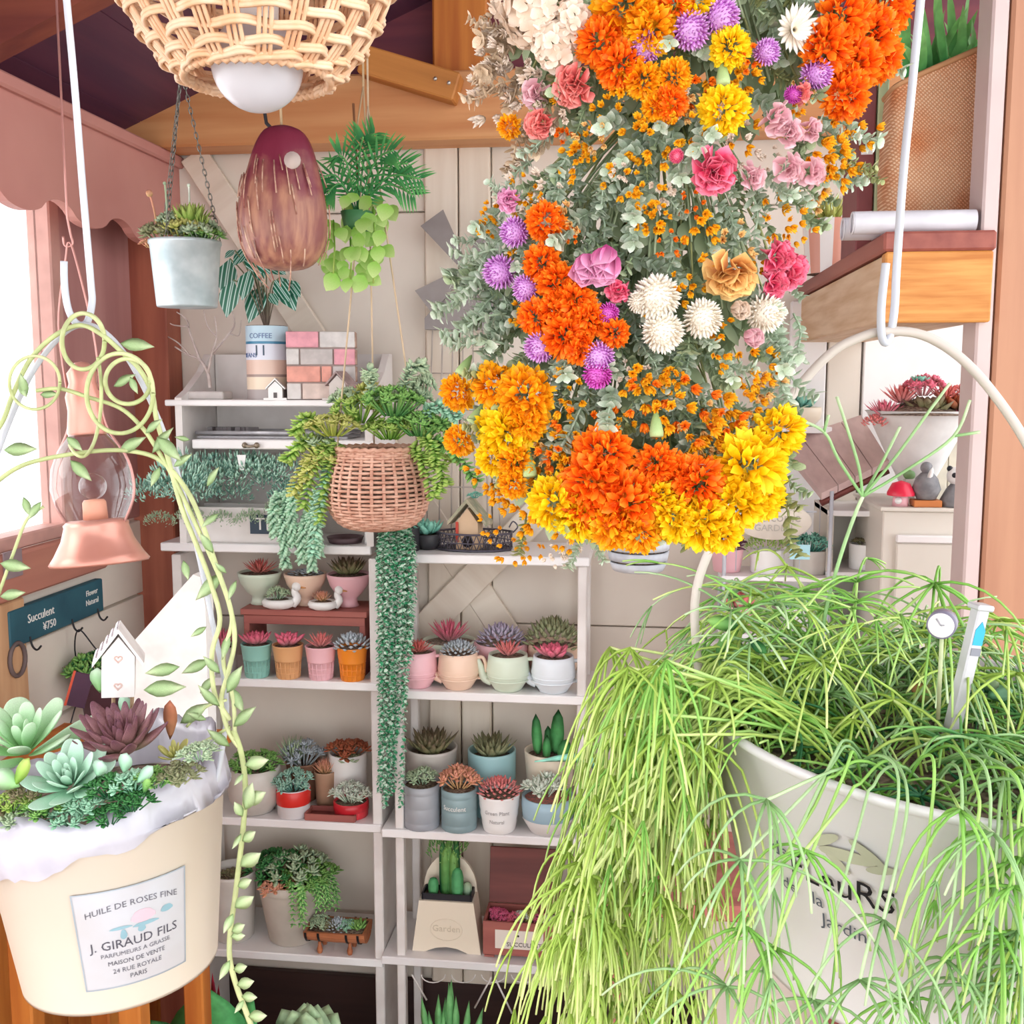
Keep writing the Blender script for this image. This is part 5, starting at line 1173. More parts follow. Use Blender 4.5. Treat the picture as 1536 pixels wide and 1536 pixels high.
# white bird house on sticks
c = P(178, 1040, .79); t = thing('bird_house_pick', 'white wooden bird house on sticks in the cream bucket', 'bird house', c, (math.radians(2), math.radians(3), math.radians(24))); kk = S(c, 1)
M_bh = mat('white worn wood', '#e6e0de', .7, '#d3cbc8', 40)
w_, d_, h_ = 46*kk, 40*kk, 62*kk
mb = MB(); mb.prism([(-w_/2, -d_/2, 0), (w_/2, -d_/2, 0), (w_/2, -d_/2, h_), (0, -d_/2, h_+30*kk), (-w_/2, -d_/2, h_)], (0, d_, 0)); mb.build('wall', M_bh, t, False)
for s_ in (-1, 1): mb = MB(); mb.prism([(0, -d_*.66, h_+37*kk), (s_*w_*.78, -d_*.66, h_-14*kk), (s_*w_*.78, -d_*.66, h_-8*kk), (0, -d_*.66, h_+44*kk)], (0, d_*1.32, 0)); mb.build('roof', M_bh, t, False)
mb = MB()
for i in range(5):
    for j in range(5):
        u, v = (i+.5)/5, (j+.5)/5; mb.box((-w_*.78*u, -d_*.66+d_*1.32*v, h_+44*kk-52*kk*u+.0008), (w_*.78/5*.8, d_*1.32/5*.85, .0012), rot=Euler((0, -math.atan2(52*kk, w_*.78), 0)).to_matrix())
mb.build('shingles', mat('white shingle', '#f0edf0', .6, '#cfc8cf', 90), t, False)
for (x, z, r) in ((0, h_*.28, 5), (0, h_*.95, 5)):
    mb = MB(); mb.tube([(r*kk*.9*math.sin(a)**3*1.2, -d_/2-.0004, z+r*kk*(13*math.cos(a)-5*math.cos(2*a)-2*math.cos(3*a)-math.cos(4*a))/15) for a in [2*PI*i/20 for i in range(20)]], .0006, 4, closed=True); mb.build('heart_carving', mat('carved pink', '#d9b9b0', .7), t)
for (x, y) in ((-.004, 0), (w_*.42, .004)): mb = MB(); mb.tube([(x, y, .001), (x*.9, y, -60*kk)], .0017, 6); mb.build('stick', wood('stick', '#a88a6a', '#8a6e52', 'z'), t)
# -- vine
vb = P(330, 1120, .80); vine = thing('hanging_vine', 'twining vine with slim pale green leaves looped round the bucket hook', 'vine', vb)
M_vst = plant('vine stem', '#b5bf86', '#c9cf9a'); M_vlf = plant('vine leaf', '#a4c288', '#d3e2b4', '#b4cd98', sub=.25, var=.1); M_vlp = plant('pale vine leaf', '#b9d79a', '#e6f0c9', sub=.25, var=.08)
lfm = MB(); lfm.leaf(Matrix.Identity(4), 1, .36, 0.05, -.12, (.55, .95, 1, .8, .4)); vleaf = lfm.mesh('leaf', M_vlf); lfm = MB(); lfm.leaf(Matrix.Identity(4), 1, .40, .12, .15, (.6, 1, 1, .8, .4)); vleaf2 = lfm.mesh('leaf', M_vlp)
def vstem(pts, r=.0016, leaves=(), Y=.785, lp=vleaf):
    q = [P(a[0], a[1], (a[2] if len(a) > 2 else Y))-vb for a in pts]; sp = smooth_path(q, 6); mb = MB(); mb.tube(sp, r, 6); return mb.build('stem', M_vst, vine)
def vleafp(bx, by, tx, ty, Y=.78, me=None):
    b, e = P(bx, by, Y)-vb, P(tx, ty, Y-.006)-vb; L = (e-b).length; inst('leaf', me or vleaf, vine, M=frame_m(b, e-b, (U(-.5, .5), -1, .3)) @ Matrix.Scale(L, 4))
vstem([(-20, 735), (20, 705), (60, 690), (130, 678), (190, 676), (240, 690), (280, 735), (305, 790), (325, 850), (345, 910), (352, 960), (342, 1010), (332, 1050), (342, 1095), (358, 1120)], .0019)
vstem([(-15, 660), (5, 630), (20, 590), (45, 540), (80, 505), (118, 488, .79), (150, 500, .78), (185, 530), (210, 555), (228, 590), (235, 630), (250, 680), (272, 760), (300, 830), (318, 880), (330, 930), (318, 980), (322, 1040), (345, 1080)], .0019)
vstem([(55, 586), (90, 583), (130, 595), (180, 612), (212, 640), (232, 668), (262, 720), (300, 800), (335, 880), (348, 930), (335, 990), (350, 1050), (352, 1110)], .0017)
def loop(cx, cy, rx, ry, r=.0018, Y=.78, n=20, a0=0, a1=2*PI):
    vstem([(cx+rx*math.cos(a0+(a1-a0)*i/n), cy+ry*math.sin(a0+(a1-a0)*i/n), Y+.004*math.sin(i)) for i in range(n+1)], r)
loop(125, 512, 32, 42); loop(180, 590, 50, 60); loop(192, 572, 34, 34); loop(52, 574, 38, 40, .0013); loop(122, 590, 30, 95, .0014, a0=-.6, a1=2.2)
for a in ((180, 515, 228, 518), (40, 595, 30, 560), (28, 575, 38, 595), (60, 592, 85, 590), (170, 580, 200, 560), (195, 565, 205, 590), (5, 675, 52, 672), (100, 655, 122, 675), (105, 690, 135, 720), (178, 678, 215, 655), (218, 650, 240, 628), (235, 655, 270, 690), (228, 680, 255, 640), (260, 700, 285, 680), (240, 700, 225, 730), (310, 730, 325, 700), (275, 840, 282, 870), (320, 830, 300, 800), (340, 860, 322, 845), (335, 860, 290, 900), (345, 950, 330, 990), (310, 940, 285, 955), (315, 990, 270, 1010), (330, 1010, 305, 985), (270, 1000, 215, 1010), (215, 1035, 275, 1030), (340, 1040, 360, 1000), (330, 1060, 295, 1030), (345, 1030, 365, 1070), (270, 1085, 310, 1055), (310, 1080, 280, 1070), (300, 1040, 320, 1015), (35, 745, 45, 775), (62, 752, 40, 780), (0, 845, 42, 852), (0, 895, 34, 888), (350, 1090, 380, 1060), (355, 870, 340, 900), (328, 770, 300, 790), (285, 660, 262, 655), (345, 1120, 310, 1095)):
    vleafp(a[0], a[1], a[2], a[3], .78+U(-.01, .01))
vstem([(350, 1095), (362, 1130), (368, 1180), (365, 1240), (358, 1300), (352, 1350), (345, 1400), (345, 1440), (355, 1480), (368, 1515), (385, 1560)], .0022)
for a in ((367, 1148, 408, 1138), (366, 1205, 404, 1185), (367, 1215, 385, 1170), (363, 1262, 388, 1245), (360, 1300, 396, 1275), (356, 1330, 382, 1318), (352, 1362, 385, 1340), (347, 1398, 372, 1385), (346, 1405, 372, 1402), (345, 1440, 330, 1470), (350, 1455, 375, 1448), (355, 1478, 386, 1470), (362, 1495, 390, 1495), (372, 1525, 405, 1522), (365, 1160, 352, 1180), (364, 1225, 350, 1200), (350, 1370, 335, 1400), (366, 1500, 352, 1520), (362, 1250, 350, 1275)): vleafp(*a, .77, vleaf2)
vstem([(-5, 900), (20, 830), (40, 780), (65, 760)], .0013); vstem([(345, 1090), (320, 1105), (290, 1120), (262, 1130)], .0014); vstem([(280, 1090), (310, 1060), (340, 1050)], .0012)
# ---------------------------------------------------------------- left wall: blackboard with hooks
XW = XL+.018
c = [PX(x, y, XW) for x, y in ((10, 922), (151, 866), (151, 912), (27, 976))]
ctr = sum(c, Vector())/4; bw = c[1].y-c[0].y; bh_ = (c[0].z-c[3].z+c[1].z-c[2].z)/2
bb = thing('chalkboard', 'small dark teal chalkboard with hooks under the window', 'chalkboard', (XL+.001, ctr.y, ctr.z)); M_sl = mat('teal chalkboard', '#234c5a', .7, '#2c5a68', 12)
mb = MB(); mb.box((.010, 0, 0), (.016, bw, bh_), bev=.002); mb.build('board', M_sl, bb, False)
def wtxt(s_, sz, y, z): lettering(s_, sz, M_wtxt, bb, Matrix.Translation((.0186, y, z)) @ Matrix.Rotation(PI/2, 4, 'Z') @ Matrix.Rotation(PI/2, 4, 'X'))
wtxt('Succulent', bh_*.34, -bw*.20, bh_*.12); wtxt('¥750', bh_*.32, -bw*.12, -bh_*.25); wtxt('Flower', bh_*.24, bw*.36, bh_*.2); wtxt('Natural', bh_*.24, bw*.36, -bh_*.08)
hooks = []
for y in (-.32, .12, .42):
    mb = MB(); mb.tube(smooth_path([(.018, y*bw, -bh_*.36), (.022, y*bw, -bh_*.62), (.03, y*bw, -bh_*.72), (.038, y*bw, -bh_*.6)], 5), .0018, 6); mb.build('hook', M_iron, bb); hooks.append(Vector((XL+.031, ctr.y+y*bw, ctr.z-bh_*.68)))
# wire-hung wall pot of dark green foliage
h0 = hooks[1]; t = thing('wall_pot', 'dark pot of deep green foliage hung on a wire loop from the chalkboard', 'hanging planter', h0+Vector((.03, .02, -.17)))
mb, ri, zz = pot_mesh('taper', .042, .075); mb.build('pot', mat('plum pot', '#5a3a44', .5), t); mb = MB(); mb.disc((0, 0, zz), ri, 16); mb.build('soil', M_soil, t)
mb = MB(); mb.tube(smooth_path([(-.04, 0, .073), (-.045, -.01, .13), (-.029, -.02, .171), (-.005, -.005, .13), (.04, 0, .073)], 6), .0014, 5); mb.build('wire', M_iron, t)
grow('bushf', 'deep', t, (0, 0, .06), .062, 1.0); grow('bush', 'green', t, (-.02, -.02, .07), .045, 1.2)
c = PX(120, 1035, XL+.10); t = thing('red_edged_card', 'dark plum card with a red edge beside the wall pot', 'card', c, (0, .3, .4)); mb = MB(); mb.box((0, 0, 0), (.03, .004, .06)); mb.build('card', mat('plum card', '#4f2f48', .6), t, False); mb = MB(); mb.box((-.0165, 0, 0), (.004, .005, .062)); mb.build('edge', mat('red edge', '#d8583c', .6), t, False)
mb = MB(); mb.tube([(0, .002, -.03), (0, .004, -.10)], .0012, 5); mb.build('stem', M_iron, t)
# round cane ornament on a stand against the wall
c = PX(12, 1000, XL+.03); t = thing('wall_ornament', 'tan wooden plaque with a dark ring hanging below the window', 'ornament', (XL+.001, c.y, c.z)); mb = MB(); mb.box((.008, 0, 0), (.014, .16, .2), bev=.003); mb.build('plaque', wood('tan plaque', '#c9a07a', '#b58a66', 'z'), t, False); mb = MB(); mb.tube([(.018, .045+.022*math.cos(a), .028*math.sin(a)) for a in [2*PI*i/20 for i in range(20)]], .004, 6, closed=True); mb.build('ring', mat('dark ring', '#6a5a58', .6), t)
c = PX(10, 850, XL+.03); t = thing('grey_tag', 'small grey tag pinned on the sill board', 'tag', (XL+.0235, PX(18, 845, XL+.024).y, c.z)); mb = MB(); mb.box((.002, 0, 0), (.003, .05, .045)); mb.build('card', mat('grey tag card', '#8f7c80', .7), t, False)
# stool with a white paper sleeve behind the bucket
YS = 1.52; zs_t = P(250, 1135, YS).z; c = P(250, 1135, YS)
st = thing('wooden_stool', 'brown wooden stool under the white paper sleeve', 'stool', (c.x-.10, YS, 0)); mb = MB(); mb.box((0, 0, zs_t-.012), (.30, .28, .024), bev=.004); mb.build('seat', M_pineo, st, False)
for sx in (-1, 1):
    for sy in (-1, 1): mb = MB(); mb.box((sx*.085, sy*.11, (zs_t-.0245)/2), (.035, .035, zs_t-.0245), bev=.003); mb.build('leg', M_pineo, st, False)
t = thing('paper_sleeve', 'folded white paper sleeve standing behind the cream bucket', 'paper', c)
pl = [P(x, y, YS)-c for x, y in ((203, 965), (298, 858), (308, 862), (316, 905), (322, 1134), (215, 1134))]
mb = MB(); mb.prism([Vector((q.x, -.02, q.z)) for q in pl], (0, .03, .0)); mb.build('sleeve', mat('white paper', '#f4f1ee', .6), t, False)
# ================================================================ bunches of dried flowers hanging upside down
rf = random.Random(21)
def RU(a, b): return rf.uniform(a, b)
FM = {'o': plant('orange marigold', '#ea5206', '#ff9420', '#fb740e', var=.16, sub=.25), 'y': plant('amber marigold', '#ee8a06', '#fcc01e', '#f8a50e', var=.14, sub=.25), 'Y': plant('yellow marigold', '#f0b800', '#fde028', '#fad00c', var=.1, sub=.25),
 'p': plant('mauve globe', '#b04ab0', '#e0b4e2', '#cc8ad0', var=.12), 'm': plant('magenta globe', '#b4248f', '#dc74cc', '#c84ab0', var=.12), 'w': plant('ivory globe', '#e2d6c0', '#f3ece0', var=.06), 's': plant('blush petal', '#e0a8ae', '#f0ccd0', '#e8b6c0', var=.1, sub=.2),
 'k': plant('pink carnation', '#d8386a', '#f08aa0', '#e8587e', var=.16), 'c': plant('coral carnation', '#d85a5a', '#f09a90', '#e87a76', var=.14), 'r': plant('rose petal', '#cc4a94', '#f0b8d6', '#e89cc4', var=.1, sub=.2), 'h': plant('cream hydrangea', '#e4ccb4', '#f2e2d2', var=.06, sub=.2), 'a': plant('apricot petal', '#d88a4a', '#f0cc86', '#e8b068', var=.12, sub=.2)}
M_sage = plant('sage leaf dry', '#a3b598', '#d6ddcd', '#b9c8b2', var=.14, sub=.15); M_olive = plant('dry olive stem', '#7c8450', '#a8ab74'); M_sgd = plant('dark sage', '#7c8f68', '#b0bd98'); M_tanl = plant('tan dry leaf', '#b59a7c', '#e2ccb0', var=.15)
def f_marigold(seed):
    r = random.Random(seed); mb = MB(); n = 200
    for i in range(n):
        u = (i+.5)/n; th = math.acos(1-1.35*u); a = i*2.39996; d = Vector((math.sin(th)*math.cos(a), math.sin(th)*math.sin(a), math.cos(th)*.8+.05))
        dd = d+Vector((r.uniform(-.35, .35), r.uniform(-.35, .35), r.uniform(-.3, .3))); L = .48*r.uniform(.8, 1.2)
        mb.leaf(frame_m(d*.5, dd, (r.uniform(-1, 1), r.uniform(-1, 1), .6)), L, .22*r.uniform(.7, 1.25), 0, r.uniform(-.5, .5), (.6, 1, 1), fold=r.uniform(-.6, .6))
    return mb
def f_globe(seed, n=150, L=.42):
    r = random.Random(seed); mb = MB(); mb.sphere((0, 0, 0), .66, 10, 8)
    for i in range(n):
        u = (i+.5)/n; z = 1-2*u*.96; q = math.sqrt(max(0, 1-z*z)); a = i*2.39996; d = Vector((q*math.cos(a), q*math.sin(a), z))
        mb.leaf(frame_m(d*.58, d+Vector((r.uniform(-.2, .2), r.uniform(-.2, .2), .25))), L*r.uniform(.85, 1.15), .17, .05, .1, (.9, 1, .6))
    return mb
def f_carn(seed, n=60):
    r = random.Random(seed); mb = MB()
    for i in range(n):
        u = (i+.5)/n; th = 1.35*u; a = i*2.39996; d = Vector((math.sin(th)*math.cos(a), math.sin(th)*math.sin(a), math.cos(th)))
        mb.leaf(frame_m(Vector((0, 0, -.1))+d*.3, d+Vector((r.uniform(-.3, .3), r.uniform(-.3, .3), .1)), (r.uniform(-1, 1), r.uniform(-1, 1), .5)), .72*r.uniform(.85, 1.1), .62, 0, r.uniform(-.2, .4), (.4, .8, 1.1, 1.0), fold=r.uniform(-.5, .5), tip=-.05)
    return mb
def f_cup(seed, n=11):
    r = random.Random(seed); mb = MB()
    for i in range(n):
        u = (i+.5)/n; a = i*2.39996; el = math.radians(88-26*u)
        d = Vector((math.cos(a)*math.cos(el), math.sin(a)*math.cos(el), math.sin(el))); mb.leaf(frame_m((math.cos(a)*.24*u, math.sin(a)*.24*u, 0), d, (-math.cos(a), -math.sin(a), .2)), 1.7-.2*u, 1.15, 0, .12+.1*u, (.55, .95, 1.1, 1.05, .8), fold=.35, tip=-.04)
    return mb
def f_hyd(seed, n=34):
    r = random.Random(seed); mb = MB()
    for i in range(n):
        u = (i+.5)/n; th = 1.5*math.sqrt(u); a = i*2.39996; d = Vector((math.sin(th)*math.cos(a), math.sin(th)*math.sin(a), math.cos(th))); M = zrot(d*.8*r.uniform(.85, 1.1), d+Vector((r.uniform(-.3, .3),)*3))
        M0 = mb.M; mb.M = M
        for q in range(4): mb.leaf(Matrix.Rotation(q*PI/2+r.random(), 4, 'Z'), .30, .30, 0, .2, (.7, 1.1, 1.0))
        mb.M = M0
    return mb
def f_bell(seed): return f_carn(seed, 26)
def f_bud(seed):
    r = random.Random(seed); mb = MB()
    for i in range(8):
        p = Vector((r.uniform(-.9, .9), r.uniform(-.9, .9), r.uniform(-.5, .5))); d = Vector((p.x, p.y, .8))
        for q in range(9): a = q*2*PI/9; mb.leaf(frame_m(p, d+Vector((math.cos(a), math.sin(a), 0))*.7), .46*r.uniform(.7, 1.2), .2, .05, .1, (.8, 1, .7), t0=r.uniform(0, .4))
    return mb
def f_daisy(seed):
    mb = MB()
    for i in range(44):
        u = (i % 22)/22; a = i*2.39996; el = .25+.5*(i//22); mb.leaf(frame_m((0, 0, 0), (math.cos(a)*math.cos(el), math.sin(a)*math.cos(el), math.sin(el))), 1.0-.25*(i//22), .22, .02, .15, (.8, 1, .9))
    return mb
FK = {'mar': f_marigold, 'globe': f_globe, 'carn': f_carn, 'cup': f_cup, 'hyd': f_hyd, 'bell': f_bell, 'bud': f_bud, 'daisy': f_daisy}
FN = {'mar': 'marigold', 'globe': 'globe_amaranth', 'carn': 'carnation', 'cup': 'rose', 'hyd': 'hydrangea_head', 'bell': 'papery_bloom', 'bud': 'bud_cluster', 'daisy': 'strawflower'}
def fmesh(kind, colr):
    sd = rf.randint(1, 3); m = FM[colr] if isinstance(colr, str) else colr; key = ('f', kind, sd, m.name)
    if key not in _mc: _mc[key] = FK[kind](sd).mesh(FN[kind], m)
    return _mc[key]
def sprig_mesh(sd, m, n=13, L=.22, W=.16):
    key = ('sprig', sd, m.name, n)
    if key not in _mc:
        r = random.Random(sd); mb = MB(); pts = smooth_path([(0, 0, 0), (.08, .05, .4), (.02, -.05, .75), (.06, 0, 1.0)], 4); mb.tube(pts, .022, 4)
        for i in range(n):
            u = (i+1)/n*(len(pts)-1.01); p = pts[int(u)].lerp(pts[int(u)+1], u-int(u))
            for s_ in (0, PI): a = i*PI/2+s_+r.uniform(-.4, .4); mb.leaf(frame_m(p, (math.cos(a), math.sin(a), .55), (0, 0, 1)), L*r.uniform(.7, 1.1), W*r.uniform(.8, 1.1), 0, r.uniform(-.3, .3), (.7, 1, 1, .75), fold=r.uniform(0, .4))
        _mc[key] = mb.mesh('leaf_sprig', m)
    return _mc[key]
YFL = .60
def fdepth(px, py, lift=0):
    cx = 1010 if py < 280 else 945; hw = 300 if py < 280 else 265; u = min(1, abs(px-cx)/hw); return YFL-.06*math.sqrt(1-u*u)+.016-lift*.52
B0 = {}
def bunch(nm, label, px, py):
    t = thing('dried_flower_bunch', label, 'dried flowers', P(px, py, YFL), group=None); B0[nm] = t; return t
bA = bunch('A', 'top bunch of dried orange marigolds, cream hydrangea and mauve globes', 1010, 60)
bB = bunch('B', 'middle bunch of dried sage leaves with a pink rose and ivory globes', 950, 400)
bC = bunch('C', 'lowest bunch of dried yellow and orange marigolds hanging head down', 930, 700)
def flower(t, kind, colr, px, py, rpx, face=None, lift=0):
    Y = fdepth(px, py, lift); p = P(px, py, Y); k = S(p, 1); cx = 1010 if py < 280 else 945
    d = Vector(((px-cx)/330+RU(-.2, .2), -1, -.35+RU(-.25, .2))) if face is None else Vector(face)
    return inst(FN[kind], fmesh(kind, colr), t, M=Matrix.Translation(p-t.location) @ zrot((0, 0, 0), d) @ Matrix.Rotation(RU(0, 6), 4, 'Z') @ Matrix.Scale(rpx*k*(1.12 if kind == 'mar' else 1.3 if kind == 'bud' else 1.2 if kind == 'bell' else 1), 4))
LIST = {'A': [('mar', 'y', 940, 12, 50), ('mar', 'o', 903, 62, 38), ('mar', 'o', 930, 98, 36), ('mar', 'y', 975, 42, 40), ('mar', 'o', 1010, 10, 32), ('mar', 'Y', 1095, 72, 30), ('mar', 'Y', 1085, 165, 36), ('mar', 'Y', 1042, 2, 30), ('mar', 'o', 1258, 28, 46), ('mar', 'o', 1300, 52, 44), ('mar', 'o', 1236, 72, 42), ('mar', 'o', 1278, 96, 42), ('mar', 'o', 1330, 15, 38), ('mar', 'o', 1265, 142, 38), ('mar', 'o', 1315, 85, 38), ('mar', 'o', 1005, 155, 26), ('mar', 'y', 965, 120, 28), ('mar', 'y', 1010, 115, 26), ('mar', 'y', 985, 160, 22),
  ('daisy', 'w', 1190, 45, 40), ('globe', 'p', 965, 72, 28), ('globe', 'p', 1035, 46, 32), ('globe', 'p', 1080, 26, 32), ('globe', 'p', 1225, 112, 26), ('globe', 'p', 1150, 78, 22), ('globe', 'm', 1190, 142, 15), ('hyd', 'h', 805, 20, 60), ('hyd', 'h', 838, 66, 46), ('hyd', 'h', 770, 0, 40), ('hyd', 'h', 862, 30, 36), ('carn', 'c', 862, 128, 36), ('carn', 'c', 812, 185, 28), ('bell', 's', 806, 138, 24), ('carn', 'k', 1070, 255, 40), ('globe', 'k', 1015, 234, 12), ('bell', 's', 1162, 178, 26), ('bell', 's', 1180, 200, 24), ('bell', 's', 1212, 194, 20), ('bell', 's', 1126, 264, 22), ('bell', 's', 1180, 252, 26), ('bell', 's', 1214, 258, 24), ('bell', 'c', 1200, 140, 16),
  ('mar', 'y', 765, 190, 18), ('bud', 'y', 1115, 110, 20), ('bud', 'y', 1080, 110, 22), ('bud', 'y', 1230, 215, 24), ('bud', 'y', 1262, 235, 26), ('bud', 'y', 1200, 165, 16), ('bud', 'o', 1040, 130, 24), ('bud', 'y', 935, 140, 24), ('bud', 'y', 960, 205, 22), ('bud', 'y', 910, 175, 20), ('bud', 'y', 990, 215, 24), ('bud', 'y', 1030, 200, 20), ('bud', 'h', 735, 110, 30), ('bud', 'h', 752, 150, 30), ('bud', 'h', 770, 85, 30), ('bud', 'h', 745, 60, 26), ('bud', 'h', 720, 145, 22), ('bud', 'h', 790, 120, 28), ('bud', 'y', 1285, 200, 22), ('bud', 'y', 1250, 265, 22), ('bud', 'o', 1130, 90, 18), ('bud', 'y', 1110, 195, 20), ('bud', 'y', 860, 230, 18), ('bud', 'y', 1265, 180, 20)],
 'B': [('carn', 'r', 765, 300, 22), ('mar', 'o', 820, 332, 30), ('globe', 'p', 772, 348, 25), ('globe', 'p', 750, 408, 28), ('globe', 'p', 790, 432, 24), ('mar', 'o', 815, 396, 30), ('mar', 'o', 838, 425, 32), ('mar', 'o', 862, 452, 32), ('mar', 'o', 805, 475, 28), ('mar', 'o', 850, 502, 36), ('mar', 'o', 882, 478, 28), ('mar', 'o', 870, 522, 26), ('mar', 'o', 922, 500, 22), ('mar', 'o', 835, 465, 28), ('globe', 'p', 810, 520, 26), ('globe', 'm', 912, 470, 18), ('globe', 'p', 898, 535, 26), ('globe', 'm', 896, 562, 24), ('cup', 'r', 912, 372, 40, (-.15, -.75, -.9)), ('cup', 'r', 890, 385, 34, (-.35, -.8, -.8)), ('carn', 'k', 928, 435, 22), ('globe', 'w', 985, 446, 38), ('globe', 'w', 994, 498, 34), ('globe', 'w', 1054, 478, 32), ('globe', 'w', 1148, 470, 32), ('globe', 'w', 960, 452, 20), ('carn', 'a', 1095, 405, 48, (0, -.6, -.8)), ('carn', 'k', 1162, 388, 34), ('carn', 'k', 1180, 405, 34), ('carn', 'k', 1158, 425, 28), ('cup', 'h', 1100, 460, 22), ('cup', 's', 1118, 500, 22),
  ('bud', 'y', 1045, 328, 24), ('bud', 'y', 740, 322, 14), ('bud', 'y', 725, 348, 14), ('bud', 'y', 860, 240, 18), ('bud', 'y', 1080, 500, 18), ('bud', 'y', 1130, 545, 24), ('bud', 'y', 1085, 530, 16), ('bud', 'y', 945, 560, 22), ('bud', 'o', 1005, 365, 14), ('bud', 'y', 1170, 325, 22), ('bud', 'y', 1160, 300, 20), ('bud', 'y', 1195, 340, 18), ('bud', 'y', 930, 270, 20), ('bud', 'y', 965, 290, 18), ('bud', 'h', 790, 290, 26), ('bud', 'h', 830, 300, 20), ('bud', 'h', 1000, 280, 18)],
 'C': [('mar', 'y', 688, 588, 28), ('mar', 'y', 742, 578, 34), ('mar', 'y', 790, 592, 44), ('mar', 'y', 690, 660, 24), ('mar', 'Y', 762, 650, 40), ('mar', 'Y', 738, 640, 26), ('mar', 'Y', 742, 685, 28), ('mar', 'y', 775, 690, 28), ('mar', 'y', 790, 630, 32), ('mar', 'y', 770, 725, 24), ('mar', 'Y', 835, 752, 42), ('mar', 'Y', 868, 775, 36), ('mar', 'o', 905, 680, 44), ('mar', 'o', 892, 722, 50), ('mar', 'o', 940, 752, 50), ('mar', 'o', 880, 760, 36), ('mar', 'y', 920, 786, 38), ('mar', 'y', 958, 796, 34), ('mar', 'o', 985, 695, 32), ('mar', 'o', 1045, 722, 42), ('mar', 'o', 1015, 708, 30), ('mar', 'Y', 1163, 648, 42), ('mar', 'Y', 1120, 700, 58), ('mar', 'Y', 1105, 752, 46), ('mar', 'Y', 1052, 782, 42), ('mar', 'Y', 1010, 775, 38), ('mar', 'Y', 1078, 796, 34), ('mar', 'Y', 990, 748, 30), ('mar', 'Y', 1140, 745, 36),
  ('bud', 'y', 725, 715, 18), ('bud', 'y', 745, 745, 20), ('bud', 'y', 765, 765, 18), ('bud', 'y', 738, 790, 14), ('bud', 'y', 770, 826, 16), ('bud', 'y', 798, 822, 14), ('bud', 'y', 852, 808, 16), ('bud', 'h', 850, 825, 18), ('bud', 'h', 835, 838, 12), ('bud', 'o', 965, 600, 26), ('bud', 'y', 985, 580, 26), ('bud', 'y', 1005, 625, 28), ('bud', 'o', 1030, 600, 28), ('bud', 'y', 1060, 640, 30), ('bud', 'y', 1080, 600, 26), ('bud', 'o', 1020, 660, 28), ('bud', 'y', 1090, 660, 28), ('bud', 'y', 1050, 675, 26), ('bud', 'y', 1120, 600, 22), ('bud', 'o', 1100, 630, 22), ('bud', 'y', 850, 590, 22), ('bud', 'y', 835, 605, 18), ('bud', 'o', 870, 640, 22), ('bud', 'y', 845, 660, 24), ('bud', 'o', 830, 690, 24), ('bud', 'y', 820, 715, 22), ('bud', 'y', 850, 700, 22), ('bud', 'y', 930, 640, 18), ('bud', 'y', 1010, 690, 22), ('bud', 'y', 1125, 570, 20), ('bud', 'y', 800, 770, 22), ('bud', 'y', 810, 660, 24)]}
for key, lst in LIST.items():
    for it in lst:
        o = flower(B0[key], it[0], it[1], it[2], it[3], it[4], it[5] if len(it) > 5 else None, .012 if it[0] != 'bud' else RU(-.01, .012))
XB = random.Random(9)
def more_buds():
    n = 0
    while n < 70:
        px, py = XB.uniform(740, 1290), XB.uniform(110, 760)
        if not inside(px, py) or (330 < py < 560 and XB.random() < .55): continue
        flower(bk_of(py), 'bud', XB.choice(['y', 'y', 'y', 'a', 'a', 'o', 'h']) if not (py < 260 and px < 830) else 'h', px, py, XB.uniform(11, 22), None, XB.uniform(-.008, .01)); n += 1
# outline of the whole mass, used to scatter foliage inside it
def inside(px, py):
    tb = [(-40, 740, 1345), (100, 735, 1320), (200, 775, 1305), (280, 770, 1260), (360, 715, 1205), (430, 690, 1195), (520, 690, 1190), (600, 705, 1180), (660, 735, 1170), (720, 770, 1150), (780, 830, 1080)]
    for (a, b) in zip(tb, tb[1:]):
        if a[0] <= py <= b[0]:
            u = (py-a[0])/(b[0]-a[0]); return a[1]+(b[1]-a[1])*u <= px <= a[2]+(b[2]-a[2])*u
    return False
def bk_of(py): return bA if py < 290 else (bB if py < 560 else bC)
more_buds()
cnt = 0
while cnt < 290:
    px, py = RU(690, 1340), RU(-30, 780)
    if not inside(px, py): continue
    if py < 180 and rf.random() < .35: continue
    m = rf.choice([M_sage, M_sage, M_sage, M_sage, M_sgd]) if 180 < py < 640 else rf.choice([M_sage, M_sgd, M_olive])
    if py < 260 and px < 830: m = M_tanl
    Y = fdepth(px, py, RU(-.05, .0)); p = P(px, py, Y); k = S(p, 1); t = bk_of(py); cx = 980
    d = Vector(((px-cx)/300+RU(-.5, .5), RU(-.8, .1), RU(-1.1, -.2))); L = RU(60, 105)*k
    inst('leaf_sprig', sprig_mesh(rf.randint(1, 4), m), t, M=Matrix.Translation(p-t.location-d.normalized()*L*.5) @ zrot((0, 0, 0), d) @ Matrix.Scale(L, 4)); cnt += 1
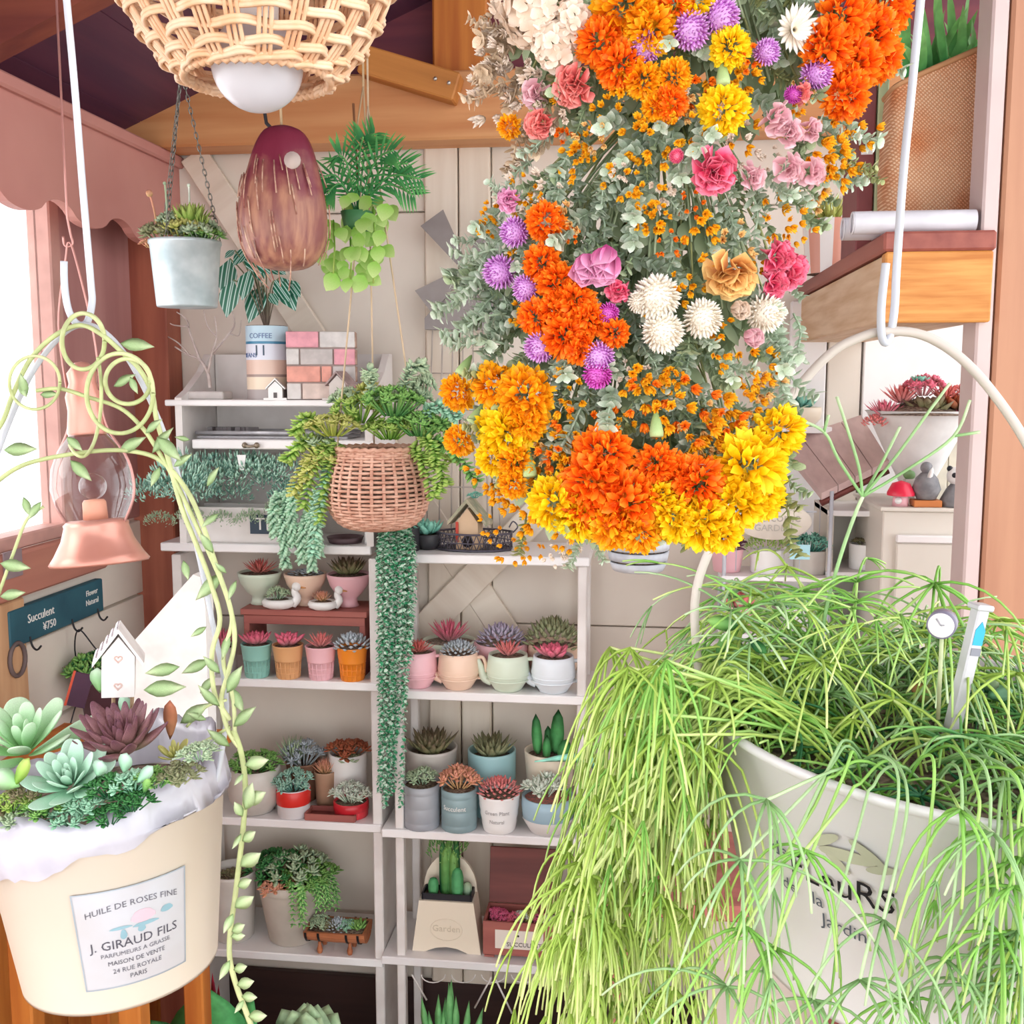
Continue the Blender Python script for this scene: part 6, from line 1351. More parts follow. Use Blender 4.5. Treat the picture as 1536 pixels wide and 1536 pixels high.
# sprigs sticking out of the outline
for (x0, y0, x1, y1, m) in ((790, 300, 735, 275, M_sage), (800, 240, 745, 290, M_sage), (840, 200, 780, 230, M_sage), (780, 380, 680, 380, M_sage), (760, 350, 690, 440, M_sage), (760, 470, 665, 500, M_sage), (770, 520, 670, 510, M_sage), (740, 420, 655, 460, M_sage), (780, 120, 700, 150, M_tanl), (770, 60, 705, 30, M_tanl), (770, 160, 712, 120, M_tanl), (1190, 470, 1200, 540, M_sage), (1160, 500, 1180, 600, M_sage), (1150, 580, 1170, 620, M_sage), (1130, 690, 1195, 760, M_olive), (1150, 700, 1210, 740, M_sgd), (1160, 730, 1195, 830, M_olive), (880, 790, 905, 840, M_sage), (880, 790, 850, 850, M_sage), (1270, 240, 1320, 270, M_olive), (1240, 260, 1310, 250, M_olive), (790, 770, 775, 830, M_olive), (780, 560, 700, 560, M_olive), (780, 640, 700, 640, M_olive)):
    t = bk_of(y0); a, b = P(x0, y0, fdepth(x0, y0, -.01)), P(x1, y1, fdepth(x0, y0, .005)); L = (b-a).length
    inst('leaf_sprig', sprig_mesh(rf.randint(1, 4), m), t, M=Matrix.Translation(a-t.location) @ zrot((0, 0, 0), b-a) @ Matrix.Scale(L, 4))
# stems run up into each tied bundle
for t, (cx, cy, tx, ty, n, sp_) in ((bA, (1010, 120, 1010, -250, 70, 250)), (bB, (950, 420, 1000, 120, 80, 210)), (bC, (930, 680, 960, 330, 80, 200))):
    for q in range(3):
        mb = MB()
        for i in range(n//3):
            px, py = cx+RU(-sp_, sp_), cy+RU(-110, 60); e = P(px, py, YFL+RU(-.025, .025)); s_ = P(tx+RU(-24, 24), ty+RU(-10, 10), YFL+.016+RU(-.005, .005)); mid = s_.lerp(e, .55)+Vector(((px-cx)*.00003, 0, 0)); mb.tube([v-t.location for v in smooth_path([s_, mid, e], 3)], .0007, 4)
        mb.build('stem_bundle', M_sgd if q else M_olive, t)
    c = P(tx, ty+14, YFL+.016)-t.location; mb = MB(); mb.lathe([(.009, -.005), (.010, 0), (.009, .005)], 14, c); mb.build('twine_tie', M_cord, t)
    a = P(tx, ty, YFL+.016); mb = MB(); mb.tube([a-t.location, Vector((a.x, a.y, zroof(a.x)-.001))-t.location], .0009, 5); mb.build('hanging_twine', M_cord, t)
    core = {bA: (1010, 60, 230, 130), bB: (945, 420, 190, 150), bC: (935, 680, 160, 100)}[t]
    mb = MB(); r2 = random.Random(3); kk = S(P(core[0], core[1], YFL), 1)
    for i in range(420):
        a = r2.uniform(0, 2*PI); u = math.sqrt(r2.random()); p = P(core[0]+core[2]*u*math.cos(a), core[1]+core[3]*u*math.sin(a), YFL+r2.uniform(-.01, .03))-t.location
        mb.leaf(frame_m(p, (r2.uniform(-.6, .6), r2.uniform(-.6, .3), -1), (r2.uniform(-1, 1), -1, 0)), .016*r2.uniform(.7, 1.4), .008, 0, .1, (.7, 1, .9))
    stuff(mb.build('inner_foliage', M_sgd, t))
# green calyxes of side-on marigolds
cm = MB(); cm.lathe([(.02, -1.6), (.10, -1.5), (.30, -.9), (.42, -.3), (.40, 0), (.001, .02)], 10); cme = cm.mesh('calyx', plant('calyx green', '#7c9a58', '#b5c890'))
for (x, y, r, dx, dz) in ((985, 655, 26, .05, -1), (1045, 765, 22, -.4, -.8), (708, 635, 24, -.5, -.8), (690, 562, 22, -.45, -.8), (745, 615, 22, .1, -1), (760, 700, 20, .15, -1), (795, 715, 26, .1, -1), (1085, 128, 26, .05, -1), (1110, 175, 20, -.3, -.9)):
    p = P(x, y, fdepth(x, y, .014)); t = bk_of(y); inst('calyx', cme, t, M=Matrix.Translation(p-t.location) @ zrot((0, 0, 0), (dx, -.25, dz)) @ Matrix.Scale(r*S(p, 1), 4))
# ================================================================ right foreground: white pot of trailing mistletoe cactus
YR = .74; QR = YR/.62
hook('ceiling_hook', 'long white rod hook carrying the white hanging pot', [(1381, 0, 0), (1368, 130, 0), (1355, 260, 0), (1345, 400, 0), (1342, 460, 0), (1336, 500, 0), (1328, 514, -.003), (1322, 500, -.006), (1322, 460, -.008), (1326, 420, -.009), (1329, 395, -.009)], YR, .0027)
rc = P(1405, 1068, YR); k = S(rc, 1); RP, RP0, HP = 368*k, 262*k, 385*k
pb = rc-Vector((0, 0, HP)); pt = thing('hanging_white_pot', 'large white pot of trailing mistletoe cactus hung by its arched handle', 'hanging planter', pb, (math.radians(2), math.radians(3), 0))
M_wp = mat('white enamel', '#d6d3d4', .35, '#cdcacb', 6, spec=.5)
mb = MB(); mb.lathe([(.001, .003), (RP0*.96, .003), (RP0, 0), (RP0*1.01, .004), (RP*.975, HP*.95), (RP*.985, HP*.955), (RP*1.01, HP*.975), (RP*1.012, HP*.992), (RP, HP), (RP*.975, HP*.992), (RP*.95, HP*.86)], 80); mb.build('pot', M_wp, pt)
mb = MB(); mb.disc((0, 0, HP*.89), RP*.955, 48, bumpz=.012); mb.build('soil', M_soil, pt)
RI = Euler((math.radians(2), math.radians(3), 0)).to_matrix().inverted()
def lp_(px, py, Y): return RI @ (P(px, py, Y)-pb)
toc = math.atan2(CAM.y-pb.y, CAM.x-pb.x)
def bend_pot(a0, zc, eps, slope=0):
    def f(co):
        z = zc+co.y+slope*co.x; r = RP0+(RP-RP0)*z/HP*1.0+eps; a = toc+a0+co.x/(RP0+(RP-RP0)*zc/HP); return Vector((r*math.cos(a), r*math.sin(a), z))
    return f
M_blkink = mat('black ink', '#2e2e33', .6); M_gink = mat('grey blue ink', '#6f7683', .6)
for (s_, sz, a, z, m) in (('FLeuRS', 50, -.38, .60, M_blkink), ('de', 32, -.66, .63, M_gink), ('de   la', 28, -.56, .50, M_gink), ('Jardin', 28, -.36, .43, M_gink)):
    lettering(s_, sz*k, m, pt, Matrix.Identity(4), bend_pot(a, HP*z, .0008))
mb = MB(); fbp = bend_pot(-.34, HP*.73, .0007)
for (x, y, rx, ry, an) in ((0, 0, 40, 9, .1), (-30, 12, 24, 7, .6), (26, 14, 26, 7, -.5), (-14, -14, 22, 6, -.6), (44, -4, 20, 6, .3)):
    n = 14; vs = [fbp(Vector((x*k, y*k, 0)))]+[fbp(Vector(((x+rx*math.cos(q)*math.cos(an)-ry*math.sin(q)*math.sin(an))*k, (y+rx*math.cos(q)*math.sin(an)+ry*math.sin(q)*math.cos(an))*k, 0))) for q in [2*PI*i/n for i in range(n)]]; mb.add(vs, [(0, 1+i, 1+(i+1) % n) for i in range(n)])
mb.build('printed_sprig', mat('pale olive print', '#a9a992', .6), pt)
# handle
hp = [Vector((-RP*1.0, 0, HP*.97))]+[lp_(x, y, YR) for (x, y) in ((1042, 905), (1070, 810), (1115, 705), (1175, 610), (1240, 535), (1290, 506), (1332, 497), (1385, 503), (1440, 536), (1490, 590), (1540, 665), (1590, 770), (1640, 900))]+[Vector((RP*1.0, 0, HP*.97))]
mb = MB(); mb.tube(smooth_path(hp, 5), .0032, 10); mb.build('handle', mat('cream handle', '#ccc2b8', .4, '#c0b5ac', 8), pt)
# stems
r3 = random.Random(11)
def V(a, b): return r3.uniform(a, b)
M_rh = [plant('mistletoe yellow green', '#a4c454', '#e2eea4', '#c0da74', var=.12, sub=.15), plant('mistletoe fresh green', '#7fb850', '#c6e28c', '#9cce68', var=.12, sub=.15), plant('mistletoe cool green', '#86b070', '#c6dcae', '#a2c68a', var=.12, sub=.1)]
ctr = Vector((0, 0, HP*.9))
def droop_path(p, d, L, g, n=7):
    out = [Vector(p)]; v = Vector(d).normalized(); st = L/n
    for i in range(n): v = (v+Vector((0, 0, -g))).normalized(); out.append(out[-1]+v*st)
    return out
INS = [False]
def keep_out(pts):
    """push points outside the pot wall"""
    res = []
    if INS[0]:
        for q in pts:
            r = math.hypot(q.x, q.y); f_ = min(1, RP*.92/max(r, 1e-4)); res.append(Vector((q.x*f_, q.y*f_, max(q.z, HP*.90+.002))))
        return res
    inside = math.hypot(pts[0].x, pts[0].y) < RP*.97 and pts[0].z > HP*.86
    for q in pts:
        r = math.hypot(q.x, q.y); q = Vector(q); lim = RP0+(RP-RP0)*max(0, min(1, q.z/HP))+.005
        if inside and r < RP*.92: q.z = max(q.z, HP*.905)
        elif inside and r < RP*1.035: q.z = max(q.z, HP*1.012)
        else:
            inside = False
            if -.002 < q.z < HP*1.01 and .01 < r < lim+.003: f_ = (lim+.003)/r; q = Vector((q.x*f_, q.y*f_, q.z))
        res.append(q)
    return res
def branch(node, nst, L0, L1, g, m, spread=1, down=0, second=.35, r0=.00104, prim=True):
    mb = MB()
    if prim:
        az = math.atan2(node.y, node.x); a = az+V(-.5, .5); rad = RP*V(.35, .8); s_ = Vector((rad*math.cos(a), rad*math.sin(a), HP*.9)); out = Vector((node.x, node.y, 0)); o_r = out.length
        if node.z < HP*1.0 and o_r > RP*.6: mid = Vector((out.x/o_r*RP*1.02, out.y/o_r*RP*1.02, HP*1.02+V(-.008, .012))); pts = [s_, mid.lerp(s_, .4)+Vector((0, 0, .02)), mid, node]
        else: pts = [s_, s_.lerp(node, .5)+Vector((0, 0, V(0, .02))), node]
        pp = keep_out(smooth_path(pts, 6)); node = pp[-1]; mb.tube(pp, r0*1.0, 6)
    for i in range(nst):
        a = 2*PI*i/nst+V(-.4, .4); d = Vector((math.cos(a)*spread, math.sin(a)*spread, V(-.5, .6)-down)); L = V(L0, L1)*k; pts = keep_out(droop_path(node, d, L, g)); pts[0] = Vector(node); n = len(pts)
        mb.tube(pts, [r0*(1-.35*j/n) for j in range(n)], 5)
        if r3.random() < second:
            dd = pts[-1]-pts[-2]
            for q in range(r3.randint(2, 4)):
                pts2 = keep_out(droop_path(pts[-1], dd.normalized()+Vector((V(-.8, .8), V(-.8, .8), V(-.4, .3))), V(.35, .7)*L, g*.8, 5)); pts2[0] = Vector(pts[-1]); mb.tube(pts2, [r0*.8*(1-.3*j/6) for j in range(len(pts2))], 4)
    return mb.build('branch', m, pt)
# trailing curtain on the near-left side
for i in range(96):
    px = V(845, 1075); py = V(985, 1440) if i % 3 else V(960, 1120)
    if px < 930 and py < 1130: px += 70
    if px < 880 and py < 1200: px += 40
    Y = YR+V(-.10, .07); node = lp_(px, py, Y); branch(node, r3.randint(6, 9), 90, 230, V(.30, .55), M_rh[0] if r3.random() < .75 else M_rh[1], .8, .35, .45)
for (px, py) in ((900, 1360), (880, 1420), (860, 1340), (930, 1270), (895, 1290), (850, 1400), (905, 1460), (960, 1500), (1010, 1480), (870, 1490), (1050, 1450)):
    branch(lp_(px, py, YR-.04), 8, 120, 230, .35, M_rh[0], .9, .5, .4)
# stems arching over the front
for (px, py, n) in ((1208, 1275, 7), (1325, 1380, 8), (1440, 1215, 7), (1490, 1250, 8), (1150, 1200, 8), (1110, 1290, 9), (1160, 1420, 9), (1290, 1470, 8), (1420, 1440, 8), (1500, 1400, 9), (1120, 1390, 9), (1220, 1500, 8), (1520, 1330, 8), (1090, 1480, 9), (1460, 1480, 8), (1360, 1500, 8), (1530, 1450, 9)):
    branch(lp_(px, py, YR-.165*QR+V(-.01, .01)), n, 80, 190, V(.2, .4), M_rh[2] if r3.random() < .7 else M_rh[1], .9, .2, .35, .00095)
# fountain on top
for (px, py, dY, n, L0, L1, g) in ((1228, 990, -.03, 16, 140, 260, .22), (1402, 875, 0, 12, 150, 260, .26), (1150, 985, .02, 10, 90, 180, .2), (1090, 1010, .0, 11, 90, 200, .25), (1060, 980, .02, 9, 80, 160, .25), (1180, 920, .05, 9, 80, 170, .16), (1240, 940, .05, 8, 80, 160, .16), (1120, 930, .06, 8, 80, 150, .16), (1500, 930, .0, 10, 120, 240, .25), (1525, 1010, -.04, 10, 100, 230, .25), (1450, 1010, -.04, 9, 90, 180, .25), (1340, 1050, -.05, 9, 80, 170, .22), (1280, 1080, -.06, 9, 80, 170, .22), (1400, 1110, -.06, 9, 70, 150, .2), (1500, 1110, -.07, 10, 80, 170, .2), (1200, 1100, -.06, 9, 80, 170, .22), (1330, 980, .03, 8, 80, 160, .2), (1020, 1030, .0, 10, 90, 200, .3), (1180, 850, .06, 6, 70, 140, .12)):
    branch(lp_(px, py, YR+dY), n, L0, L1, g, M_rh[1] if r3.random() < .6 else M_rh[0], 1, -.1, .3, .00105)
for i in range(34):
    px, py = V(1060, 1520), V(865, 1010)
    if px > 1330 and py < 930: py += 70
    branch(lp_(px, py, YR+V(-.02, .09)), 7, 70, 190, V(.1, .22), r3.choice([M_rh[0], M_rh[1], M_rh[2]]), 1, -.35, .4, .00095)
for i in range(10):
    px, py = V(1450, 1545), V(1220, 1480); branch(lp_(px, py, YR-.155*QR), 7, 90, 210, V(.3, .5), r3.choice([M_rh[0], M_rh[1], M_rh[2]]), .8, .4, .4, .00095)
for i in range(90):
    a = V(0, 2*PI); rad = RP*math.sqrt(V(0, .75)); INS[0] = True; branch(Vector((rad*math.cos(a), rad*math.sin(a), HP*.92+V(0, .03))), 8, 60, 150, .16, r3.choice([M_rh[1], M_rh[2], G['green'], G['deep']]), 1, -.2, .2, .00105, prim=False)
INS[0] = False
for i in range(34):   # the far and right-hand sides are overgrown too
    a = V(-.9, 2.6); z = HP*V(.45, 1.0); rr = RP0+(RP-RP0)*z/HP+V(.01, .035); branch(Vector((rr*math.cos(a), rr*math.sin(a), z)), 8, 110, 240, V(.3, .5), r3.choice(M_rh), .8, .4, .4, .001)
# one tall upright stalk with forked tips
def stalk(pts, r): mb = MB(); mb.tube(smooth_path([lp_(x, y, YR+d) for x, y, d in pts], 5), r, 7); mb.build('stalk', M_rh[2], pt)
stalk([(1228, 990, 0), (1240, 910, 0), (1262, 830, 0), (1283, 770, 0), (1294, 745, 0)], .0013)
for e in ([(1294, 745, 0), (1258, 690, 0), (1236, 648, 0), (1195, 628, 0)], [(1236, 648, 0), (1243, 622, 0)], [(1294, 745, 0), (1288, 700, 0), (1270, 640, 0), (1255, 595, 0)], [(1294, 745, 0), (1325, 690, .01), (1350, 640, .01)], [(1294, 745, 0), (1340, 690, 0), (1395, 615, 0), (1425, 575, 0)], [(1294, 745, 0), (1360, 705, 0), (1430, 655, 0), (1455, 600, 0)], [(1432, 654, 0), (1470, 648, 0)]): stalk(e, .00105)
# small broad leaves and a plump green bud among the stems
for (a, b, c, d, W, m) in ((1110, 940, 1060, 930, 22, G['green']), (1075, 985, 1095, 945, 16, G['green']), (1125, 960, 1150, 980, 16, G['deep']), (1365, 1030, 1410, 1050, 30, plant('green pink bud', '#c98a6a', '#3f9a4a')), (1470, 1030, 1500, 1020, 22, G['sagey']), (1480, 1045, 1520, 1035, 24, G['mint']), (1440, 1040, 1455, 1010, 18, G['sagey'])):
    p0, p1 = lp_(a, b, YR-.01), lp_(c, d, YR-.02); mb = MB(); mb.leaf(frame_m(p0, p1-p0, (0, -1, .3)), (p1-p0).length, W*k, 8*k, 0, (.7, 1, 1, .8)); mb.build('leaf', m, pt)
# clock pick and white post marker stuck into the pot
c = P(1413, 936, YR-.10); kk = S(c, 1); t = thing('clock_pick', 'tiny white clock on a stick in the white hanging pot', 'plant pick', c, (0, 0, math.radians(-22)))
mb = MB(); mb.tube([(0, -.004, 0), (0, .006, 0)], 21*kk, 28); mb.build('case', mat('mauve grey metal', '#857f92', .4), t); mb = MB(); mb.tube([(0, -.0045, 0), (0, -.004, 0)], 18.5*kk, 28); f_ = mb.build('dial', C_white, t)
mb = MB(); mb.tube([(0, -.005, 0), (-7*kk, -.005, 10*kk)], .0005, 4); mb.tube([(0, -.005, 0), (5*kk, -.005, 1*kk)], .0005, 4); mb.build('hands', mat('grey hands', '#a5a3a8', .5), f_); mb = MB(); mb.tube([(0, .002, -20*kk), (0, .004, -150*kk)], .0013, 6); mb.build('stick', G['oliveg'], t)
c = P(1443, 1030, YR-.05); t = thing('post_marker', 'leaning white square plant marker with a blue house print', 'plant pick', c, (math.radians(4), math.radians(9), math.radians(28))); h_ = 140*kk; M_pm = mat('white marker', '#c9c6ca', .4)
mb = MB(); mb.box((0, 0, h_*.16), (24*kk, 20*kk, h_*1.6), bev=.001); mb.build('post', M_pm, t, False); mb = MB(); mb.box((0, 0, h_*.96), (34*kk, 28*kk, 10*kk), bev=.001); mb.build('cap', M_pm, t, False)
mb = MB(); y = -10*kk-.0004; mb.prism([(-10*kk, y, h_*.52), (10*kk, y, h_*.52), (10*kk, y, h_*.70), (0, y, h_*.80), (-10*kk, y, h_*.70)], (0, .0004, 0)); mb.build('house_print', mat('cyan print', '#2fa8cc', .5), t, False); mb = MB(); mb.box((0, y, h_*.44), (20*kk, .0006, 12*kk)); mb.build('grey_print', mat('grey print', '#8a8a94', .6), t, False)
# ================================================================ right background
# heavy shelf beam running to the back wall
YS0 = 1.405
xl = P(1326, 420, YS0).x; xr_ = P(1490, 420, YS0).x; zA1, zA0, zA2 = P(1400, 376, YS0).z, P(1400, 484, YS0).z, P(1400, 346, YS0).z
hx = min(xr_, P(1466, 400, YP).x-.004)
bm = thing('beam_shelf', 'thick pine beam shelf with a red-brown top board running to the back wall', 'shelf', ((xl+xr_)/2, YS0, zA0))
cx = bm.location.x; L = YB-.012-YS0
M_pe = wood('pine end', '#d99850', '#b8702e', 'x', 26); M_ps = wood('pale pine side', '#dfc3a4', '#c8a27a', 'y', 18)
mb = MB(); mb.box((0, .3, (zA1-zA0)/2), (xr_-xl, .6, zA1-zA0-.001), bev=.002); 
mb = MB(); mb.box((0, .012, (zA1-zA0)/2), (xr_-xl-.002, .024, zA1-zA0-.001), bev=.002); mb.build('end_board', M_pe, bm, False)
mb = MB(); mb.box((0, .024+(L-.024)/2, (zA1-zA0)/2), (xr_-xl-.006, L-.026, zA1-zA0-.004), bev=.002); mb.build('beam', M_ps, bm, False)
mb = MB(); mb.box((0, L/2, zA1-zA0+(zA2-zA1)/2), (xr_-xl+.004, L, zA2-zA1), bev=.003); mb.build('top_board', wood('red top board', '#a05a4c', '#84443c', 'y', 8), bm, False)
for q in (0, 1):
    yy = YS0+.028+q*.06; r = S(P(1380, 330, yy), 17); a, b = P(1280-q*14, 332, yy).x, P(1462, 332, yy).x
    t = thing('white_pipe', ['plain white pipe laid across the beam shelf in front of the woven bag', 'white pipe lying behind the front pipe under the woven bag'][q], 'pipe', (a, yy, zA2+r+.0005), group=None)
    mb = MB(); mb.tube([(0, 0, 0), (b-a, 0, 0)], r, 24, cap=False); mb.tube([(.0, 0, 0), (b-a, 0, 0)], r*.8, 24, cap=False); n = 24; mb.build('tube', mat('white pvc', '#dedce2', .35), t)
    mb = MB(); mb.tube([(-.001, r*.9*math.cos(w_), r*.9*math.sin(w_)) for w_ in [2*PI*i/24 for i in range(24)]], r*.11, 6, closed=True); mb.build('rim', MATS['white pvc'], t); mb = MB(); mb.tube([(.002, 0, 0), (.004, 0, 0)], r*.85, 20); mb.build('end_plug', MATS['white pvc'], t)
# woven bag with leaves
def weave_mat():
    m = bpy.data.materials.new('herringbone weave'); m.use_nodes = True; nt = m.node_tree; b = nt.nodes['Principled BSDF']; b.inputs['Roughness'].default_value = .75
    tc = nt.nodes.new('ShaderNodeTexCoord'); mp = nt.nodes.new('ShaderNodeMapping'); mp.inputs['Rotation'].default_value = (0, math.radians(45), 0); nt.links.new(tc.outputs['Object'], mp.inputs[0])
    w1 = nt.nodes.new('ShaderNodeTexWave'); w1.bands_direction = 'X'; w1.inputs['Scale'].default_value = 95; w1.inputs['Distortion'].default_value = .6; nt.links.new(mp.outputs[0], w1.inputs[0])
    w2 = nt.nodes.new('ShaderNodeTexWave'); w2.bands_direction = 'Z'; w2.inputs['Scale'].default_value = 70; w2.inputs['Distortion'].default_value = .6; nt.links.new(mp.outputs[0], w2.inputs[0])
    mu = nt.nodes.new('ShaderNodeMath'); mu.operation = 'MULTIPLY'; nt.links.new(w1.outputs['Fac'], mu.inputs[0]); nt.links.new(w2.outputs['Fac'], mu.inputs[1])
    r = nt.nodes.new('ShaderNodeValToRGB'); r.color_ramp.elements[0].color = (*lin('#c48a60'), 1); r.color_ramp.elements[1].color = (*lin('#eecaa8'), 1); r.color_ramp.elements[1].position = .55; nt.links.new(mu.outputs[0], r.inputs[0])
    nz = nt.nodes.new('ShaderNodeTexNoise'); nz.inputs['Scale'].default_value = 14; nt.links.new(tc.outputs['Object'], nz.inputs['Vector']); r2 = nt.nodes.new('ShaderNodeValToRGB'); r2.color_ramp.elements[0].position = .45; r2.color_ramp.elements[0].color = (1, 1, 1, 1); r2.color_ramp.elements[1].position = .7; r2.color_ramp.elements[1].color = (*lin('#ecb88c'), 1); nt.links.new(nz.outputs[0], r2.inputs[0])
    mx = nt.nodes.new('ShaderNodeMix'); mx.data_type = 'RGBA'; mx.blend_type = 'MULTIPLY'; mx.inputs[0].default_value = 1; nt.links.new(r.outputs[0], mx.inputs[6]); nt.links.new(r2.outputs[0], mx.inputs[7]); nt.links.new(mx.outputs[2], b.inputs['Base Color'])
    bp = nt.nodes.new('ShaderNodeBump'); bp.inputs['Strength'].default_value = .5; bp.inputs['Distance'].default_value = .002; nt.links.new(mu.outputs[0], bp.inputs['Height']); nt.links.new(bp.outputs[0], b.inputs['Normal']); return m
YBG = 1.60
c = P(1412, 312, YBG); c.z = zA2; k = S(c, 1)
bg_ = thing('woven_bag', 'tall woven palm-leaf bag of green plants on the beam shelf', 'bag', c)
vs = []; fs = []; mb = MB(); n = 40; rows = 12
for j in range(rows+1):
    v = j/rows
    for i in range(n):
        a = 2*PI*i/n; sx = (84+6*v+4*math.sin(v*3))*k; sy = .055; ca, sa = math.cos(a), math.sin(a); e = .45
        x = sx*math.copysign(abs(ca)**e, ca); y = sy*math.copysign(abs(sa)**e, sa); z = v*(262+38*(x/(84*k))*.9)*k; vs.append((x+v*6*k, y+.004*math.sin(5*v+a*2), z))
for j in range(rows):
    for i in range(n): fs.append((j*n+i, j*n+(i+1) % n, (j+1)*n+(i+1) % n, (j+1)*n+i))
fs.append(tuple(range(n-1, -1, -1))); mb.add(vs, fs); M_wv = weave_mat(); mb.build('bag', M_wv, bg_)
mb = MB(); mb.tube([Vector(vs[rows*n+i]) for i in range(n)], .004, 6, closed=True); mb.build('rim', mat('bag rim', '#c9966a', .7), bg_)
mb = MB(); mb.tube(smooth_path([(38*k, -.057, 200*k), (44*k, -.06, 230*k), (48*k, -.06, 280*k), (60*k, -.05, 330*k)], 4), .003, 6); mb.build('strap', mat('pale strap', '#e6c4a4', .7), bg_)
for i in range(34):
    b = Vector((U(-.7, .7)*80*k, U(-.03, .03), 225*k)); e = b+Vector((U(-.06, .06), U(-.06, .03), U(.06, .14))); mb = MB(); mb.leaf(frame_m(b, e-b, (U(-1, 1), -1, .2)), (e-b).length, .014, 0, U(-.3, .3), (.7, 1, .95, .7), fold=.2); mb.build('leaf', plant('striped green leaf', '#2f8a44', '#8fcf78', var=.25), bg_)
for i in range(8):
    b = P(1345+U(-15, 10), 60+U(-20, 40), YBG-.06)-c; e = b+Vector((U(-.05, 0), -.02, U(-.03, .04))); mb = MB(); mb.leaf(frame_m(b, e-b, (0, -1, .2)), (e-b).length, .012, 0, -.2, (.7, 1, .9)); mb.build('leaf', MATS['striped green leaf'], bg_)
# books beside the bag
for (x0, x1, y0, m, lb_, nm) in ((1287, 1312, 128, mat('maroon book', '#8a4a4c', .6), 'maroon book with a small white spine label beside the woven bag', 'book'), (1313, 1330, 112, mat('pale green book', '#c9d6a8', .6), 'pale yellow-green book standing against the woven bag', 'book')):
    Yk = 1.66; a, b = P(x0, 250, Yk).x, P(x1, 250, Yk).x; z1 = P(x0, y0, Yk).z; t = thing(nm, lb_, 'book', ((a+b)/2, Yk+.06, zA2))
    mb = MB(); mb.box((0, 0, (z1-zA2)/2), (b-a-.001, .12, z1-zA2), bev=.002); mb.build('cover', m, t, False); mb = MB(); mb.box((0, .001, (z1-zA2)/2+.001), (b-a-.006, .121, z1-zA2-.004)); mb.build('pages', C_cream, t, False)
    if x0 < 1300: mb = MB(); mb.box((0, -.0605, (z1-zA2)*.62), ((b-a)*.7, .001, .012)); mb.build('spine_label', C_white, t, False)
# striped terracotta pot further along the beam
p = P(1243, 385, 1.95); p.z = zA2; k2 = S(p, 1); t = thing('striped_pot', 'pink and white striped pot with dry yellow sprigs on the beam shelf', 'potted plant', p); r, h = 40*k2, 78*k2
for q in range(12):
    a0_, a1_ = 2*PI*q/12, 2*PI*(q+1)/12; mb = MB(); vs = []; fs = []
    for j, (rr, z) in enumerate(((.8, 0), (.9, .5), (1, 1))):
        for i in range(4): a = a0_+(a1_-a0_)*i/3; vs.append((r*rr*math.cos(a), r*rr*math.sin(a), h*z))
    for j in range(2):
        for i in range(3): fs.append((j*4+i, j*4+i+1, j*4+5+i, j*4+4+i))
    mb.add(vs, fs); mb.build('stripe', cer('stripe pink', '#d99a86') if q % 2 else C_white, t)
mb = MB(); mb.disc((0, 0, h*.93), r*.97, 20); mb.disc((0, 0, .0005), r*.8, 20); mb.build('soil', M_soil, t); grow('spike', 'yellowg', t, (0, 0, h*.9), r*1.2, 1)
# white panels standing against the back wall
pn = thing('folding_screen', 'tall white and cream board screen against the back wall', 'screen', (P(1330, 900, 2.15).x, 2.15, 0))
for (x0, x1, m) in ((1180, 1236, M_white), (1237, 1288, M_cream), (1289, 1470, M_white), (1471, 1600, M_white)):
    a, b = P(x0, 560, 2.17).x-pn.location.x, P(x1, 560, 2.17).x-pn.location.x; zt_ = P(1300, 452, 2.17).z; mb = MB(); mb.box(((a+b)/2, 0, zt_/2), (b-a-.003, .016 if m is M_cream else .022, zt_), bev=.002); mb.build('board', m, pn, False)
# counter carrying the little house, the cabinet and the rack
YCt = 1.76; zct = P(1300, 1000, YCt).z; xc0, xc1 = P(1062, 1000, YCt).x, P(1466, 1000, YCt).x
ct = thing('counter', 'white counter below the house-shaped shelf', 'counter', ((xc0+xc1)/2, (YCt+2.13)/2, 0)); mb = MB(); mb.box((0, 0, zct-.012), (xc1-xc0, 2.13-YCt, .024), bev=.003); mb.build('top', M_white, ct, False); mb = MB(); mb.box((0, .01, (zct-.0245)/2), (xc1-xc0-.03, 2.13-YCt-.04, zct-.0245)); mb.build('body', M_cream, ct, False)
# cabinet
YCb = 1.80; a, b = P(1322, 880, YCb).x, P(1462, 880, YCb).x; ztc = P(1390, 768, YCb).z
cb_ = thing('small_cabinet', 'cream cabinet with a recessed front panel under the red succulents', 'cabinet', ((a+b)/2, YCb+.12, zct)); wv, hv = b-a, ztc-zct; M_cab = mat('cabinet cream', '#dcd6cc', .5, '#d3ccc1', 6)
mb = MB(); mb.box((0, 0, hv/2), (wv, .22, hv-.001), bev=.002); mb.build('body', M_cab, cb_, False); mb = MB(); mb.box((.006, -.114, hv*.42), (wv*.78, .008, hv*.74), bev=.002); mb.build('door', M_cab, cb_, False); mb = MB(); mb.box((.006, -.1165, hv*.82), (wv*.80, .012, hv*.05), bev=.002); mb.build('rail', M_white, cb_, False); mb = MB(); mb.box((0, 0, hv+.003), (wv+.012, .236, .006), bev=.001); mb.build('top', M_cab, cb_, False)
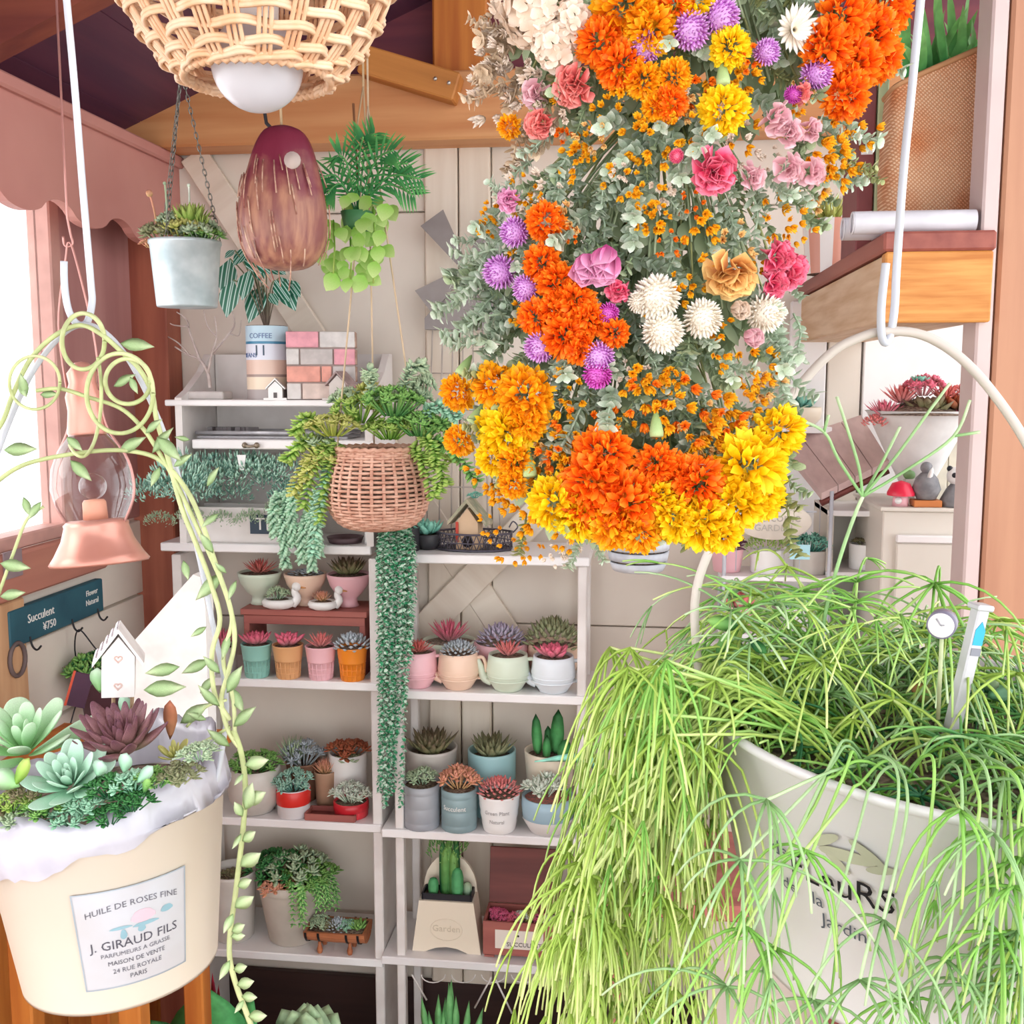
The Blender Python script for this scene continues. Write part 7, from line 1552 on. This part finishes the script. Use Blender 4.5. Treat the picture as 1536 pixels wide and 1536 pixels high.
# cone pot of red succulents in a wire foot
p = P(1372, 768, 1.90); p.z = ztc+.0062; k3 = S(p, 1)
t = thing('cone_planter', 'white cone-shaped planter heaped with red and pink succulents', 'planter', p)
mb = MB(); mb.lathe([(.001, 0), (10*k3, 0), (12*k3, 4*k3), (40*k3, 60*k3), (74*k3, 132*k3), (78*k3, 136*k3), (72*k3, 132*k3)], 32, sy=.8); mb.build('cone', mat('white resin', '#dcdad8', .6, '#cfccca', 30), t); mb = MB(); mb.lathe([(.001, 0), (26*k3, 0), (24*k3, 5*k3), (9*k3, 8*k3)], 20); mb.build('foot', MATS['white resin'], t); mb = MB(); mb.disc((0, 0, 130*k3), 72*k3, 24, bumpz=26*k3); mb.build('soil', M_soil, t)
for (dx, dz, kd, cl, r) in ((-55, 140, 'spike', 'rose', 30), (-30, 160, 'spike', 'blush', 32), (-52, 125, 'spike', 'coral', 26), (0, 172, 'bush', 'rose', 32), (8, 145, 'ros', 'olive', 34), (30, 165, 'spike', 'coral', 28), (48, 150, 'ros', 'bronze', 32), (-20, 130, 'ros', 'coral', 28), (40, 125, 'ros', 'coral', 28), (66, 135, 'spike', 'rose', 26), (-8, 190, 'ros', 'teal', 14), (55, 165, 'bush', 'blush', 24), (12, 122, 'ros', 'coral', 24), (-66, 128, 'dome', 'blush', 18)):
    grow(kd, cl, t, (dx*k3, -20*k3+U(-6, 6)*k3, (dz-14)*k3), r*k3*1.05, .9)
# cream wooden box behind it
p = P(1428, 766, 1.955); p.z = ztc+.0062; t = thing('weathered_box', 'cream weathered plank box beside the cone planter', 'box', p); k3 = S(p, 1)
for q in range(3): mb = MB(); mb.box(((-28+q*27)*k3, 0, 62*k3), (26*k3, .05, 124*k3), bev=.001); mb.build('plank', mat('weathered cream', '#d8d0be', .8, '#b9b2a6', 20), t, False)
# small ornaments on the cabinet
zc2 = ztc+.0062
def orn(name, label, px, Y): p = P(px, 766, Y); p.z = zc2; return thing(name, label, 'ornament', p), S(p, 1)
t, q = orn('bird_ornament', 'grey stone bird ornament on an orange block', 1388, 1.83); mb = MB(); mb.box((0, 0, 5*q), (40*q, 30*q, 10*q), bev=.001); mb.build('block', mat('orange block', '#d9854a', .6), t, False); mb = MB(); mb.lathe([(.001, 10*q), (14*q, 11*q), (21*q, 26*q), (16*q, 42*q), (9*q, 50*q), (.001, 54*q)], 16); mb.build('body', mat('grey stone', '#8f8f92', .7, '#77777c', 60), t); mb = MB(); mb.sphere((-2*q, -3*q, 58*q), 9*q, 12, 8); mb.build('head', MATS['grey stone'], t); mb = MB(); mb.leaf(frame_m((0, -9*q, 34*q), (.1, -.4, 1)), 30*q, 9*q, 3*q, 0, (.8, 1, .8)); mb.build('white_stripe', C_white, t)
t, q = orn('mushroom_ornament', 'red and pink toy mushroom house ornament', 1350, 1.83); mb = MB(); mb.lathe([(.001, 0), (12*q, 0), (11*q, 18*q), (.001, 19*q)], 14); mb.build('stem', cer('toy pink', '#f0b8c0'), t); mb = MB(); mb.lathe([(20*q, 16*q), (20*q, 20*q), (13*q, 34*q), (.001, 38*q)], 18); mb.build('cap', cer('toy red', '#e02848'), t); mb = MB(); mb.tube([(-6*q, -12*q, 9*q), (-6*q, -13*q, 9*q)], 5*q, 12); mb.build('dot', C_white, t)
t, q = orn('ladybird_ornament', 'tiny green and red ladybird ornament behind the mushroom', 1362, 1.88); mb = MB(); mb.box((0, 0, 18*q), (16*q, 16*q, 36*q), bev=.001); mb.build('plinth', C_grey, t, False); mb = MB(); mb.sphere((0, 0, 44*q), 10*q, 12, 8); mb.build('body', cer('ladybird green', '#7aa06a'), t)
t, q = orn('ball_ornament', 'black and white ball-headed animal ornament on the cabinet', 1432, 1.83); mb = MB(); mb.lathe([(.001, 0), (20*q, 0), (22*q, 10*q), (14*q, 26*q), (8*q, 34*q), (.001, 36*q)], 16); mb.build('body', MATS['grey stone'], t); mb = MB(); mb.sphere((0, 0, 46*q), 14*q, 16, 10); h_ = mb.build('head', C_white, t)
for s_ in (-1, 1): mb = MB(); mb.sphere((s_*6*q, -12*q, 48*q), 4*q, 8, 6); mb.build('eye_patch', M_blk, h_); mb = MB(); mb.sphere((s_*10*q, 0, 57*q), 4.5*q, 8, 6); mb.build('ear', M_blk, h_)
# house-shaped shelf with a plank roof
c = P(1283, 1000, 1.98); c.z = zct
hs = thing('house_shelf', 'cream house-shaped shelf with a weathered pink plank roof', 'shelf', c)
q = [P(1170, 664, 2.10)-c, P(1292, 622, 2.10)-c, P(1334, 690, 1.90)-c, P(1232, 740, 1.90)-c]; M_rf = wood('pink roof plank', '#c9aeaa', '#b59a96', 'y', 10)
for i in range(4):
    u0, u1 = i/4+.006, (i+1)/4-.006; A, B = q[0].lerp(q[1], u0), q[0].lerp(q[1], u1); C_, D = q[3].lerp(q[2], u1), q[3].lerp(q[2], u0); mb = MB(); mb.prism([A, B, C_, D], (0, 0, -.012)); mb.build('roof_plank', M_rf, hs, False)
a, b = q[3]+Vector((0, .004, -.018)), q[2]+Vector((0, .004, -.018)); mb = MB(); mb.tube([a, b], .006, 4); mb.build('eave', M_brown, hs)
x0, x1 = P(1246, 800, 1.92).x-c.x, P(1320, 800, 1.92).x-c.x; zt_ = q[3].z-.03
mb = MB(); mb.box(((x0+x1)/2, -.055, zt_/2), (x1-x0, .012, zt_)); 
for (xx, ww) in ((x0, .012), (x1, .012)): mb = MB(); mb.box((xx, .02, zt_/2), (ww, .15, zt_), bev=.001); mb.build('side', M_cab, hs, False)
mb = MB(); mb.box(((x0+x1)/2, .09, zt_/2), (x1-x0, .01, zt_)); mb.build('back', M_cab, hs, False)
for py in (770, 862): z = P(1283, py, 1.92).z-c.z; mb = MB(); mb.box(((x0+x1)/2, .012, z), (x1-x0+.012, .155, .010), bev=.001); mb.build('board', M_white, hs, False)
p = P(1296, 862, 1.96); p.z = P(1283, 862, 1.92).z+.0052; t = thing('potted_succulent', 'small white pot of dark green plants inside the house-shaped shelf', 'potted plant', p); mb, ri, zz = pot_mesh('straight', .028, .045); mb.build('pot', C_white, t); mb = MB(); mb.disc((0, 0, zz), ri, 14); mb.build('soil', M_soil, t); grow('bush', 'olive', t, (0, 0, zz), .026, .7)
# white rack with small pots and cards
a, b = P(1085, 900, 1.9).x, P(1242, 900, 1.9).x; rk = thing('white_rack', 'white wire-post rack of little pots left of the house-shaped shelf', 'shelf', ((a+b)/2, 1.95, zct)); wv = b-a; hv = P(1113, 735, 1.9).z-zct
for sx in (-.5, .5):
    for sy in (-.05, .05): mb = MB(); mb.tube([(sx*wv, sy, 0), (sx*wv, sy, hv)], .0035, 8); mb.build('post', M_rod, rk)
zr = []
for py in (955, 868): z = P(1160, py, 1.9).z-zct; zr.append(z); mb = MB(); mb.box((0, 0, z), (wv+.01, .11, .008), bev=.001); mb.build('board', M_white, rk, False)
for i, (px, z, st_, m, kd, cl, lab_) in enumerate(((1090, zr[1], 'taper', C_pink, 'bush', 'purple', 'pale pink pot of purple sprigs on the white rack'), (1150, zr[1], 'straight', C_white, 'fluff', 'lime', 'white pot of lime green fluffy leaves on the white rack'), (1215, zr[1], 'straight', C_grey, 'bushf', 'teal', 'grey pot of teal sprigs on the white rack'), (1110, zr[0], 'taper', C_pink, 'ros', 'blush', 'pink pot with a blush rosette low on the white rack'), (1200, zr[0], 'taper', C_white, 'bush', 'mint', 'white pot of mint leaves low on the white rack'))):
    p = P(px, 900, 1.93); t = thing('potted_succulent', lab_, 'potted plant', (p.x, 1.945, zct+z+.0042)); mb, ri, zz = pot_mesh(st_, .03, .042); mb.build('pot', m, t); mb = MB(); mb.disc((0, 0, zz), ri, 14); mb.build('soil', M_soil, t); grow(kd, cl, t, (0, 0, zz), .036, 1)
for (px, py, nm) in ((1106, 772, 'pale blue price card clipped on the rack post'), (1200, 828, 'pale blue price card clipped under the oval sign')):
    p = P(px, py, 1.885); t = thing('price_card', nm, 'card', p); mb = MB(); mb.box((0, 0, 0), (.034, .0015, .026)); mb.build('card', cer('blue card', '#a9dbe6'), t, False); mb = MB(); mb.tube([(0, .001, -.012), (0, .004, -.06 if py > 800 else -.10)], .0008, 4); mb.build('clip_wire', M_rod, t)
p = P(1160, 782, 1.885); k3 = S(p, 1); t = thing('oval_sign', 'oval cream wooden sign hanging on the white rack', 'sign', p); mb = MB(); mb.lathe([(.001, -.004), (54*k3, -.004), (56*k3, -.002), (56*k3, .002), (54*k3, .004), (.001, .004)], 36, sy=.5); o = mb.build('board', mat('sign cream', '#e2d9cc', .7), t); o.rotation_euler = (PI/2, 0, 0)
lettering('Welcome', 20*k3, mat('sign ink', '#b9b2a8', .6), t, Matrix.Translation((0, -.0046, 6*k3)) @ Matrix.Rotation(PI/2, 4, 'X')); lettering('GARDEN', 14*k3, MATS['sign ink'], t, Matrix.Translation((0, -.0046, -10*k3)) @ Matrix.Rotation(PI/2, 4, 'X'))
mb = MB(); mb.tube([(-40*k3, .006, 14*k3), (-40*k3, .0125, 14*k3)], .002, 6); mb.tube([(40*k3, .006, 14*k3), (40*k3, .0125, 14*k3)], .002, 6); mb.tube([(-.09, .0125, 14*k3), (.075, .0125, 14*k3)], .0018, 6); mb.build('hanging_bar', M_rod, t)
p = P(1202, 640, 2.09); t = thing('wall_bracket_shelf', 'tiny white bracket shelf on the screen', 'shelf', (p.x, 2.12, p.z)); mb = MB(); mb.box((0, 0, -.006), (.11, .085, .012), bev=.001); mb.build('board', M_white, t, False); mb = MB(); mb.prism([(-.01, .04, -.012), (-.01, -.03, -.012), (-.01, .04, -.06)], (.02, 0, 0)); mb.build('bracket', M_white, t, False)
t = thing('potted_succulent', 'teal rosette in a low cream pot on the bracket shelf', 'potted plant', (p.x, 2.11, p.z+.0003)); mb, ri, zz = pot_mesh('wide', .04, .036); mb.build('pot', C_cream, t); mb = MB(); mb.disc((0, 0, zz), ri, 14); mb.build('soil', M_soil, t); grow('ros', 'teal', t, (0, 0, zz), .034, 1)
# slatted grey pot hanging behind the lowest bunch
p = P(957, 856, 1.45); k3 = S(p, 1); t = thing('slatted_pot', 'grey-white slatted round pot hanging behind the marigolds', 'hanging planter', p); r = 46*k3; h = 80*k3
for q in range(5): mb = MB(); z0, z1 = h*q/5+.001, h*(q+1)/5-.001; f0, f1 = (.82, .95, 1, 1.02, 1.03, 1.03)[q], (.82, .95, 1, 1.02, 1.03, 1.03)[q+1]; mb.lathe([(r*f0*.9, z0), (r*f0, z0+.0005), (r*f1, z1-.0005), (r*f1*.9, z1)], 32, close=True); mb.build('slat', mat('grey white slat', '#c3c6cc', .6, '#a9acb4', 40), t)
mb = MB(); mb.lathe([(.001, .001), (r*.78, .001), (r*.93, h*.9), (.001, h*.92)], 20); mb.build('soil', M_soil, t)
for a in (.5, 2.6, 4.7): mb = MB(); mb.tube([(r*math.cos(a), r*math.sin(a), h), (0, 0, h+.25)], .0012, 5); mb.build('cord', M_cord, t)
mb = MB(); mb.tube([(0, 0, h+.25), (0, 0, zroof(p.x)-p.z-.001)], .0012, 5); mb.build('cord', M_cord, t)
# table behind the curtain of stems with a spiky plant
YTb = 1.50; zt_ = P(1000, 1330, YTb).z; a, b = P(905, 1330, YTb).x, P(1330, 1330, YTb).x
tb = thing('side_table', 'wooden side table behind the trailing stems', 'table', ((a+b)/2, YTb+.08, 0)); mb = MB(); mb.box((0, 0, zt_-.012), (b-a, .26, .024), bev=.003); mb.build('top', M_redw, tb, False)
for sx in (-1, 1):
    for sy in (-1, 1): mb = MB(); mb.box((sx*((b-a)/2-.03), sy*.1, (zt_-.0245)/2), (.03, .03, zt_-.0245)); mb.build('leg', M_redw, tb, False)
p = P(948, 1320, 1.52); t = thing('potted_aloe', 'potted aloe with long green leaves and spines on the side table', 'potted plant', (p.x, 1.54, zt_)); mb, ri, zz = pot_mesh('taper', .05, .08); mb.build('pot', mat('pale blue glaze', '#bcd6e2', .4), t); mb = MB(); mb.disc((0, 0, zz), ri, 16); mb.build('soil', M_soil, t)
tl = Vector(t.location)
for (px, py, w_, m) in ((802, 1142, .022, 'teal'), (870, 1225, .02, 'green'), (845, 1260, .02, 'deep'), (930, 1030, .018, 'bronze'), (945, 1010, .02, 'olive'), (900, 1180, .018, 'green'), (980, 1090, .02, 'green')):
    e = P(px, py, 1.50)-tl; b_ = Vector((U(-.01, .01), U(-.01, .01), .07)); mb = MB(); pts = smooth_path([b_, (b_+e)/2+Vector((0.02, 0, .05)), e], 5); 
    vs = []; fs = []; n = len(pts)
    for i, q_ in enumerate(pts):
        d = (pts[min(i+1, n-1)]-pts[max(i-1, 0)]).normalized(); s_ = d.cross(Vector((0, -1, 0))).normalized()*w_*.5*math.sin(PI*min(1, (i+2)/(n+1))**.8)
        vs += [q_+s_, q_+Vector((0, -.004, 0)), q_-s_, q_+Vector((0, .003, 0))]
    for i in range(n-1):
        for j in range(4): fs.append((i*4+j, i*4+(j+1) % 4, i*4+4+(j+1) % 4, i*4+4+j))
    mb.add(vs, fs, 0, [i/(n-1) for i in range(n) for _ in range(4)]); mb.build('leaf', G[m], t)
